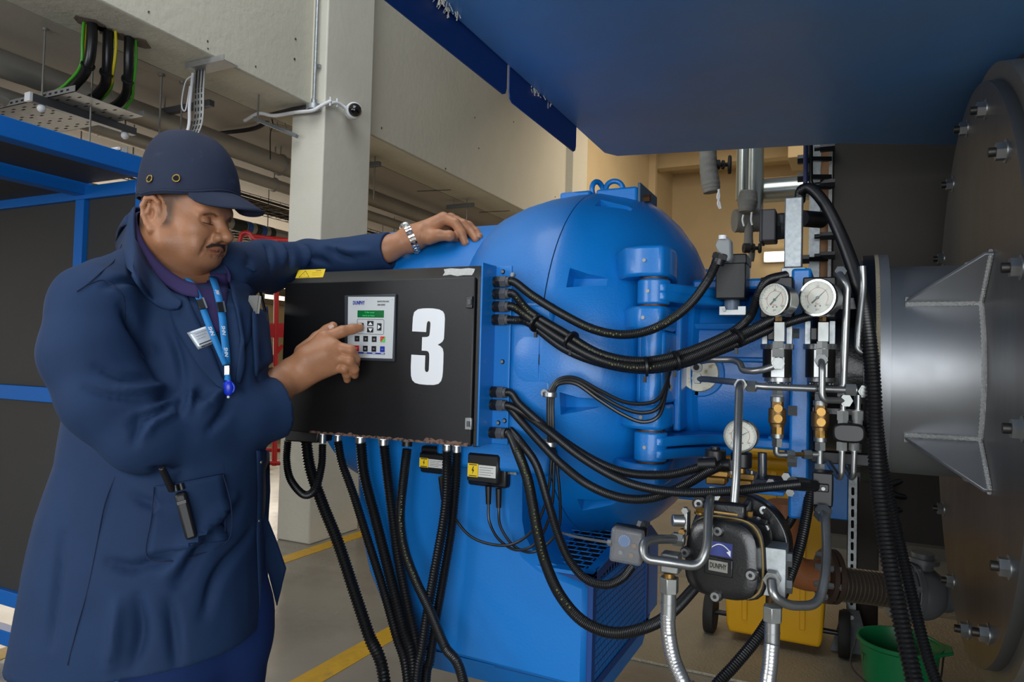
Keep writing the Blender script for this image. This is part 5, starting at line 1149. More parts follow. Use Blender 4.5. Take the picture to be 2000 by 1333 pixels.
tube_thing('far steel tube bending behind the thick ribbed conduit', [(1684, 520, 1.43), (1686, 560, 1.43), (1677, 640, 1.42), (1676, 685, 1.415), (1697, 692, 1.40), (1697, 750, 1.385), (1690, 763, 1.375)], 7.0, .02, [(1688, 765, 1.375, (.3, -1, 0), .0135, .012)])
for (x, lab) in ((1643, 'left'), (1667, 'right')):
    tube_thing('%s short steel tube looping below the small black block' % lab, [(x+2, 868, 1.36), (x, 928, 1.36), (x-4, 935, 1.37), (x-24, 905, 1.43)], 5.6, .012, [(x+1, 872, 1.36, (0, 0, 1), .0105, .016)])
for (x, y, lab) in ((1645, 787, 'left'), (1674, 772, 'right')):
    tube_thing('%s short steel tube entering the top of the small black block' % lab, [(x+2, y, 1.365), (x+1, 812, 1.365), (x, 835, 1.365)], 5.4, .01, [(x+1, 812, 1.365, (0, 0, 1), .0115, .018), (x+1, 825, 1.365, (0, 0, 1), .010, .010)])
db = thing('distributor_block', 'small black distributor block with two tubes above and two below', 'valve block', P(1658, 866, 1.38))
mb = MB(); c = P(1658, 847, 1.34); h = 19*1.34/FPX; w = 29*1.34/FPX
poly = [V3(c[0]+w*math.copysign(abs(math.cos(t))**.55, math.cos(t)), c[1], c[2]+h*math.copysign(abs(math.sin(t))**.7, math.sin(t))) for t in np.linspace(0, 2*math.pi, 28, endpoint=False)]
mb.prism(poly, (0, .045, 0)).build('block', M['blackp'], db, bevel=.004); MB().cyl(c+V3(0, .05, 0), c+V3(0, .14, 0), .02, n=16).build('mount_stem', M['blackp'], db)
tube_thing('steel tube bent in a U at the left of the pump cover', [(1388, 972, 1.27), (1384, 990, 1.23), (1382, 1070, 1.175), (1365, 1108, 1.17), (1300, 1098, 1.17), (1258, 1092, 1.18), (1255, 1060, 1.19), (1280, 1054, 1.21), (1328, 1054, 1.25)], 8.6, .03, [(1325, 1054, 1.245, (1, 0, 0), .0125, .018), (1393, 966, 1.275, (.3, -1, .3), .014, .014)])
tube_thing('steel tube bent in a wide U at the right of the pump', [(1607, 1004, 1.31), (1612, 1014, 1.29), (1615, 1070, 1.25), (1612, 1130, 1.21), (1598, 1184, 1.185), (1540, 1184, 1.17), (1510, 1165, 1.165), (1507, 1135, 1.18)], 8.4, .035, [(1607, 1003, 1.315, (.2, -.7, .8), .0155, .018), (1508, 1132, 1.19, (0, -1, -.1), .0145, .014)])
tube_thing('short steel post under the burner head casting', [(1489, 885, 1.62), (1489, 950, 1.62)], 8.5, .01)
fbox(1436, 1530, 945, 965, 1.6, .05)
ml = thing('support_bracket', 'grey blue bracket plate under the burner head above the pump ring', 'bracket', P(1490, 965, 1.55))
fbox(1470, 1535, 938, 958, 1.56, .08).build('plate', pm('dark blue grey', (44, 52, 66), .5), ml, bevel=.003); fbox(1440, 1528, 958, 966, 1.5, .08).build('blue_edge', M['blue'], ml, bevel=.002)
for (x, y) in ((1505, 944), (1535, 932), (1543, 963)): q = P(x, y, 1.5); MB().hexn(q+V3(0, .02, 0), q, .009).build('bolt', M['zinc'], ml)
# ---- braided hoses
braid = bpy.data.materials.new('steel braid'); braid.use_nodes = True
nt = braid.node_tree; bs = nt.nodes['Principled BSDF']; bs.inputs['Metallic'].default_value = .85; bs.inputs['Roughness'].default_value = .32
tcn = nt.nodes.new('ShaderNodeTexCoord'); wv = nt.nodes.new('ShaderNodeTexWave'); wv.inputs['Scale'].default_value = 190
nt.links.new(tcn.outputs['Object'], wv.inputs['Vector']); wv.bands_direction = 'DIAGONAL'
rmp = nt.nodes.new('ShaderNodeMapRange'); nt.links.new(wv.outputs['Fac'], rmp.inputs['Value']); rmp.inputs['To Min'].default_value = .25; rmp.inputs['To Max'].default_value = .62
nt.links.new(rmp.outputs['Result'], bs.inputs['Base Color'])
def hose(label, x, y, d, path, elbow):
    t = thing('braided_hose', label, 'hose', path[-1], 'braided steel fuel hoses')
    vhex(x, y, y+30, 19, d).build('swivel_nut', M['zinc'], t, bevel=.001); vcyl(x-1, y+29, y+80, 14.5, d).cyl(P(x-1, y+50, d), P(x-1, y+52, d), 15.5*d/FPX, n=20).build('ferrule', M['steel'], t)
    sp = spline(path, 12); q = resample(sp, .0022)
    mb = MB(); rr = 14.5*d/FPX
    mb.tube(q, [rr*(1+.035*math.sin(i*2.4)) for i in range(len(q))], 14).build('braid', braid, t)
    if elbow:
        fbox(x-18, x+18, y-44, y-6, d-.008, .03).build('elbow_block', M['zinc'], t, bevel=.003); vcyl(x, y-8, y, 11, d).build('neck', M['brass'], t)
hose('left braided steel fuel hose dropping from the elbow beside the pump', 1307, 1128, 1.20, [P(1304, 1200, 1.20), P(1306, 1240, 1.195), P(1316, 1290, 1.18), P(1338, 1345, 1.16), P(1360, 1420, 1.15), V3(-.25, 1.22, .12), V3(-.15, 1.35, .03), V3(.05, 1.5, .03)], True)
hose('right braided steel fuel hose below the pump manifold block', 1509, 1184, 1.175, [P(1507, 1260, 1.17), P(1504, 1300, 1.16), P(1499, 1345, 1.15), P(1496, 1430, 1.14), V3(-.05, 1.12, .15), V3(.03, 1.2, .03), V3(.2, 1.4, .03)], False)
# ---- thick ribbed conduits on the right
conduit('thick ribbed conduit arching over the burner head and down past the throat', [(1562, 392, 1.95), (1566, 372, 1.92), (1585, 370, 1.88), (1612, 400, 1.80), (1640, 455, 1.70), (1665, 520, 1.58), (1685, 590, 1.47), (1698, 670, 1.40), (1706, 760, 1.36), (1709, 850, 1.33), (1715, 940, 1.29), (1728, 1040, 1.25), (1745, 1140, 1.21), (1768, 1250, 1.17), (1788, 1340, 1.14), (1810, 1450, 1.1)], r=.0150, pitch=.0075, dep=.20, n=16)
conduit('thinner ribbed conduit running behind the thick one to the floor', [(1706, 690, 1.44), (1712, 800, 1.42), (1726, 920, 1.40), (1752, 1040, 1.37), (1780, 1160, 1.34), (1807, 1270, 1.31), (1832, 1345, 1.29), (1865, 1450, 1.25)], r=.0115, pitch=.006, dep=.20, n=14)
conduit('dark conduit hanging behind the pump manifold', [(1582, 962, 1.50), (1575, 1010, 1.48), (1562, 1070, 1.45), (1545, 1120, 1.43), (1520, 1180, 1.40), (1480, 1245, 1.38), (1435, 1300, 1.36), (1395, 1345, 1.35), (1350, 1420, 1.34)], r=.0115, pitch=.005, dep=.12)
conduit('dark conduit curving behind the pump ring', [(1560, 955, 1.56), (1552, 1000, 1.55), (1535, 1030, 1.53), (1510, 1045, 1.5)], r=.010, pitch=.005, dep=.12)

# ================================================================== floor standing things behind the pump
ym = pm('yellow bin plastic', (214, 158, 12), .45, var=.06, vscale=4)
bin_ = thing('wheelie_bin', 'yellow plastic wheelie bin standing on the floor behind the pump', 'bin', PZ(1515, 1262, 0))
c0 = PZ(1425, 1232, .06); c1 = PZ(1585, 1272, .06)
bd = 3.05; L = P(1425, 1200, bd); Rr = P(1590, 1200, bd); w0 = (Rr[0]-L[0]); cx, cy = (L[0]+Rr[0])/2, (L[1]+Rr[1])/2
def bsec(z, hw, hd): return [V3(cx-hw, cy-hd+.25, z), V3(cx+hw, cy-hd+.25, z), V3(cx+hw, cy+hd+.25, z), V3(cx-hw, cy+hd+.25, z)]
secs = [(.05, .19, .18), (.09, .20, .19), (.20, .205, .195), (.80, .235, .235), (.82, .255, .255), (.86, .255, .255)]
vs = []; fs = []
for s_ in secs: vs += bsec(*s_)
for i in range(len(secs)-1):
    for j in range(4): fs.append((i*4+j, i*4+(j+1) % 4, (i+1)*4+(j+1) % 4, (i+1)*4+j))
fs += [(3, 2, 1, 0), tuple(len(secs)*4-4+j for j in range(4))]
MB().add(vs, fs).build('bin_body', ym, bin_, bevel=.018, segs=3)
for k in (-.12, 0, .12): MB().prism([V3(cx+k-.012, cy+.25-.20, .12), V3(cx+k+.012, cy+.25-.20, .12), V3(cx+k+.012, cy+.25-.242, .8), V3(cx+k-.012, cy+.25-.242, .8)], (0, .02, 0)).build('rib', ym, bin_, bevel=.004)
MB().box(cx-.27, cx+.27, cy+.25-.28, cy+.25+.27, .86, .90).build('lid', ym, bin_, bevel=.015, segs=3)
MB().cyl((cx-.22, cy+.02, .92), (cx+.22, cy+.02, .92), .014, n=12).build('handle', ym, bin_)
rb = pm('tyre rubber', (26, 24, 23), .7)
for sx in (-1, 1):
    wl2 = V3(cx+sx*.285, cy+.16, .10)
    wh = MB().lathe(wl2, (1, 0, 0), [(-.022, .05), (-.024, .075), (-.022, .096), (-.012, .10), (.012, .10), (.022, .096), (.024, .075), (.022, .05)], 32).build('wheel', rb, bin_)
    MB().cyl(wl2-V3(.02, 0, 0), wl2+V3(.02, 0, 0), .05, n=24).build('wheel_hub', pm('hub brown', (82, 62, 46), .6), wh)
MB().cyl((cx-.29, cy+.16, .10), (cx+.29, cy+.16, .10), .012, n=12).build('axle', M['blackp'], bin_)
# strut post with splayed foot
up = thing('strut_post', 'galvanised slotted strut post with a splayed foot plate on the floor', 'post', PZ(1660, 1262, 0))
q = PZ(1662, 1262, 0); tz = P(1668, 935, 3.15)[2]
MB().box(q[0]-.021, q[0]-.018, q[1], q[1]+.04, 0, tz).box(q[0]+.018, q[0]+.021, q[1], q[1]+.04, 0, tz).box(q[0]-.021, q[0]+.021, q[1], q[1]+.003, 0, tz).build('channel', M['galv'], up)
k = 0; z = .2
while z < tz-.05:
    mb = MB(); mb.prism([V3(q[0]+.0065*math.cos(t), q[1]-.0006, z+.012*(1 if math.sin(t) > 0 else -1)+.0065*math.sin(t)) for t in np.linspace(0, 2*math.pi, 14, endpoint=False)], (0, .002, 0)); mb.build('slot', slotm, up, smooth=0); z += .05
fp = MB().prism([PZ(1620, 1272, .0)+V3(0, -.03, .002), PZ(1698, 1284, 0)+V3(.01, -.03, .002), V3(q[0]+.032, q[1]-.01, .165), V3(q[0]-.035, q[1]-.01, .165)], (0, .006, 0)).build('foot_plate', M['galv'], up, bevel=.001)
for zz in (.03, .14): MB().hexn((q[0], q[1]-.03+.012, zz), (q[0], q[1]-.045, zz), .011).build('foot_bolt', M['steel'], up)
# rusty elbow, bellows and grey valve
rustp = pm('rust primer pipe', (140, 84, 46), .55, var=.18, vscale=10, bump=.2, bscale=40)
gl = thing('gas_pipe', 'rust brown pipe elbow with a bolted flange beside the yellow bin', 'pipe', P(1545, 1160, 2.5))
d = 2.35
MB().tube(fillet([P(1530, 980, d), P(1532, 1095, d), P(1560, 1122, d), P(1622, 1128, d)], .16, 12), 30*d/FPX, 24).build('elbow', rustp, gl)
MB().cyl(P(1600, 1127, d), P(1603, 1127, d), 32*d/FPX, n=24).build('weld_ring', rustp, gl)
MB().cyl(P(1608, 1125, d), P(1617, 1126, d), 52*d/FPX, n=32).cyl(P(1620, 1126, d), P(1630, 1127, d), 52*d/FPX, n=32).build('flange', pm('dark flange', (66, 50, 40), .6, .3), gl)
for kk in range(8):
    a = 2*math.pi*(kk+.2)/8; c = P(1615, 1126, d); MB().hexn(c+V3(-.035, .07*math.cos(a), .07*math.sin(a)), c+V3(.045, .07*math.cos(a), .07*math.sin(a)), .011).build('flange_bolt', M['steel'], gl)
bw = thing('bellows', 'dark steel bellows joining the rust pipe to the grey valve', 'bellows', P(1690, 1190, d))
qq = resample([P(1632, 1140, d), P(1745, 1154, d)], .0035); MB().tube(qq, [(33 if i % 4 in (0, 1) else 26)*d/FPX for i in range(len(qq))], 26).build('convolutions', pm('bellows steel', (110, 100, 90), .4, .6), bw)
gv = thing('shutoff_valve', 'grey cast valve with bolted flanges beside the boiler plate', 'valve', P(1790, 1210, d))
gcast = pm('grey valve paint', (96, 98, 100), .45, .2)
MB().cyl(P(1748, 1152, d), P(1762, 1154, d), 58*d/FPX, n=32).cyl(P(1765, 1154, d), P(1778, 1156, d), 58*d/FPX, n=32).build('flange', gcast, gv, bevel=.002)
MB().ball(P(1800, 1158, d), (46*d/FPX, 50*d/FPX, 52*d/FPX), 24).cyl(P(1775, 1156, d), P(1850, 1162, d), 34*d/FPX, n=24).build('body', gcast, gv)
MB().cyl(P(1800, 1120, d), P(1802, 1080, d), 20*d/FPX, n=20).cyl(P(1801, 1098, d), P(1802, 1090, d), 30*d/FPX, n=20).build('bonnet', gcast, gv)
for kk in range(8):
    a = 2*math.pi*(kk+.5)/8; c = P(1763, 1154, d); MB().hexn(c+V3(-.04, .083*math.cos(a), .083*math.sin(a)), c+V3(.05, .083*math.cos(a), .083*math.sin(a)), .011).build('flange_bolt', M['steel'], gv)
# green bucket
gk = thing('green_bucket', 'green plastic bucket on the floor under the boiler valve', 'bucket', PZ(1758, 1400, 0))
bz = .30; bc_ = P(1756, 1253, 2.52); bx, by = bc_[0], bc_[1]; bz = bc_[2]
grm = pm('green bucket plastic', (4, 112, 62), .42, var=.05, vscale=6)
MB().lathe((bx, by, .005), (0, 0, 1), [(.0, .09), (.0, .10), (bz-.02, .128), (bz-.012, .137), (bz, .138), (bz, .130), (bz-.03, .123), (.01, .095), (.01, .001)], 40).build('bucket_shell', grm, gk)
MB().prism([V3(bx+.10, by-.09, bz), V3(bx+.165, by-.03, bz+.004), V3(bx+.165, by+.03, bz+.004), V3(bx+.10, by+.09, bz)], (0, 0, -.012)).build('pouring_lip', grm, gk, bevel=.004)
MB().tube(spline([V3(bx-.139, by, bz-.02), V3(bx-.15, by-.10, bz-.09), V3(bx-.03, by-.17, bz-.13), V3(bx+.10, by-.13, bz-.09), V3(bx+.139, by, bz-.02)], 8), .003, 8).build('bail_handle', M['darkmetal'], gk)
text('T', .04, V3(bx-.115, by-.058, bz-.06), V3(.45, -.9, 0), V3(0, 0, 1), M['dark'], gk, 'lettering')
# dark clutter, and a thin pale sheet as a painted patch of sunlight
sh = thing('sunlight_patch', 'pale sheet laid as a patch of sunlight on the floor below the boiler', 'sheet', PZ(1770, 1045, 0)); MB().prism([PZ(1740, 1022, .004), PZ(1800, 1030, .004), PZ(1815, 1066, .004), PZ(1762, 1060, .004)], (0, 0, .003)).build('sheet', pm('pale sunlight', (188, 184, 168), .6), sh)
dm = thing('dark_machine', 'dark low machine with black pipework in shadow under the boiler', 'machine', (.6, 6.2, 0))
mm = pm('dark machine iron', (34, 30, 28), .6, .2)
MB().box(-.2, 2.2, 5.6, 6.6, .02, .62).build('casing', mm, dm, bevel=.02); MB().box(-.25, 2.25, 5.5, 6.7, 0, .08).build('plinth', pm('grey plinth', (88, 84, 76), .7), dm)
for (a, b, c_) in (((1695, 940), (1740, 965), (1788, 975)), ((1690, 1000), (1715, 960), (1770, 935)), ((1700, 930), (1712, 985), (1780, 1000))):
    MB().tube(spline([P(a[0], a[1], 4.9), P(b[0], b[1], 4.85), P(c_[0], c_[1], 4.9)], 8), .02, 10).build('black_pipe', M['blackp'], dm)
# ================================================================== signed distance modelling for the man
def sd_rc(p, a, b, ra, rb):
    a = np.asarray(a); ab = np.asarray(b)-a; t = np.clip(((p-a)@ab)/max(ab@ab, 1e-9), 0, 1)
    return np.linalg.norm(p-a-t[:, None]*ab, axis=1)-(ra+(rb-ra)*t)
def sd_el(p, c, ax, r):
    q = (p-np.asarray(c))@np.asarray(ax).T; r = np.asarray(r); k0 = np.linalg.norm(q/r, axis=1); k1 = np.linalg.norm(q/(r*r), axis=1)+1e-9
    return k0*(k0-1)/k1
def smin(a, b, k):
    h = np.clip(.5+.5*(b-a)/k, 0, 1); return b*(1-h)+a*h-k*h*(1-h)
def smax(a, b, k): return -smin(-a, -b, k)
class SDF:
    def __init__(s): s.ops = []
    def rc(s, a, b, ra, rb=None, k=.02, op='u'): s.ops.append((op, k, 'rc', np.asarray(a, float), np.asarray(b, float), ra, ra if rb is None else rb)); return s
    def el(s, c, ax, r, k=.02, op='u'): s.ops.append((op, k, 'el', np.asarray(c, float), np.asarray(ax, float), r)); return s
    def fn(s, f, k=.02, op='u'): s.ops.append((op, k, 'fn', f)); return s
    def chain(s, pts, rs, k=.02, op='u'):
        for i in range(len(pts)-1): s.rc(pts[i], pts[i+1], rs[i], rs[i+1], k, op)
        return s
    def cull(s, c, rad):
        n = SDF()
        for o in s.ops:
            if o[2] == 'rc':
                a, b = o[3], o[4]; ab = b-a; t = min(1, max(0, ((c-a)@ab)/max(ab@ab, 1e-9))); lb = np.linalg.norm(c-a-t*ab)-max(o[5], o[6])-rad
                if lb > o[1]+.012: continue
            elif o[2] == 'el':
                if np.linalg.norm(c-o[3])-max(o[5])-rad > o[1]+.012: continue
            elif isinstance(o[3], SDF):
                q = o[3].cull(c, rad)
                if not q.ops and o[0] == 'u': continue
                o = o[:3]+(q,)
            n.ops.append(o)
        return n
    def __call__(s, p):
        d = np.full(len(p), 9.0)
        for o in s.ops:
            e = sd_rc(p, *o[3:]) if o[2] == 'rc' else sd_el(p, *o[3:]) if o[2] == 'el' else o[3](p)
            if o[0] == 'u': d = smin(d, e, o[1])
            elif o[0] == 's': d = smax(d, -e, o[1])
            else: d = smax(d, e, o[1])
        return d
def march(f, px_, n=48, start=.7, relax=.75):
    R_ = np.array([ray(x, y) for x, y in px_]); nl = np.linalg.norm(R_, axis=1); U_ = R_/nl[:, None]; t = np.full(len(R_), start)
    for _ in range(n): t = t+relax*f(CAM+U_*t[:, None])
    return CAM+U_*np.minimum(t, 4)[:, None]
def grad(f, p, e=.002):
    f0 = f(p-e*.35); g = np.stack([f(p-e*.35+np.eye(3)[i]*e)-f0 for i in range(3)], 1); return g/(np.linalg.norm(g, axis=1)[:, None]+1e-9)
def surf_nets(f, lo, hi, h, B=8):
    lo = np.asarray(lo, float); nb = np.ceil((np.asarray(hi)-lo)/(h*B)).astype(int)
    bi = np.stack(np.meshgrid(*[np.arange(k) for k in nb], indexing='ij'), -1).reshape(-1, 3)
    d = f(lo+(bi+.5)*h*B); bi = bi[np.abs(d) < h*B*1.35+.012]
    g = np.stack(np.meshgrid(*[np.arange(B+1)]*3, indexing='ij'), -1).reshape(-1, 3)
    N = nb*B+2; V = []; K = []; Q = []
    vals = []
    subs = [f.cull(lo+(b+.5)*h*B, h*B*.9) for b in bi]
    for b, fb in zip(bi, subs): vals.append(fb(lo+(b*B+g)*h).reshape(B+1, B+1, B+1))
    vals = np.stack(vals); S = vals < 0
    corners = [(i, j, k) for i in (0, 1) for j in (0, 1) for k in (0, 1)]
    cs = np.stack([S[:, i:B+i, j:B+j, k:B+k] for i, j, k in corners], -1); act = cs.any(-1) & ~cs.all(-1)
    n_, ci, cj, ck = np.nonzero(act)
    cv = np.stack([vals[n_, ci+i, cj+j, ck+k] for i, j, k in corners], -1); cc = np.array(corners, float)
    acc = np.zeros((len(n_), 3)); cnt = np.zeros(len(n_))
    for a in range(8):
        for b in range(a+1, 8):
            if np.abs(cc[a]-cc[b]).sum() == 1:
                va, vb = cv[:, a], cv[:, b]; m = (va < 0) != (vb < 0); t = np.where(m, va/(va-vb+1e-12), 0)
                acc += np.where(m[:, None], cc[a]+(cc[b]-cc[a])*t[:, None], 0); cnt += m
    base = bi[n_]*B+np.stack([ci, cj, ck], 1); verts = lo+(base+acc/np.maximum(cnt, 1)[:, None])*h
    key = ((base[:, 0]+1)*N[1]+base[:, 1]+1)*(N[2]+2)+base[:, 2]+1
    order = np.argsort(key); skey = key[order]
    def look(c):
        k = ((c[:, 0]+1)*N[1]+c[:, 1]+1)*(N[2]+2)+c[:, 2]+1; i = np.searchsorted(skey, k); i = np.minimum(i, len(skey)-1); ok = skey[i] == k; return order[i], ok
    faces = []
    for ax in range(3):
        e = np.eye(3, dtype=int)[ax]; o1, o2 = np.eye(3, dtype=int)[(ax+1) % 3], np.eye(3, dtype=int)[(ax+2) % 3]
        A = S[:, :B, :B, :B]; Bv = S[:, e[0]:B+e[0], e[1]:B+e[1], e[2]:B+e[2]]; m = A != Bv
        n2, i2, j2, k2 = np.nonzero(m); c = bi[n2]*B+np.stack([i2, j2, k2], 1); ins = A[n2, i2, j2, k2]
        q = []; ok = np.ones(len(c), bool)
        for off in (0*o1, -o1, -o1-o2, -o2): idx, o = look(c+off); q.append(idx); ok &= o
        q = np.stack(q, 1)[ok]; ins = ins[ok]
        q = np.where(ins[:, None], q, q[:, ::-1]); faces.append(q)
    faces = np.concatenate(faces)
    st = np.searchsorted(n_, np.arange(len(bi)+1))
    for i in range(len(bi)):
        if st[i+1] > st[i]: v = verts[st[i]:st[i+1]]; verts[st[i]:st[i+1]] = v-grad(subs[i], v)*subs[i](v)[:, None]*.9
    return verts, faces
def sdf_obj(name, parts, mat, parent, smooth=180, face_mat=None):
    mb = MB(); V = []; Fq = []; b = 0
    for (v, f) in parts: V.append(v); Fq.append(f+b); b += len(v)
    V = np.concatenate(V); Fq = np.concatenate(Fq)
    me = bpy.data.meshes.new(name); org = WLOC[parent]
    me.from_pydata((V-org).tolist(), [], Fq.tolist())
    for q in (mat if isinstance(mat, list) else [mat]): me.materials.append(q)
    if face_mat is not None: me.polygons.foreach_set('material_index', face_mat(V[Fq].mean(1)).astype(np.int32))
    me.update(); me.polygons.foreach_set('use_smooth', [True]*len(me.polygons))
    o = bpy.data.objects.new(name, me); COL.objects.link(o); o.parent = parent; WLOC[o] = org; return o

# ------------------------------------------------------------------ materials
navy_coat = pm('navy work coat', (27, 49, 82), .78, var=.10, vscale=7, bump=.10, bscale=700, spec=.25)
navy_trs = pm('navy trousers', (22, 44, 92), .8, var=.08, vscale=7, bump=.10, bscale=600, spec=.2)
polo = pm('dark purple polo', (52, 44, 84), .85, bump=.15, bscale=700, spec=.2)
capm = pm('navy cap cloth', (36, 44, 64), .8, var=.12, vscale=12, bump=.12, bscale=800, spec=.25, second=(62, 70, 92), sscale=22, slo=.62, shi=.8)
skin = pm('brown skin', (164, 114, 82), .45, var=.12, vscale=30, bump=.10, bscale=220, spec=.4)
stub = pm('shaved hair skin', (104, 76, 60), .6, var=.25, vscale=160, bump=.3, bscale=300, spec=.3)
nailm = pm('finger nail', (196, 156, 136), .3, spec=.5)
hairm = pm('black hair', (50, 40, 35), .6, var=.3, vscale=120, bump=.6, bscale=350)
person = thing('person', 'man in navy work coat and cap pressing a keypad button beside the burner', 'person', (P(330, 1100, 1.48)[0], P(330, 1100, 1.48)[1], 0))
def pr(px_, d): return px_*d/FPX

# ------------------------------------------------------------------ head frame
FI = math.radians(14); PT = math.radians(6)
hf0 = CR*math.cos(FI)-CF*math.sin(FI); hs = -CF*math.cos(FI)-CR*math.sin(FI)
hf = hf0*math.cos(PT)-CU*math.sin(PT); hu = hf0*math.sin(PT)+CU*math.cos(PT)
HAX = np.stack([hf, hu, hs]); HS = 1.0
HK = .94
EAR = P(305, 421, 1.45); HC = EAR-hs*.072*HK
def H(x, y, z): return HC+(hf*x+hu*y+hs*z)*HK
def HL(p): return (p-HC)@HAX.T/HK
class HSDF(SDF):
    def rc(s, a, b, ra, rb=None, k=.02, op='u'): return SDF.rc(s, a, b, ra*HK, None if rb is None else rb*HK, k*HK, op)
    def el(s, c, ax, r, k=.02, op='u'): return SDF.el(s, c, ax, tuple(q*HK for q in r), k*HK, op)
head = HSDF()
head.el(H(.012, .050, 0), HAX, (.100, .090, .076), .02)
head.el(H(.052, -.018, 0), HAX, (.058, .074, .060), .03)
head.el(H(.045, -.058, 0), HAX, (.050, .036, .053), .03)
head.rc(H(.094, .026, -.036), H(.094, .026, .036), .015, .015, .02)
head.rc(H(.100, .030, -.016), H(.100, .030, .016), .014, .014, .02)
for s in (-1, 1):
    head.el(H(.072, -.020, s*.038), HAX, (.030, .026, .024), .022)
    head.rc(H(.078, -.077, s*.014), H(.022, -.052, s*.051), .022, .024, .025); head.rc(H(.022, -.052, s*.051), H(.0, -.005, s*.064), .024, .016, .025)
    head.el(H(.112, .004, s*.034), HAX, (.021, .014, .019), .010, 's')
    head.el(H(.0895, .001, s*.033), HAX, (.0155, .0125, .0155), .003)
    head.rc(H(.101, -.0115, s*.022), H(.094, -.0125, s*.044), .004, .003, .006)
    head.rc(H(.106, .020, s*.016), H(.094, .022, s*.046), .0065, .005, .010)
    head.rc(H(.088, -.014, s*.026), H(.078, -.018, s*.046), .004, .004, .008, 's')
head.rc(H(.102, .016, 0), H(.125, -.020, 0), .0085, .0110, .012)
head.el(H(.1295, -.029, 0), HAX, (.0150, .0130, .0140), .008)
for s in (-1, 1):
    head.el(H(.115, -.033, s*.0145), HAX, (.0140, .0105, .0095), .005)
    head.el(H(.121, -.0435, s*.0065), HAX, (.006, .003, .0035), .003, 's')
head.el(H(.091, -.050, 0), HAX, (.021, .016, .030), .012)
def stick(pts, off=0.0):
    p = np.array(pts)
    for _ in range(8): p = p-grad(head, p)*(head(p)-off)[:, None]
    return list(p)
for s in (-1, 1): head.el(H(.082, -.055, s*.040), HAX, (.016, .020, .014), .014)
MZ = np.linspace(-.027, .027, 9)
_ml = stick([H(.106-.6*abs(z), -.0605-.14*abs(z), z) for z in MZ]); _mu = stick([H(.112-.6*abs(z), -.0555-.25*abs(z), z) for z in MZ[1:-1]], -.003); _md = stick([H(.110-.6*abs(z), -.0665+.12*abs(z), z) for z in MZ[1:-1]], -.003)
_nl = [stick([H(.112, -.030, s*.024), H(.104, -.044, s*.030), H(.097, -.060, s*.036), H(.092, -.074, s*.038)], .0012) for s in (-1, 1)]
SDF.chain(head, _mu, [.003, .0052, .006, .0055, .006, .0052, .003], .004); SDF.chain(head, _md, [.003, .0055, .0068, .007, .0068, .0055, .003], .004)
SDF.chain(head, _ml, [.0024]*9, .0022, 's')
for q in _nl: SDF.chain(head, q, [.0020, .0034, .0034, .0018], .006, 's')
head.rc(H(.104, -.076, -.012), H(.104, -.076, .012), .0045, .0045, .008, 's')
head.el(H(.083, -.082, 0), HAX, (.020, .016, .023), .014)
head.el(H(.048, -.082, 0), HAX, (.048, .024, .047), .02)
head.rc(H(.060, -.090, .034), H(.030, -.092, .048), .003, .003, .008, 's')
# ears
for s in (-1, 1):
    def E(x, y, z): return H(x, y, s*z)
    head.el(E(-.006, .004, .074), HAX, (.019, .031, .007), .006)
    hel = [E(.010, .010, .074), E(.009, .028, .079), E(-.002, .038, .083), E(-.016, .034, .087), E(-.023, .018, .088), E(-.022, -.002, .085), E(-.014, -.020, .081), E(-.004, -.031, .077), E(.003, -.030, .074)]
    head.chain(hel, [.0045, .005, .0052, .0054, .0054, .005, .0052, .0082, .0065], .004)
    head.el(E(-.004, .002, .083), HAX, (.008, .013, .009), .004, 's')
    head.rc(E(-.010, .022, .082), E(-.013, .004, .083), .004, .004, .004)
    head.el(E(.008, .000, .076), HAX, (.005, .008, .006), .003)
# neck
NB = P(318, 548, 1.53)
head.rc(H(-.02, -.02, 0), NB, .064, .075, .03); head.rc(H(.02, -.075, 0), NB+hf*.03, .05, .065, .03)

# ------------------------------------------------------------------ hands
def drum_hit(x, y, rr=.402):
    r = ray(x, y); o = CAM-AXP; a = r[1]**2+r[2]**2; b = o[1]*r[1]+o[2]*r[2]; c = o[1]**2+o[2]**2-rr**2; D_ = b*b-a*c
    return (-b-math.sqrt(max(D_, 0)))/a
rh = SDF()
W0 = P(528, 762, 1.555); W1 = P(575, 733, 1.600)
rh.rc(P(470, 800, 1.49), W0, pr(40, 1.5), pr(37, 1.55), .02); rh.rc(W0, W1, pr(37, 1.55), pr(31, 1.60), .02)
MC = [P(634, 661, 1.618), P(652, 678, 1.608), P(656, 699, 1.606), P(651, 719, 1.612)]
for m, r0 in zip(MC, (17, 16, 15, 14)): rh.rc(W1, m, pr(27, 1.6), pr(r0, 1.6), .018)
rh.rc(P(600, 700, 1.592), P(632, 690, 1.598), pr(22, 1.6), pr(16, 1.6), .02)
FING = [([MC[0], P(668, 648, 1.632), P(689, 643, 1.648), P(702, 640, 1.660)], (13, 11.5, 10, 8.5)),
        ([MC[1], P(684, 684, 1.605), P(694, 702, 1.622), P(695, 712, 1.640)], (12, 10.5, 9.2, 8)),
        ([MC[2], P(682, 705, 1.600), P(692, 722, 1.615), P(693, 733, 1.632)], (11.5, 10, 8.8, 7.6)),
        ([MC[3], P(672, 720, 1.604), P(677, 732, 1.620), P(678, 742, 1.632)], (10.5, 9, 8, 7))]
for pts, rs in FING:
    fs_ = SDF().chain(pts, [pr(q, 1.62) for q in rs], .004); rh.fn(fs_, .0035)
TH = [P(595, 690, 1.625), P(622, 663, 1.660), P(640, 648, 1.672), P(650, 638, 1.668)]
rh.fn(SDF().chain(TH, [pr(q, 1.65) for q in (20, 14.5, 12.5, 9.5)], .01), .010)
lh = SDF()
LW0 = P(755, 487, 1.91); LW1 = P(803, 467, 1.92)
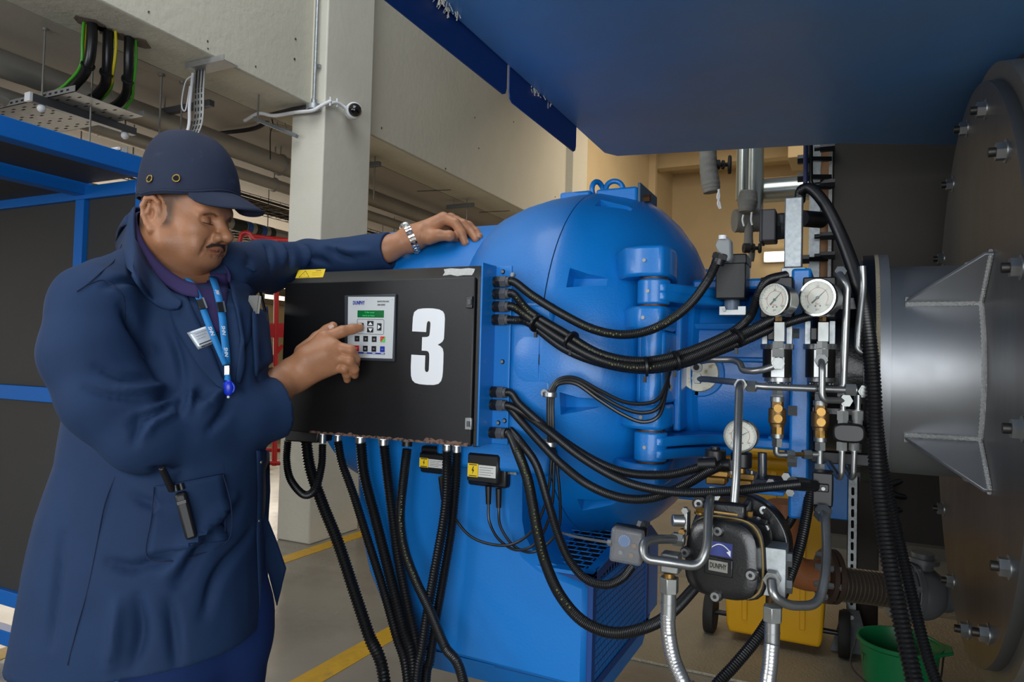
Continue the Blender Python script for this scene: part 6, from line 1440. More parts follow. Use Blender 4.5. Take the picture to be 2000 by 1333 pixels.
lh.rc(P(705, 499, 1.962), LW0, pr(22, 1.85), pr(24.5, 1.87), .02); lh.rc(LW0, LW1, pr(24.5, 1.87), pr(23, 1.9), .02)
LM = [P(866, 427, 1.915), P(880, 428, 1.945), P(890, 432, 1.97), P(897, 438, 1.995)]
for m, r0 in zip(LM, (12.5, 12, 11, 10)): lh.rc(LW1, m, pr(22, 1.9), pr(r0, 1.92), .015)
lh.rc(P(825, 458, 1.905), P(850, 462, 1.90), pr(21, 1.9), pr(12, 1.9), .015)
def tipd(x, y): return drum_hit(x, y)-.010
LF = [([LM[0], P(889, 436, 1.90), P(901, 455, 1.895), P(908, 474, tipd(908, 474))], (11.5, 9.8, 8.8, 7.4)),
      ([LM[1], P(904, 438, 1.93), P(920, 454, 1.925), P(929, 467, tipd(929, 467))], (11, 9.6, 8.6, 7.2)),
      ([LM[2], P(915, 441, 1.955), P(929, 453, 1.95), P(936, 462, tipd(936, 462))], (10, 9, 8, 6.8)),
      ([LM[3], P(917, 446, 1.985), P(927, 453, 1.98), P(934, 458, 1.98)], (9, 8, 7, 6))]
for pts, rs in LF: lh.fn(SDF().chain(pts, [pr(q, 1.9) for q in rs], .005), .005)
LT = [P(838, 464, 1.895), P(856, 460, 1.885), P(878, 461, 1.882), P(896, 466, tipd(896, 466)+.002)]
lh.fn(SDF().chain(LT, [pr(q, 1.89) for q in (15, 11, 9.8, 8.0)], .008), .008)
inner = SDF()
inner.rc(P(330, 620, 1.52), P(315, 1050, 1.52), .10, .11, .05); inner.rc(P(215, 625, 1.39), P(430, 540, 1.6), .05, .05, .05)
inner.rc(P(185, 610, 1.34), P(310, 845, 1.38), .05, .045, .03); inner.rc(P(310, 845, 1.38), P(500, 785, 1.52), .045, .04, .03)
inner.rc(P(440, 545, 1.63), P(605, 511, 2.03), .04, .034, .03); inner.rc(P(605, 511, 2.03), P(720, 497, 1.945), .034, .028, .03)
inner.rc(NB+CU*.04, P(325, 610, 1.51), .055, .07, .03)
def bbox(pts, m): p = np.array(pts); return p.min(0)-m, p.max(0)+m
lo, hi = bbox([H(-.09, .14, 0), H(.15, -.12, 0), H(0, 0, .1), H(0, 0, -.1), NB], .05)
ph = surf_nets(head, lo, hi, .0024)
lo, hi = bbox([P(480, 800, 1.49), P(705, 640, 1.68), P(640, 760, 1.6), P(650, 630, 1.68)], .04); prh = surf_nets(rh, lo, hi, .0024)
lo, hi = bbox([P(710, 500, 1.93), P(940, 470, 1.93), P(870, 415, 1.95), P(930, 460, 2.0)], .035); plh = surf_nets(lh, lo, hi, .0024)
lo, hi = bbox([P(100, 560, 1.3), P(320, 1150, 1.5), P(740, 500, 1.9), P(300, 850, 1.3), P(320, 450, 1.5)], .2); pin = surf_nets(inner, lo, hi, .011)
def skin_tone(c):
    l = HL(c); x, y, z = l[:, 0], l[:, 1], l[:, 2]; az = np.abs(z); col = np.ones((len(c), 4))
    def sm(v, w): return np.clip(.5+v/w, 0, 1)
    nh = (np.linalg.norm(c-HC, axis=1) < .19).astype(float)
    back = sm(-.028-x, .02)*sm(y+.035, .02); side = sm(x-.010, .01)*sm(.041+.2*(y-.01)-x, .016)*sm(y+.022, .016)*sm(az-.05, .02); hl = sm(y-.034, .014)*sm(.058-x, .02)*sm(az-.03, .02)
    ear = ((x+.006)/.032)**2+((y-.004)/.046)**2 < 1
    m = nh*np.where(ear & (az > .064), 0, np.maximum(np.maximum(back, side), hl))*.72
    beard = nh*sm(-.045-y, .03)*sm(x-.02, .03)*.16
    col[:, :3] *= (1-m[:, None]*np.array([1, .96, .92]))*(1-beard[:, None])
    lip = nh*np.exp(-((y+.0605)/.0075)**2)*sm(x-.086, .006)*sm(.026-az, .006); col[:, :3] *= 1-lip[:, None]*np.array([.12, .30, .22])
    return col
body = sdf_obj('body', [ph, prh, plh, pin], skin, person)
_bv = np.concatenate([q[0] for q in (ph, prh, plh, pin)]); _at = body.data.attributes.new('tone', 'FLOAT_COLOR', 'POINT'); _at.data.foreach_set('color', skin_tone(_bv).ravel())
_nt = skin.node_tree; _a = _nt.nodes.new('ShaderNodeAttribute'); _a.attribute_name = 'tone'; _b = _nt.nodes['Principled BSDF']; _m = _nt.nodes.new('ShaderNodeMix'); _m.data_type = 'RGBA'; _m.blend_type = 'MULTIPLY'; _m.inputs[0].default_value = 1
_src = _b.inputs['Base Color'].links[0].from_socket; _nt.links.new(_src, _m.inputs[6]); _nt.links.new(_a.outputs['Color'], _m.inputs[7]); _nt.links.new(_m.outputs[2], _b.inputs['Base Color'])
_b.inputs['Subsurface Weight'].default_value = .08; _b.inputs['Subsurface Radius'].default_value = (.01, .004, .002)
def on_head(pts, f=head, off=.0006):
    p = np.array(pts)
    for _ in range(6): p = p-grad(f, p)*(f(p)-off)[:, None]
    return p
# finger nails
def nail(tip, prev, f, w, ln, back):
    t = unit(tip-prev); b = unit(back-(back@t)*t); s = np.cross(t, b); g = []
    c = tip+b*.012+t*.002
    for i in range(5):
        for j in range(5): g.append(c+t*(i-2)/2*ln+s*(j-2)/2*w*(1-.25*(abs(i-2)/2)**3))
    g = on_head(g, f, .0007); mb = MB(); mb.add(list(g), [(i*5+j, i*5+j+1, (i+1)*5+j+1, (i+1)*5+j) for i in range(4) for j in range(4)]); mb.build('finger_nail', nailm, body)
nail(FING[0][0][3], FING[0][0][2], rh, .0058, .006, CU*.8-CF*.6)
nail(TH[3], TH[2], rh, .007, .007, -CF)
for k, bk in ((0, CR*.8-CF*.5+CU*.3), (1, CR*.7-CF*.4+CU*.6), (2, CR*.7-CF*.3+CU*.7)): nail(LF[k][0][3], LF[k][0][2], lh, .0052, .0055, bk)
nail(LT[3], LT[2], lh, .0068, .0068, -CF*.9+CU*.4)
# moustache, eyebrows, closed lashes
def hair_strip(name, ctr, w, mat=hairm, seed=1):
    rg = np.random.RandomState(seed); c = on_head([H(*q) for q in ctr], head, .0012); mb = MB(); sp = resample(spline(list(c), 6), .0016); nn = grad(head, sp); L = len(sp)
    tg = np.array([unit(sp[min(i+1, L-1)]-sp[max(i-1, 0)]) for i in range(L)]); up = np.cross(tg, nn); ww = np.interp(np.linspace(0, 1, L), np.linspace(0, 1, len(w)), w)
    rep = np.repeat(np.arange(L), 7); o = on_head(sp[rep]+up[rep]*(rg.uniform(-1, 1, len(rep))*ww[rep])[:, None], head, .0004)
    for k, i in enumerate(rep):
        dv = unit(-up[i]*np.sign(up[i]@hu)*.8+tg[i]*rg.uniform(-.6, .6)+nn[i]*.25); mb.tube([o[k], o[k]+dv*.0022+nn[i]*.0003, o[k]+dv*.0038], [.00042, .0004, .0002], 4)
    ob = mb.build(name, mat, body); ob['kind'] = 'stuff'; return ob
hair_strip('moustache', [(.097, -.0555, .026), (.105, -.0495, .018), (.112, -.0475, .008), (.114, -.0475, 0), (.112, -.0475, -.008), (.105, -.0495, -.018), (.097, -.0555, -.026)], [.0012, .0026, .0030, .0012, .0030, .0026, .0012])
for s in (1, -1): hair_strip('eyebrow', [(.110, .019, s*.018), (.106, .022, s*.030), (.095, .021, s*.045)], [.0014, .0016, .0008], mat=pm('brown brow hair', (96, 68, 52), .7), seed=3)
for s in (1, -1):
    l = on_head([H(.108, -.004, s*.022), H(.107, -.0062, s*.033), H(.099, -.005, s*.045)], head, .0006); MB().tube(spline(l, 5), .0009, 6).build('eyelash_line', hairm, body)

# ------------------------------------------------------------------ cap
cap = thing('safety_cap', 'navy bump cap with brass eyelets and a curved peak on the man', 'cap', H(.02, .05, 0)); cap.parent = None
del cap['category'], cap['label']
cap.parent = person; cap.location = tuple(H(.02, .05, 0)-WLOC[person])
CK = 1.03
def HCp(x, y, z): return H(x*CK, .04+(y-.04)*CK, z*CK)
cpc = (.022, 0.0)
def rim(a):
    x = cpc[0]+.110*math.cos(a); z = .094*math.sin(a); fr = max(0, math.cos(a)); return x, .040+.10*(x)+.012*fr**3+(.004 if math.cos(a) < -.5 else 0), z
mb = MB(); NA, NT = 64, 22; vs = []; fs = []
def cap_pt(a, t, off=0):
    x, y, z = rim(a); ph_ = t*math.pi/2; cr = math.cos(ph_)**(.62+.26*max(0, math.cos(a))); sr = math.sin(ph_)**.92
    top = .197
    X = cpc[0]+(x-cpc[0]+off*math.cos(a))*cr-.010*sr; Z = (z+off*math.sin(a))*cr; Y = y*(1-sr)+(top+off)*sr
    seam = 0
    for s in range(6):
        da = abs((a-math.pi/6-s*math.pi/3+math.pi) % (2*math.pi)-math.pi); seam = max(seam, math.exp(-(da/.035)**2))
    w = .0013*seam*cr*(1-t)
    return HCp(X, Y, Z)-unit(hf*math.cos(a)+hs*math.sin(a))*w+(hu*.0015*math.sin(5*a+3*t))*cr
for i in range(NT+1):
    for j in range(NA): vs.append(cap_pt(2*math.pi*j/NA, i/NT*.985))
for i in range(NT):
    for j in range(NA): fs.append((i*NA+j, (i+1)*NA+j, (i+1)*NA+(j+1) % NA, i*NA+(j+1) % NA))
fs.append(tuple(NT*NA+j for j in range(NA)))
mb.add(vs, fs); mb.build('crown', capm, cap, solid=.003, smooth=60)
mb = MB(); mb.tube([cap_pt(2*math.pi*j/80, .02, .0012) for j in range(81)], .0022, 6).build('band_seam', capm, cap)
mb = MB(); mb.ball(HCp(.010, .196, 0), .006, 10).build('button', capm, cap)
mb = MB(); vs = []; fs = []; na, nt_ = 36, 10; A0 = math.radians(56)
for i in range(nt_+1):
    t = i/nt_
    for j in range(na+1):
        a = -A0+2*A0*j/na; x, y, z = rim(a); ext = .074*max(0, math.cos(a*90/56))**.75; c = math.cos(a)
        X = x+ext*t*(.55+.45*c); Z = z*(1+.02*t); Y = y+.002-ext*t*.34-.022*(abs(a)/A0)**2*t*max(0, math.cos(a*90/56))**.5-.008*t*t
        vs.append(HCp(X, Y, Z))
for i in range(nt_):
    for j in range(na): b_ = i*(na+1)+j; fs.append((b_, b_+1, b_+na+2, b_+na+1))
mb.add(vs, fs); mb.build('peak', capm, cap, solid=.004, smooth=60)
eyem = pm('brass eyelet', (150, 126, 70), .35, .9)
def capm_hit(px_, py_):
    best = None
    for ia in range(0, 400):
        a = 2*math.pi*ia/400
        for it in range(0, 60):
            p = cap_pt(a, it/60); v = p-CAM; d_ = v@CF; x = 1000+FPX*(v@CR)/d_; y = 666.5-FPX*(v@CU)/d_; e = (x-px_)**2+(y-py_)**2+ (0 if d_ < (HC-CAM)@CF-.02 else 1e5)
            if best is None or e < best[0]: best = (e, p, a)
    return best[1], best[2]
for (x, y) in ((295, 352), (346, 348)):
    p, a = capm_hit(x, y); n = unit(hf*math.cos(a)*.8+hs*math.sin(a)+hu*.15)
    e = MB().ring(p+n*.0035, n, .0070, .0016, 28, 10).build('eyelet', eyem, cap); MB().cyl(p+n*.0005, p+n*.0044, .0056, n=20).build('eyelet_hole', pm('hole black', (4, 4, 5), .95), e)

# ------------------------------------------------------------------ coat
def loft_sdf(rows, e=2.3):
    rows = sorted([(P(c, y, d)[2], P(c, y, d), pr(hw, d), dep) for (y, c, hw, d, dep) in rows], key=lambda q: q[0])
    zs = np.array([r[0] for r in rows]); cx = np.array([r[1] for r in rows]); hw = np.array([r[2] for r in rows]); dp = np.array([r[3] for r in rows])
    r2 = unit(np.array([CR[0], CR[1], 0])); f2 = unit(np.array([CF[0], CF[1], 0]))
    def f(p):
        z = np.clip(p[:, 2], zs[0], zs[-1]); c = np.stack([np.interp(z, zs, cx[:, i]) for i in range(3)], 1); c[:, 2] = p[:, 2]
        a = np.interp(z, zs, hw); b = np.interp(z, zs, dp); q = p-c; u = q@r2; v = q@f2
        k = (np.abs(u/a)**e+np.abs(v/b)**e)**(1/e); d = (k-1)*np.minimum(a, b)
        return np.maximum(d, np.maximum(p[:, 2]-zs[-1], zs[0]-p[:, 2]))
    return f
coat0 = SDF()
coat0.fn(loft_sdf([(572, 330, 135, 1.52, .12), (600, 330, 165, 1.515, .145), (700, 335, 178, 1.515, .16), (800, 328, 174, 1.515, .165), (900, 318, 178, 1.51, .175), (1000, 301, 197, 1.50, .185), (1100, 292, 207, 1.495, .20), (1200, 286, 216, 1.49, .21), (1300, 280, 225, 1.49, .22), (1360, 278, 229, 1.49, .225)]), .01)
SH = P(192, 602, 1.345)
coat0.rc(P(262, 580, 1.46), SH, .075, .082, .05)
coat0.rc(P(310, 585, 1.53), P(430, 548, 1.62), .076, .076, .05)
coat0.rc(P(290, 535, 1.61), P(218, 585, 1.44), .078, .080, .05)
coat0.el(P(392, 850, 1.47), np.eye(3), (.118, .118, .15), .06)
coat0.el(P(400, 685, 1.495), np.eye(3), (.105, .11, .12), .06)
CUF0 = P(540, 795, 1.545); cdir = unit(CUF0-P(330, 845, 1.38))
arm = SDF().chain([SH, P(176, 690, 1.315), P(212, 780, 1.315), P(284, 842, 1.335)], [.084, .081, .080, .076], .02)
arm.chain([P(284, 842, 1.335), P(380, 836, 1.40), P(470, 815, 1.475), CUF0+cdir*.03], [.077, .074, .070, .068], .02)
coat0.fn(arm, .016)
LC = P(762, 489, 1.905); ldir = unit(LC-P(620, 505, 2.0))
coat0.chain([P(430, 538, 1.61), P(515, 522, 1.84), P(605, 511, 2.03), LC+ldir*.03], [.078, .066, .058, .049], .03)
HEM = .640
def cut_hem(p): return HEM-p[:, 2]
def cut_cuff(p): return (p-CUF0)@cdir
def cut_lcuff(p): return (p-LC)@ldir
# trim the tubes at the cuffs only near those cuffs
def near(p, c, r): return np.linalg.norm(p-c, axis=1)-r
coat0.fn(lambda p: np.maximum(near(p, CUF0+cdir*.06, .125), -((p-CUF0)@cdir)), .002, 's')
coat0.fn(lambda p: np.maximum(near(p, LC+ldir*.05, .09), -((p-LC)@ldir)), .002, 's')
_r2 = unit(np.array([CR[0], CR[1], 0])); _hc = P(290, 1290, 1.49)
coat0.fn(lambda p: (HEM+.11*((p-_hc)@_r2)-p[:, 2])*.99, .004, 'i')
# neck opening
coat0.rc(H(.0, -.06, 0), NB+CR*.02-CU*.02, .072, .070, .012, 's')
coat = SDF(); coat.fn(coat0, .001)
fl_ = [  # grooves (+) and ridges (-) of the cloth: pixel path, radius px, blend px
    ('s', [(303, 790), (330, 770), (352, 764)], 7, 12), ('s', [(352, 812), (356, 790), (362, 772)], 6, 10), ('s', [(258, 835), (275, 815), (305, 808), (340, 788)], 8, 14), ('s', [(262, 868), (268, 845), (285, 825)], 6, 12), ('s', [(378, 790), (384, 775), (392, 765)], 6, 10), ('s', [(408, 792), (398, 772), (388, 762)], 5, 10),
    ('u', [(280, 850), (300, 825), (335, 806)], 8, 14), ('u', [(366, 800), (372, 780), (376, 762)], 8, 12), ('u', [(330, 782), (300, 800), (265, 812)], 7, 14), ('u', [(395, 800), (420, 775), (440, 752)], 8, 14), ('s', [(410, 840), (440, 800), (452, 765)], 7, 14),
    ('s', [(190, 720), (240, 738), (290, 742)], 6, 14), ('s', [(240, 600), (262, 640), (300, 690)], 8, 16), ('s', [(170, 760), (215, 775), (270, 778)], 5, 12), ('u', [(235, 760), (280, 762), (320, 756)], 7, 14),
    ('s', [(300, 915), (330, 925), (352, 915)], 6, 12), ('s', [(262, 970), (295, 985), (330, 992)], 5, 14), ('s', [(215, 1100), (260, 1110), (300, 1100), (340, 1092)], 8, 16), ('s', [(350, 1140), (400, 1060), (470, 990)], 9, 20), ('u', [(330, 1120), (385, 1045), (455, 975)], 9, 20), ('s', [(400, 1200), (430, 1120), (490, 1040)], 8, 20), ('s', [(270, 1170), (275, 1240), (260, 1300)], 8, 20), ('u', [(230, 1180), (225, 1250), (215, 1300)], 8, 20), ('s', [(330, 1180), (340, 1240), (345, 1300)], 7, 20), ('s', [(120, 1050), (110, 1150), (100, 1260)], 6, 18),
    ('s', [(520, 478), (528, 500), (530, 520)], 5, 10), ('s', [(560, 480), (570, 500), (566, 520)], 5, 10), ('u', [(542, 478), (550, 495), (550, 515)], 6, 10), ('s', [(605, 482), (610, 500), (640, 515)], 5, 10), ('u', [(590, 480), (598, 500), (596, 515)], 6, 10), ('s', [(655, 480), (662, 498), (690, 508)], 4, 9), ('u', [(640, 480), (680, 490), (720, 490)], 5, 9), ('s', [(490, 505), (500, 560), (510, 600)], 7, 14), ('s', [(470, 620), (480, 690), (478, 760)], 5, 14), ('u', [(455, 600), (466, 680), (470, 740)], 5, 14), ('s', [(505, 625), (508, 690), (505, 740)], 5, 12),
    ('s', [(205, 560), (250, 548), (290, 560)], 5, 14), ('s', [(330, 640), (350, 700), (358, 745)], 6, 14),
]
FOLD = []
for (op, pts, r, k) in fl_:
    q = march(coat0, pts); dd = ((q-CAM)@CF).mean(); sp = resample(spline(list(q), 6), .006)
    FOLD.append((sp, (r+k)*.46*dd/FPX, (-1 if op == 's' else 1)*r*2.3*dd/FPX))
def fold_disp(p):
    d = np.zeros(len(p))
    for sp, w, amp in FOLD:
        m = np.nonzero(((p > sp.min(0)-3*w) & (p < sp.max(0)+3*w)).all(1))[0]
        if len(m):
            D2 = ((p[m][:, None, :]-sp[None])**2).sum(-1); j = D2.argmin(1); tt = j/(len(sp)-1)
            d[m] += amp*np.sin(math.pi*np.clip(tt*.86+.07, 0, 1))**.7*np.exp(-D2[np.arange(len(m)), j]/(w*w))
    return d
coat = coat0
# recessed cuff mouths
coat.rc(CUF0-cdir*.03, CUF0+cdir*.05, .058, .060, .004, 's'); coat.rc(LC-ldir*.03, LC+ldir*.04, .038, .039, .004, 's')
lo, hi = bbox([P(50, 1340, 1.3), P(90, 600, 1.25), P(780, 480, 1.9), P(330, 480, 1.75), P(540, 1300, 1.75), P(300, 900, 1.2)], .06); lo[2] = HEM-.09
cv, cf = surf_nets(coat, lo, hi, .0060)
jig = np.array([mnoise.noise(Vector(p*9.0))*.0035+mnoise.noise(Vector((p[0]*24, p[1]*24, p[2]*14)))*.0014 for p in cv])
cn = grad(coat, cv); cv = cv+cn*(jig+fold_disp(cv))[:, None]
sdf_obj('coat', [(cv, cf)], navy_coat, person)
# things laid on the cloth
def hug(grid_px, off, f=coat):
    p = march(f, grid_px); n = grad(f, p, .006); o = off if np.isscalar(off) else np.asarray(off)[:, None]; return p+n*(o+fold_disp(p)[:, None])
def ribbon(name, A, B, mat, off=.004, n=16, m=4, th=.003, parent=None, edge=0.0, smooth=60):
    def rs(pl):
        p = np.array(pl, float); s = np.r_[0, np.cumsum(np.linalg.norm(np.diff(p, axis=0), axis=1))]; t = np.linspace(0, s[-1], n+1); return np.stack([np.interp(t, s, p[:, i]) for i in range(2)], 1)
    a, b = rs(A), rs(B); g = [a[i]*(1-j/m)+b[i]*j/m for i in range(n+1) for j in range(m+1)]; offs = [off+edge*(j/m) for i in range(n+1) for j in range(m+1)]
    p = hug(g, offs); mb = MB(); mb.add(list(p), [(i*(m+1)+j, i*(m+1)+j+1, (i+1)*(m+1)+j+1, (i+1)*(m+1)+j) for i in range(n) for j in range(m)])
    return mb.build(name, mat, parent or person, solid=th, smooth=smooth)
def seam(name, pts, mat, r=.0012, off=.0008, parent=None):
    q = hug(pts, off); return MB().tube(spline(list(q), 6), r, 6).build(name, mat, parent or person)
seamm = pm('dark navy seam', (16, 30, 60), .9)
# shirt front and collar
ribbon('shirt_front', [(352, 535), (372, 560), (398, 600), (420, 650)], [(446, 535), (445, 560), (440, 600), (428, 650)], polo, .0025, 14, 8, .003)
# collar of the polo and the coat wrap the neck: swept bands
def band(name, inner, outer, mat, th, m=4):
    I = spline(inner, 6); O = spline(outer, 6); n = len(I); mb = MB(); vs = []
    for i in range(n):
        for j in range(m+1):
            t = j/m; p = I[i]*(1-t)+O[i]*t; vs.append(p+unit(p-H(-.01, -.09, 0))*.006*math.sin(math.pi*t))
    mb.add(vs, [(i*(m+1)+j, i*(m+1)+j+1, (i+1)*(m+1)+j+1, (i+1)*(m+1)+j) for i in range(n-1) for j in range(m)]); return mb.build(name, mat, person, solid=th, smooth=70)
_so = hug([(262, 455), (274, 500), (310, 548), (352, 574), (388, 584)], .004)
band('shirt_collar', [P(440, 522, 1.53), P(400, 470, 1.60), P(330, 425, 1.60), P(277, 414, 1.56), P(268, 430, 1.50), P(282, 474, 1.452), P(316, 517, 1.425), P(354, 545, 1.41), P(384, 556, 1.405)],
     [P(448, 552, 1.52), P(420, 500, 1.62), P(330, 450, 1.64), P(266, 430, 1.58), P(262, 455, 1.48), P(274, 500, 1.435), P(311, 548, 1.40), P(352, 574, 1.385), P(388, 582, 1.385)], polo, .004)
_co = hug([(230, 480), (244, 535), (286, 590), (328, 608), (350, 606)], .012)
band('coat_collar', [P(470, 520, 1.58), P(425, 480, 1.64), P(330, 430, 1.66), P(270, 406, 1.58), P(261, 420, 1.49), P(266, 470, 1.435), P(298, 530, 1.395), P(335, 572, 1.375), P(356, 590, 1.37)],
     [P(500, 530, 1.60), P(450, 500, 1.66), P(330, 465, 1.70), P(243, 440, 1.60)]+list(_co), navy_coat, .006)
ribbon('lapel', [(360, 572), (385, 625), (415, 690), (440, 760)], [(318, 560), (340, 640), (385, 715), (432, 765)], navy_coat, .005, 16, 5, .004, edge=-.002)
ribbon('lapel', [(444, 545), (455, 600), (462, 660), (458, 745)], [(492, 560), (490, 610), (486, 670), (465, 750)], navy_coat, .005, 16, 5, .004, edge=-.002)
ribbon('front_placket', [(500, 880), (502, 960), (500, 1050), (505, 1190)], [(526, 880), (528, 960), (522, 1050), (524, 1195)], navy_coat, .002, 16, 3, .0022)
# loose front flap swinging beyond the coat edge
fq = [P(516, 1000, 1.60), P(540, 1060, 1.62), P(558, 1112, 1.63), P(548, 1150, 1.63), P(540, 1187, 1.62), P(520, 1110, 1.60), P(508, 1040, 1.58)]
MB().prism(fq, CF*.008).build('coat_flap', navy_coat, person, bevel=.003)
seam('side_seam', [(228, 925), (205, 985), (190, 1060), (172, 1150), (150, 1230), (132, 1300)], seamm); seam('shoulder_seam', [(238, 478), (222, 510), (200, 530), (172, 555), (150, 570)], seamm); seam('armhole_seam', [(172, 556), (205, 548), (240, 580), (262, 640), (280, 700)], seamm, .001)
seam('placket_seam', [(436, 905), (438, 960), (440, 1050)], seamm, .001)
hb = [(62, 1290), (130, 1312), (220, 1318), (320, 1308), (420, 1262), (500, 1212)]
# patch pocket with radio
pk = ribbon('patch_pocket', [(304, 950), (298, 1010), (288, 1085)], [(432, 925), (440, 985), (440, 1055)], navy_coat, .006, 12, 10, .005)
seam('pocket_seam', [(304, 950), (298, 1010), (288, 1085), (330, 1096), (390, 1085), (440, 1055), (440, 985), (432, 925)], seamm, .0012, .009)
rad = thing('two_way_radio', 'black two-way radio clipped in the coat pocket of the man', 'radio', hug([(366, 1050)], .01)[0])
rp = hug([(352, 955), (370, 1045)], .012); rt = unit(rp[1]-rp[0]); rn = grad(coat, rp, .006)[0]; rs_ = np.cross(rt, rn)
MB().obox((rp[0]+rp[1])/2+rt*.004, rs_*.0105, rt*np.linalg.norm(rp[1]-rp[0])*.5, rn*.011).build('radio_body', pm('radio black', (9, 9, 10), .5), rad, bevel=.005)
for k in (-.005, .005): MB().cyl(rp[0]+rs_*k, rp[0]+rs_*k-rt*.012, .0048, n=14).build('knob', M['blackp'], rad)
an = hug([(312, 905), (338, 955)], .010); MB().cyl(an[1], an[0], .0075, .006, n=14).build('antenna', M['blackp'], rad, bevel=.002)
MB().obox(rp[0]+rt*.02+rn*.014, rs_*.008, rt*.003, rn*.0012).build('belt_clip', M['blackp'], rad)
# breast pocket, pens and notebook
ribbon('breast_pocket', [(488, 612), (490, 660), (495, 735)], [(523, 598), (527, 650), (533, 700)], navy_coat, .006, 10, 5, .005)
bpx = hug([(496, 612), (512, 606)], .010)
nb_ = thing('notebook', 'small pale notebook in the breast pocket beside the pen', 'notebook', bpx[0])
un = unit(CU*.97+CR*.12); ur = unit(CR*.9-CF*.35); ud = np.cross(ur, un)
nbk = P(497, 596, (bpx[0]-CAM)@CF); MB().obox(nbk, ur*.012, un*.019, ud*.0045).build('pages', pm('paper edge', (206, 200, 186), .7, var=.1, vscale=200), nb_, bevel=.001)
MB().obox(nbk+ud*.005, ur*.0128, un*.0197, ud*.0008).build('cover', pm('grey cover', (120, 120, 116), .6), nb_)
pen = thing('ballpoint_pen', 'black ballpoint pen clipped in the breast pocket', 'pen', bpx[1])
p0 = P(517, 608, (bpx[1]-CAM)@CF-.004); p1 = P(507, 566, (bpx[1]-CAM)@CF-.004); MB().cyl(p0, p1, .0048, .0042, n=12).build('barrel', M['blackp'], pen); MB().bar(p1-CF*.006, p1*.45+p0*.55-CF*.006, .0022, .0012).build('clip', M['steel'], pen); MB().cyl(p1, p1+unit(p1-p0)*.006, .0025, n=10).build('button', M['steel'], pen)
# name badge sticker
bq = [(366, 652), (410, 636), (426, 668), (387, 684)]
badge = ribbon('name_badge', [bq[0], bq[3]], [bq[1], bq[2]], pm('silver sticker', (176, 182, 190), .35, .35), .0075, 6, 6, .001)
bp = hug([(393, 676), (418, 666), (380, 655), (408, 645), (390, 650), (400, 662)], .0094); bx_ = unit(bp[1]-bp[0]); by_ = unit(np.cross(grad(coat, bp[:1], .01)[0], bx_))
_bm = (bp[0]+bp[1])/2; _bn = np.cross(bx_, by_)
MB().obox(_bm+by_*.003, bx_*.0165, by_*.0010, _bn*.0002).build('badge_print_line', M['dark'], person)
text('NHS FOUNDATION', .0040, _bm-by_*.003, bx_, by_, M['dark'], person, 'badge_lettering', .0002, .82)
for k in range(3):
    c_ = (bp[4]+bp[5])/2+by_*(.006-.0055*k); MB().tube([c_+bx_*(-.012+.0012*i)+by_*(.0011*math.sin(i*1.9+k)) for i in range(20-3*k)], .0003, 5).build('faint_handwriting', pm('faint pencil', (110, 114, 120), .7), person)
# lanyard
lan = pm('blue lanyard', (24, 126, 196), .6, bump=.2, bscale=900)
def strap(pts, w, name='lanyard_strap', mat=lan, off=.010):
    q = spline(list(hug(pts, off)), 6); n = grad(coat, np.array(q), .008); mb = MB(); vs = []
    for i, p in enumerate(q):
        t = unit(q[min(i+1, len(q)-1)]-q[max(i-1, 0)]); s = unit(np.cross(t, n[i])); vs += [p-s*w/2, p+s*w/2]
    mb.add(vs, [(2*i, 2*i+1, 2*i+3, 2*i+2) for i in range(len(q)-1)]); return mb.build(name, mat, person, solid=.0016, smooth=60), q
s1, q1 = strap([(356, 533), (372, 560), (388, 590), (402, 625), (416, 662), (430, 696), (437, 712)], .0125)
s2, q2 = strap([(414, 545), (422, 580), (430, 618), (434, 655), (438, 690), (439, 712)], .0145)
for q, idx in ((q1, int(len(q1)*.40)), (q2, int(len(q2)*.33))):
    p = q[idx]; t = unit(q[idx+1]-q[idx-1]); n = grad(coat, p[None], .008)[0]; s = np.cross(t, n); MB().obox(p+n*.002, s*.0075, t*.011, n*.002).build('lanyard_buckle', M['blackp'], person, bevel=.001)
    MB().obox(p+n*.003-s*.006, s*.0016, t*.012, n*.002).build('buckle_edge', M['steel'], person)
for fr, q in ((.22, q2), (.55, q2), (.80, q2), (.25, q1), (.62, q1)):
    i = int(len(q)*fr); p = q[i]; t = unit(q[min(i+1, len(q)-1)]-q[i-1]); n = grad(coat, p[None], .008)[0]; text('NHS', .0095, p+n*.0014, -t, np.cross(n, -t), M['white'], person, 'lanyard_lettering', .0002, 1.0, .0001, shear=.2)
e = q2[-1]; n = grad(coat, e[None], .008)[0]
MB().obox(e-CU*.012+n*.003, CR*.0055, CU*.010, CF*.003).build('lanyard_crimp', M['chrome'], person, bevel=.001)
MB().cyl(e-CU*.020+n*.004, e-CU*.031+n*.004, .005, .0065, n=14).build('lanyard_hook', lan, person)
c = e-CU*.046+n*.008; MB().ball(c, (.0105, .0075, .0165), 20, np.stack([CR, CF, CU])).ring(c, CF, .012, .0018, 24, 6).build('badge_reel', pm('royal blue reel', (20, 50, 190), .3), person)
MB().ball(c-CU*.018, .003, 10).build('reel_tip', M['white'], person)
# coat studs
for (x, y) in ((504, 902), (500, 1018)): q = hug([(x, y)], .006)[0]; n = grad(coat, q[None], .006)[0]; MB().cyl(q, q+n*.002, .0035, n=12).build('press_stud', M['zinc'], person)
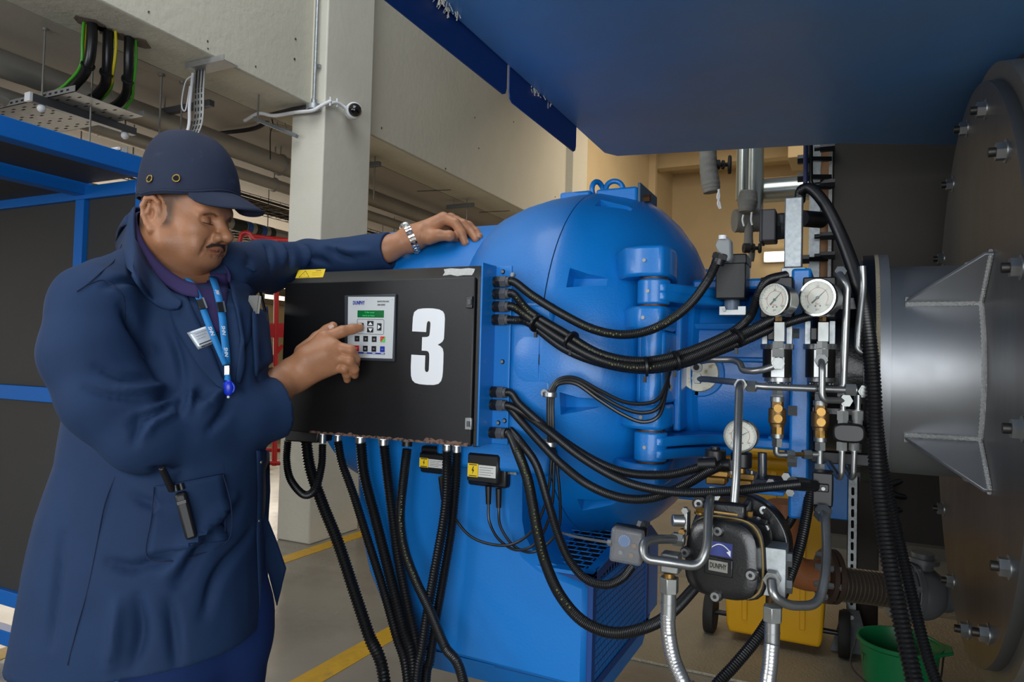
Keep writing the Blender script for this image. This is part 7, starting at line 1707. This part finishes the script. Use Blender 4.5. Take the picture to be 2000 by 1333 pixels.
# ------------------------------------------------------------------ trousers and boots
trs = SDF()
fN = P(330, 1300, 1.42); fF = P(430, 1300, 1.56)
trs.rc(P(330, 1060, 1.46), P(345, 1240, 1.47), .11, .11, .05); trs.rc(P(400, 1060, 1.54), P(430, 1240, 1.54), .12, .105, .05)
kn = V3(fN[0], fN[1], .42); kf = V3(fF[0], fF[1], .42)
trs.rc(P(345, 1200, 1.47), kn, .105, .088, .03); trs.rc(kn, V3(kn[0]-.01, kn[1], .10), .088, .085, .03)
trs.rc(P(438, 1200, 1.55), kf, .105, .085, .03); trs.rc(kf, V3(kf[0]-.01, kf[1], .10), .085, .085, .03)
trs.fn(lambda p: .045-p[:, 2], .004, 'i')
lo, hi = bbox([P(330, 1050, 1.3), P(330, 1050, 1.75), P(180, 1200, 1.4), P(560, 1200, 1.6), kn, kf], .1); lo[2] = .03
tv, tf = surf_nets(trs, lo, hi, .009)
tv = tv+grad(trs, tv)*np.array([mnoise.noise(Vector(p*11))*.004 for p in tv])[:, None]
sdf_obj('trousers', [(tv, tf)], navy_trs, person)
bf = unit(np.array([CR[0]*.9-CF[0]*.4, CR[1]*.9-CF[1]*.4, 0])); bs_ = np.array([-bf[1], bf[0], 0])
for k in (kn, kf):
    b_ = SDF(); b_.el((k[0]-.01, k[1], .07), np.stack([bf, bs_, _Z]), (.062, .055, .075), .03); b_.rc(V3(k[0], k[1], .045)+bf*.0, V3(k[0], k[1], .042)+bf*.16, .048, .040, .03); b_.fn(lambda p: -p[:, 2]+.001, .003, 'i')
    lo, hi = bbox([V3(k[0], k[1], .0)-bf*.08, V3(k[0], k[1], .14)+bf*.21], .08); lo[2] = -.01
    sdf_obj('boot', [surf_nets(b_, lo, hi, .006)], pm('black boot leather', (22, 20, 19), .4, bump=.2, bscale=200), person)
# ------------------------------------------------------------------ wrist watch
wt = thing('wristwatch', 'watch', 'watch', LW1); del wt['category'], wt['label']; wt.parent = person; wt.location = tuple(LW1-WLOC[person])
wax = unit(LW1-LW0); wc_ = P(803, 466, 1.92); u_, v_, _ = frame(wax, CU)
nl = 28
for k in range(nl):
    a = 2*math.pi*k/nl; er = u_*math.cos(a)+v_*math.sin(a)
    p = wc_+er*.02
    for _ in range(12): p = p-er*(lh(p[None])[0]-.0028)
    et = np.cross(wax, er); lk = MB().obox(p, wax*.0092, et*.0035, er*.0016).build('bracelet_link', M['chrome'], wt, bevel=.0007, segs=1)
    MB().obox(p+er*.0008, wax*.0036, et*.0030, er*.0017).build('centre_link', M['steel'], lk, bevel=.0006, segs=1)
a = CU-(CU@wax)*wax; er = unit(a*.9+CF*.55-(CF@wax)*wax*.55); p = wc_+er*.03
for _ in range(12): p = p-er*(lh(p[None])[0]-.003)
cs_ = MB().cyl(p, p+er*.009, .0165, n=28).build('case', M['steel'], wt, bevel=.001); MB().ring(p+er*.009, er, .0145, .0018, 28, 8).build('bezel', M['chrome'], cs_); MB().cyl(p+er*.009, p+er*.0096, .0135, n=24).build('watch_face', M['dark'], cs_)
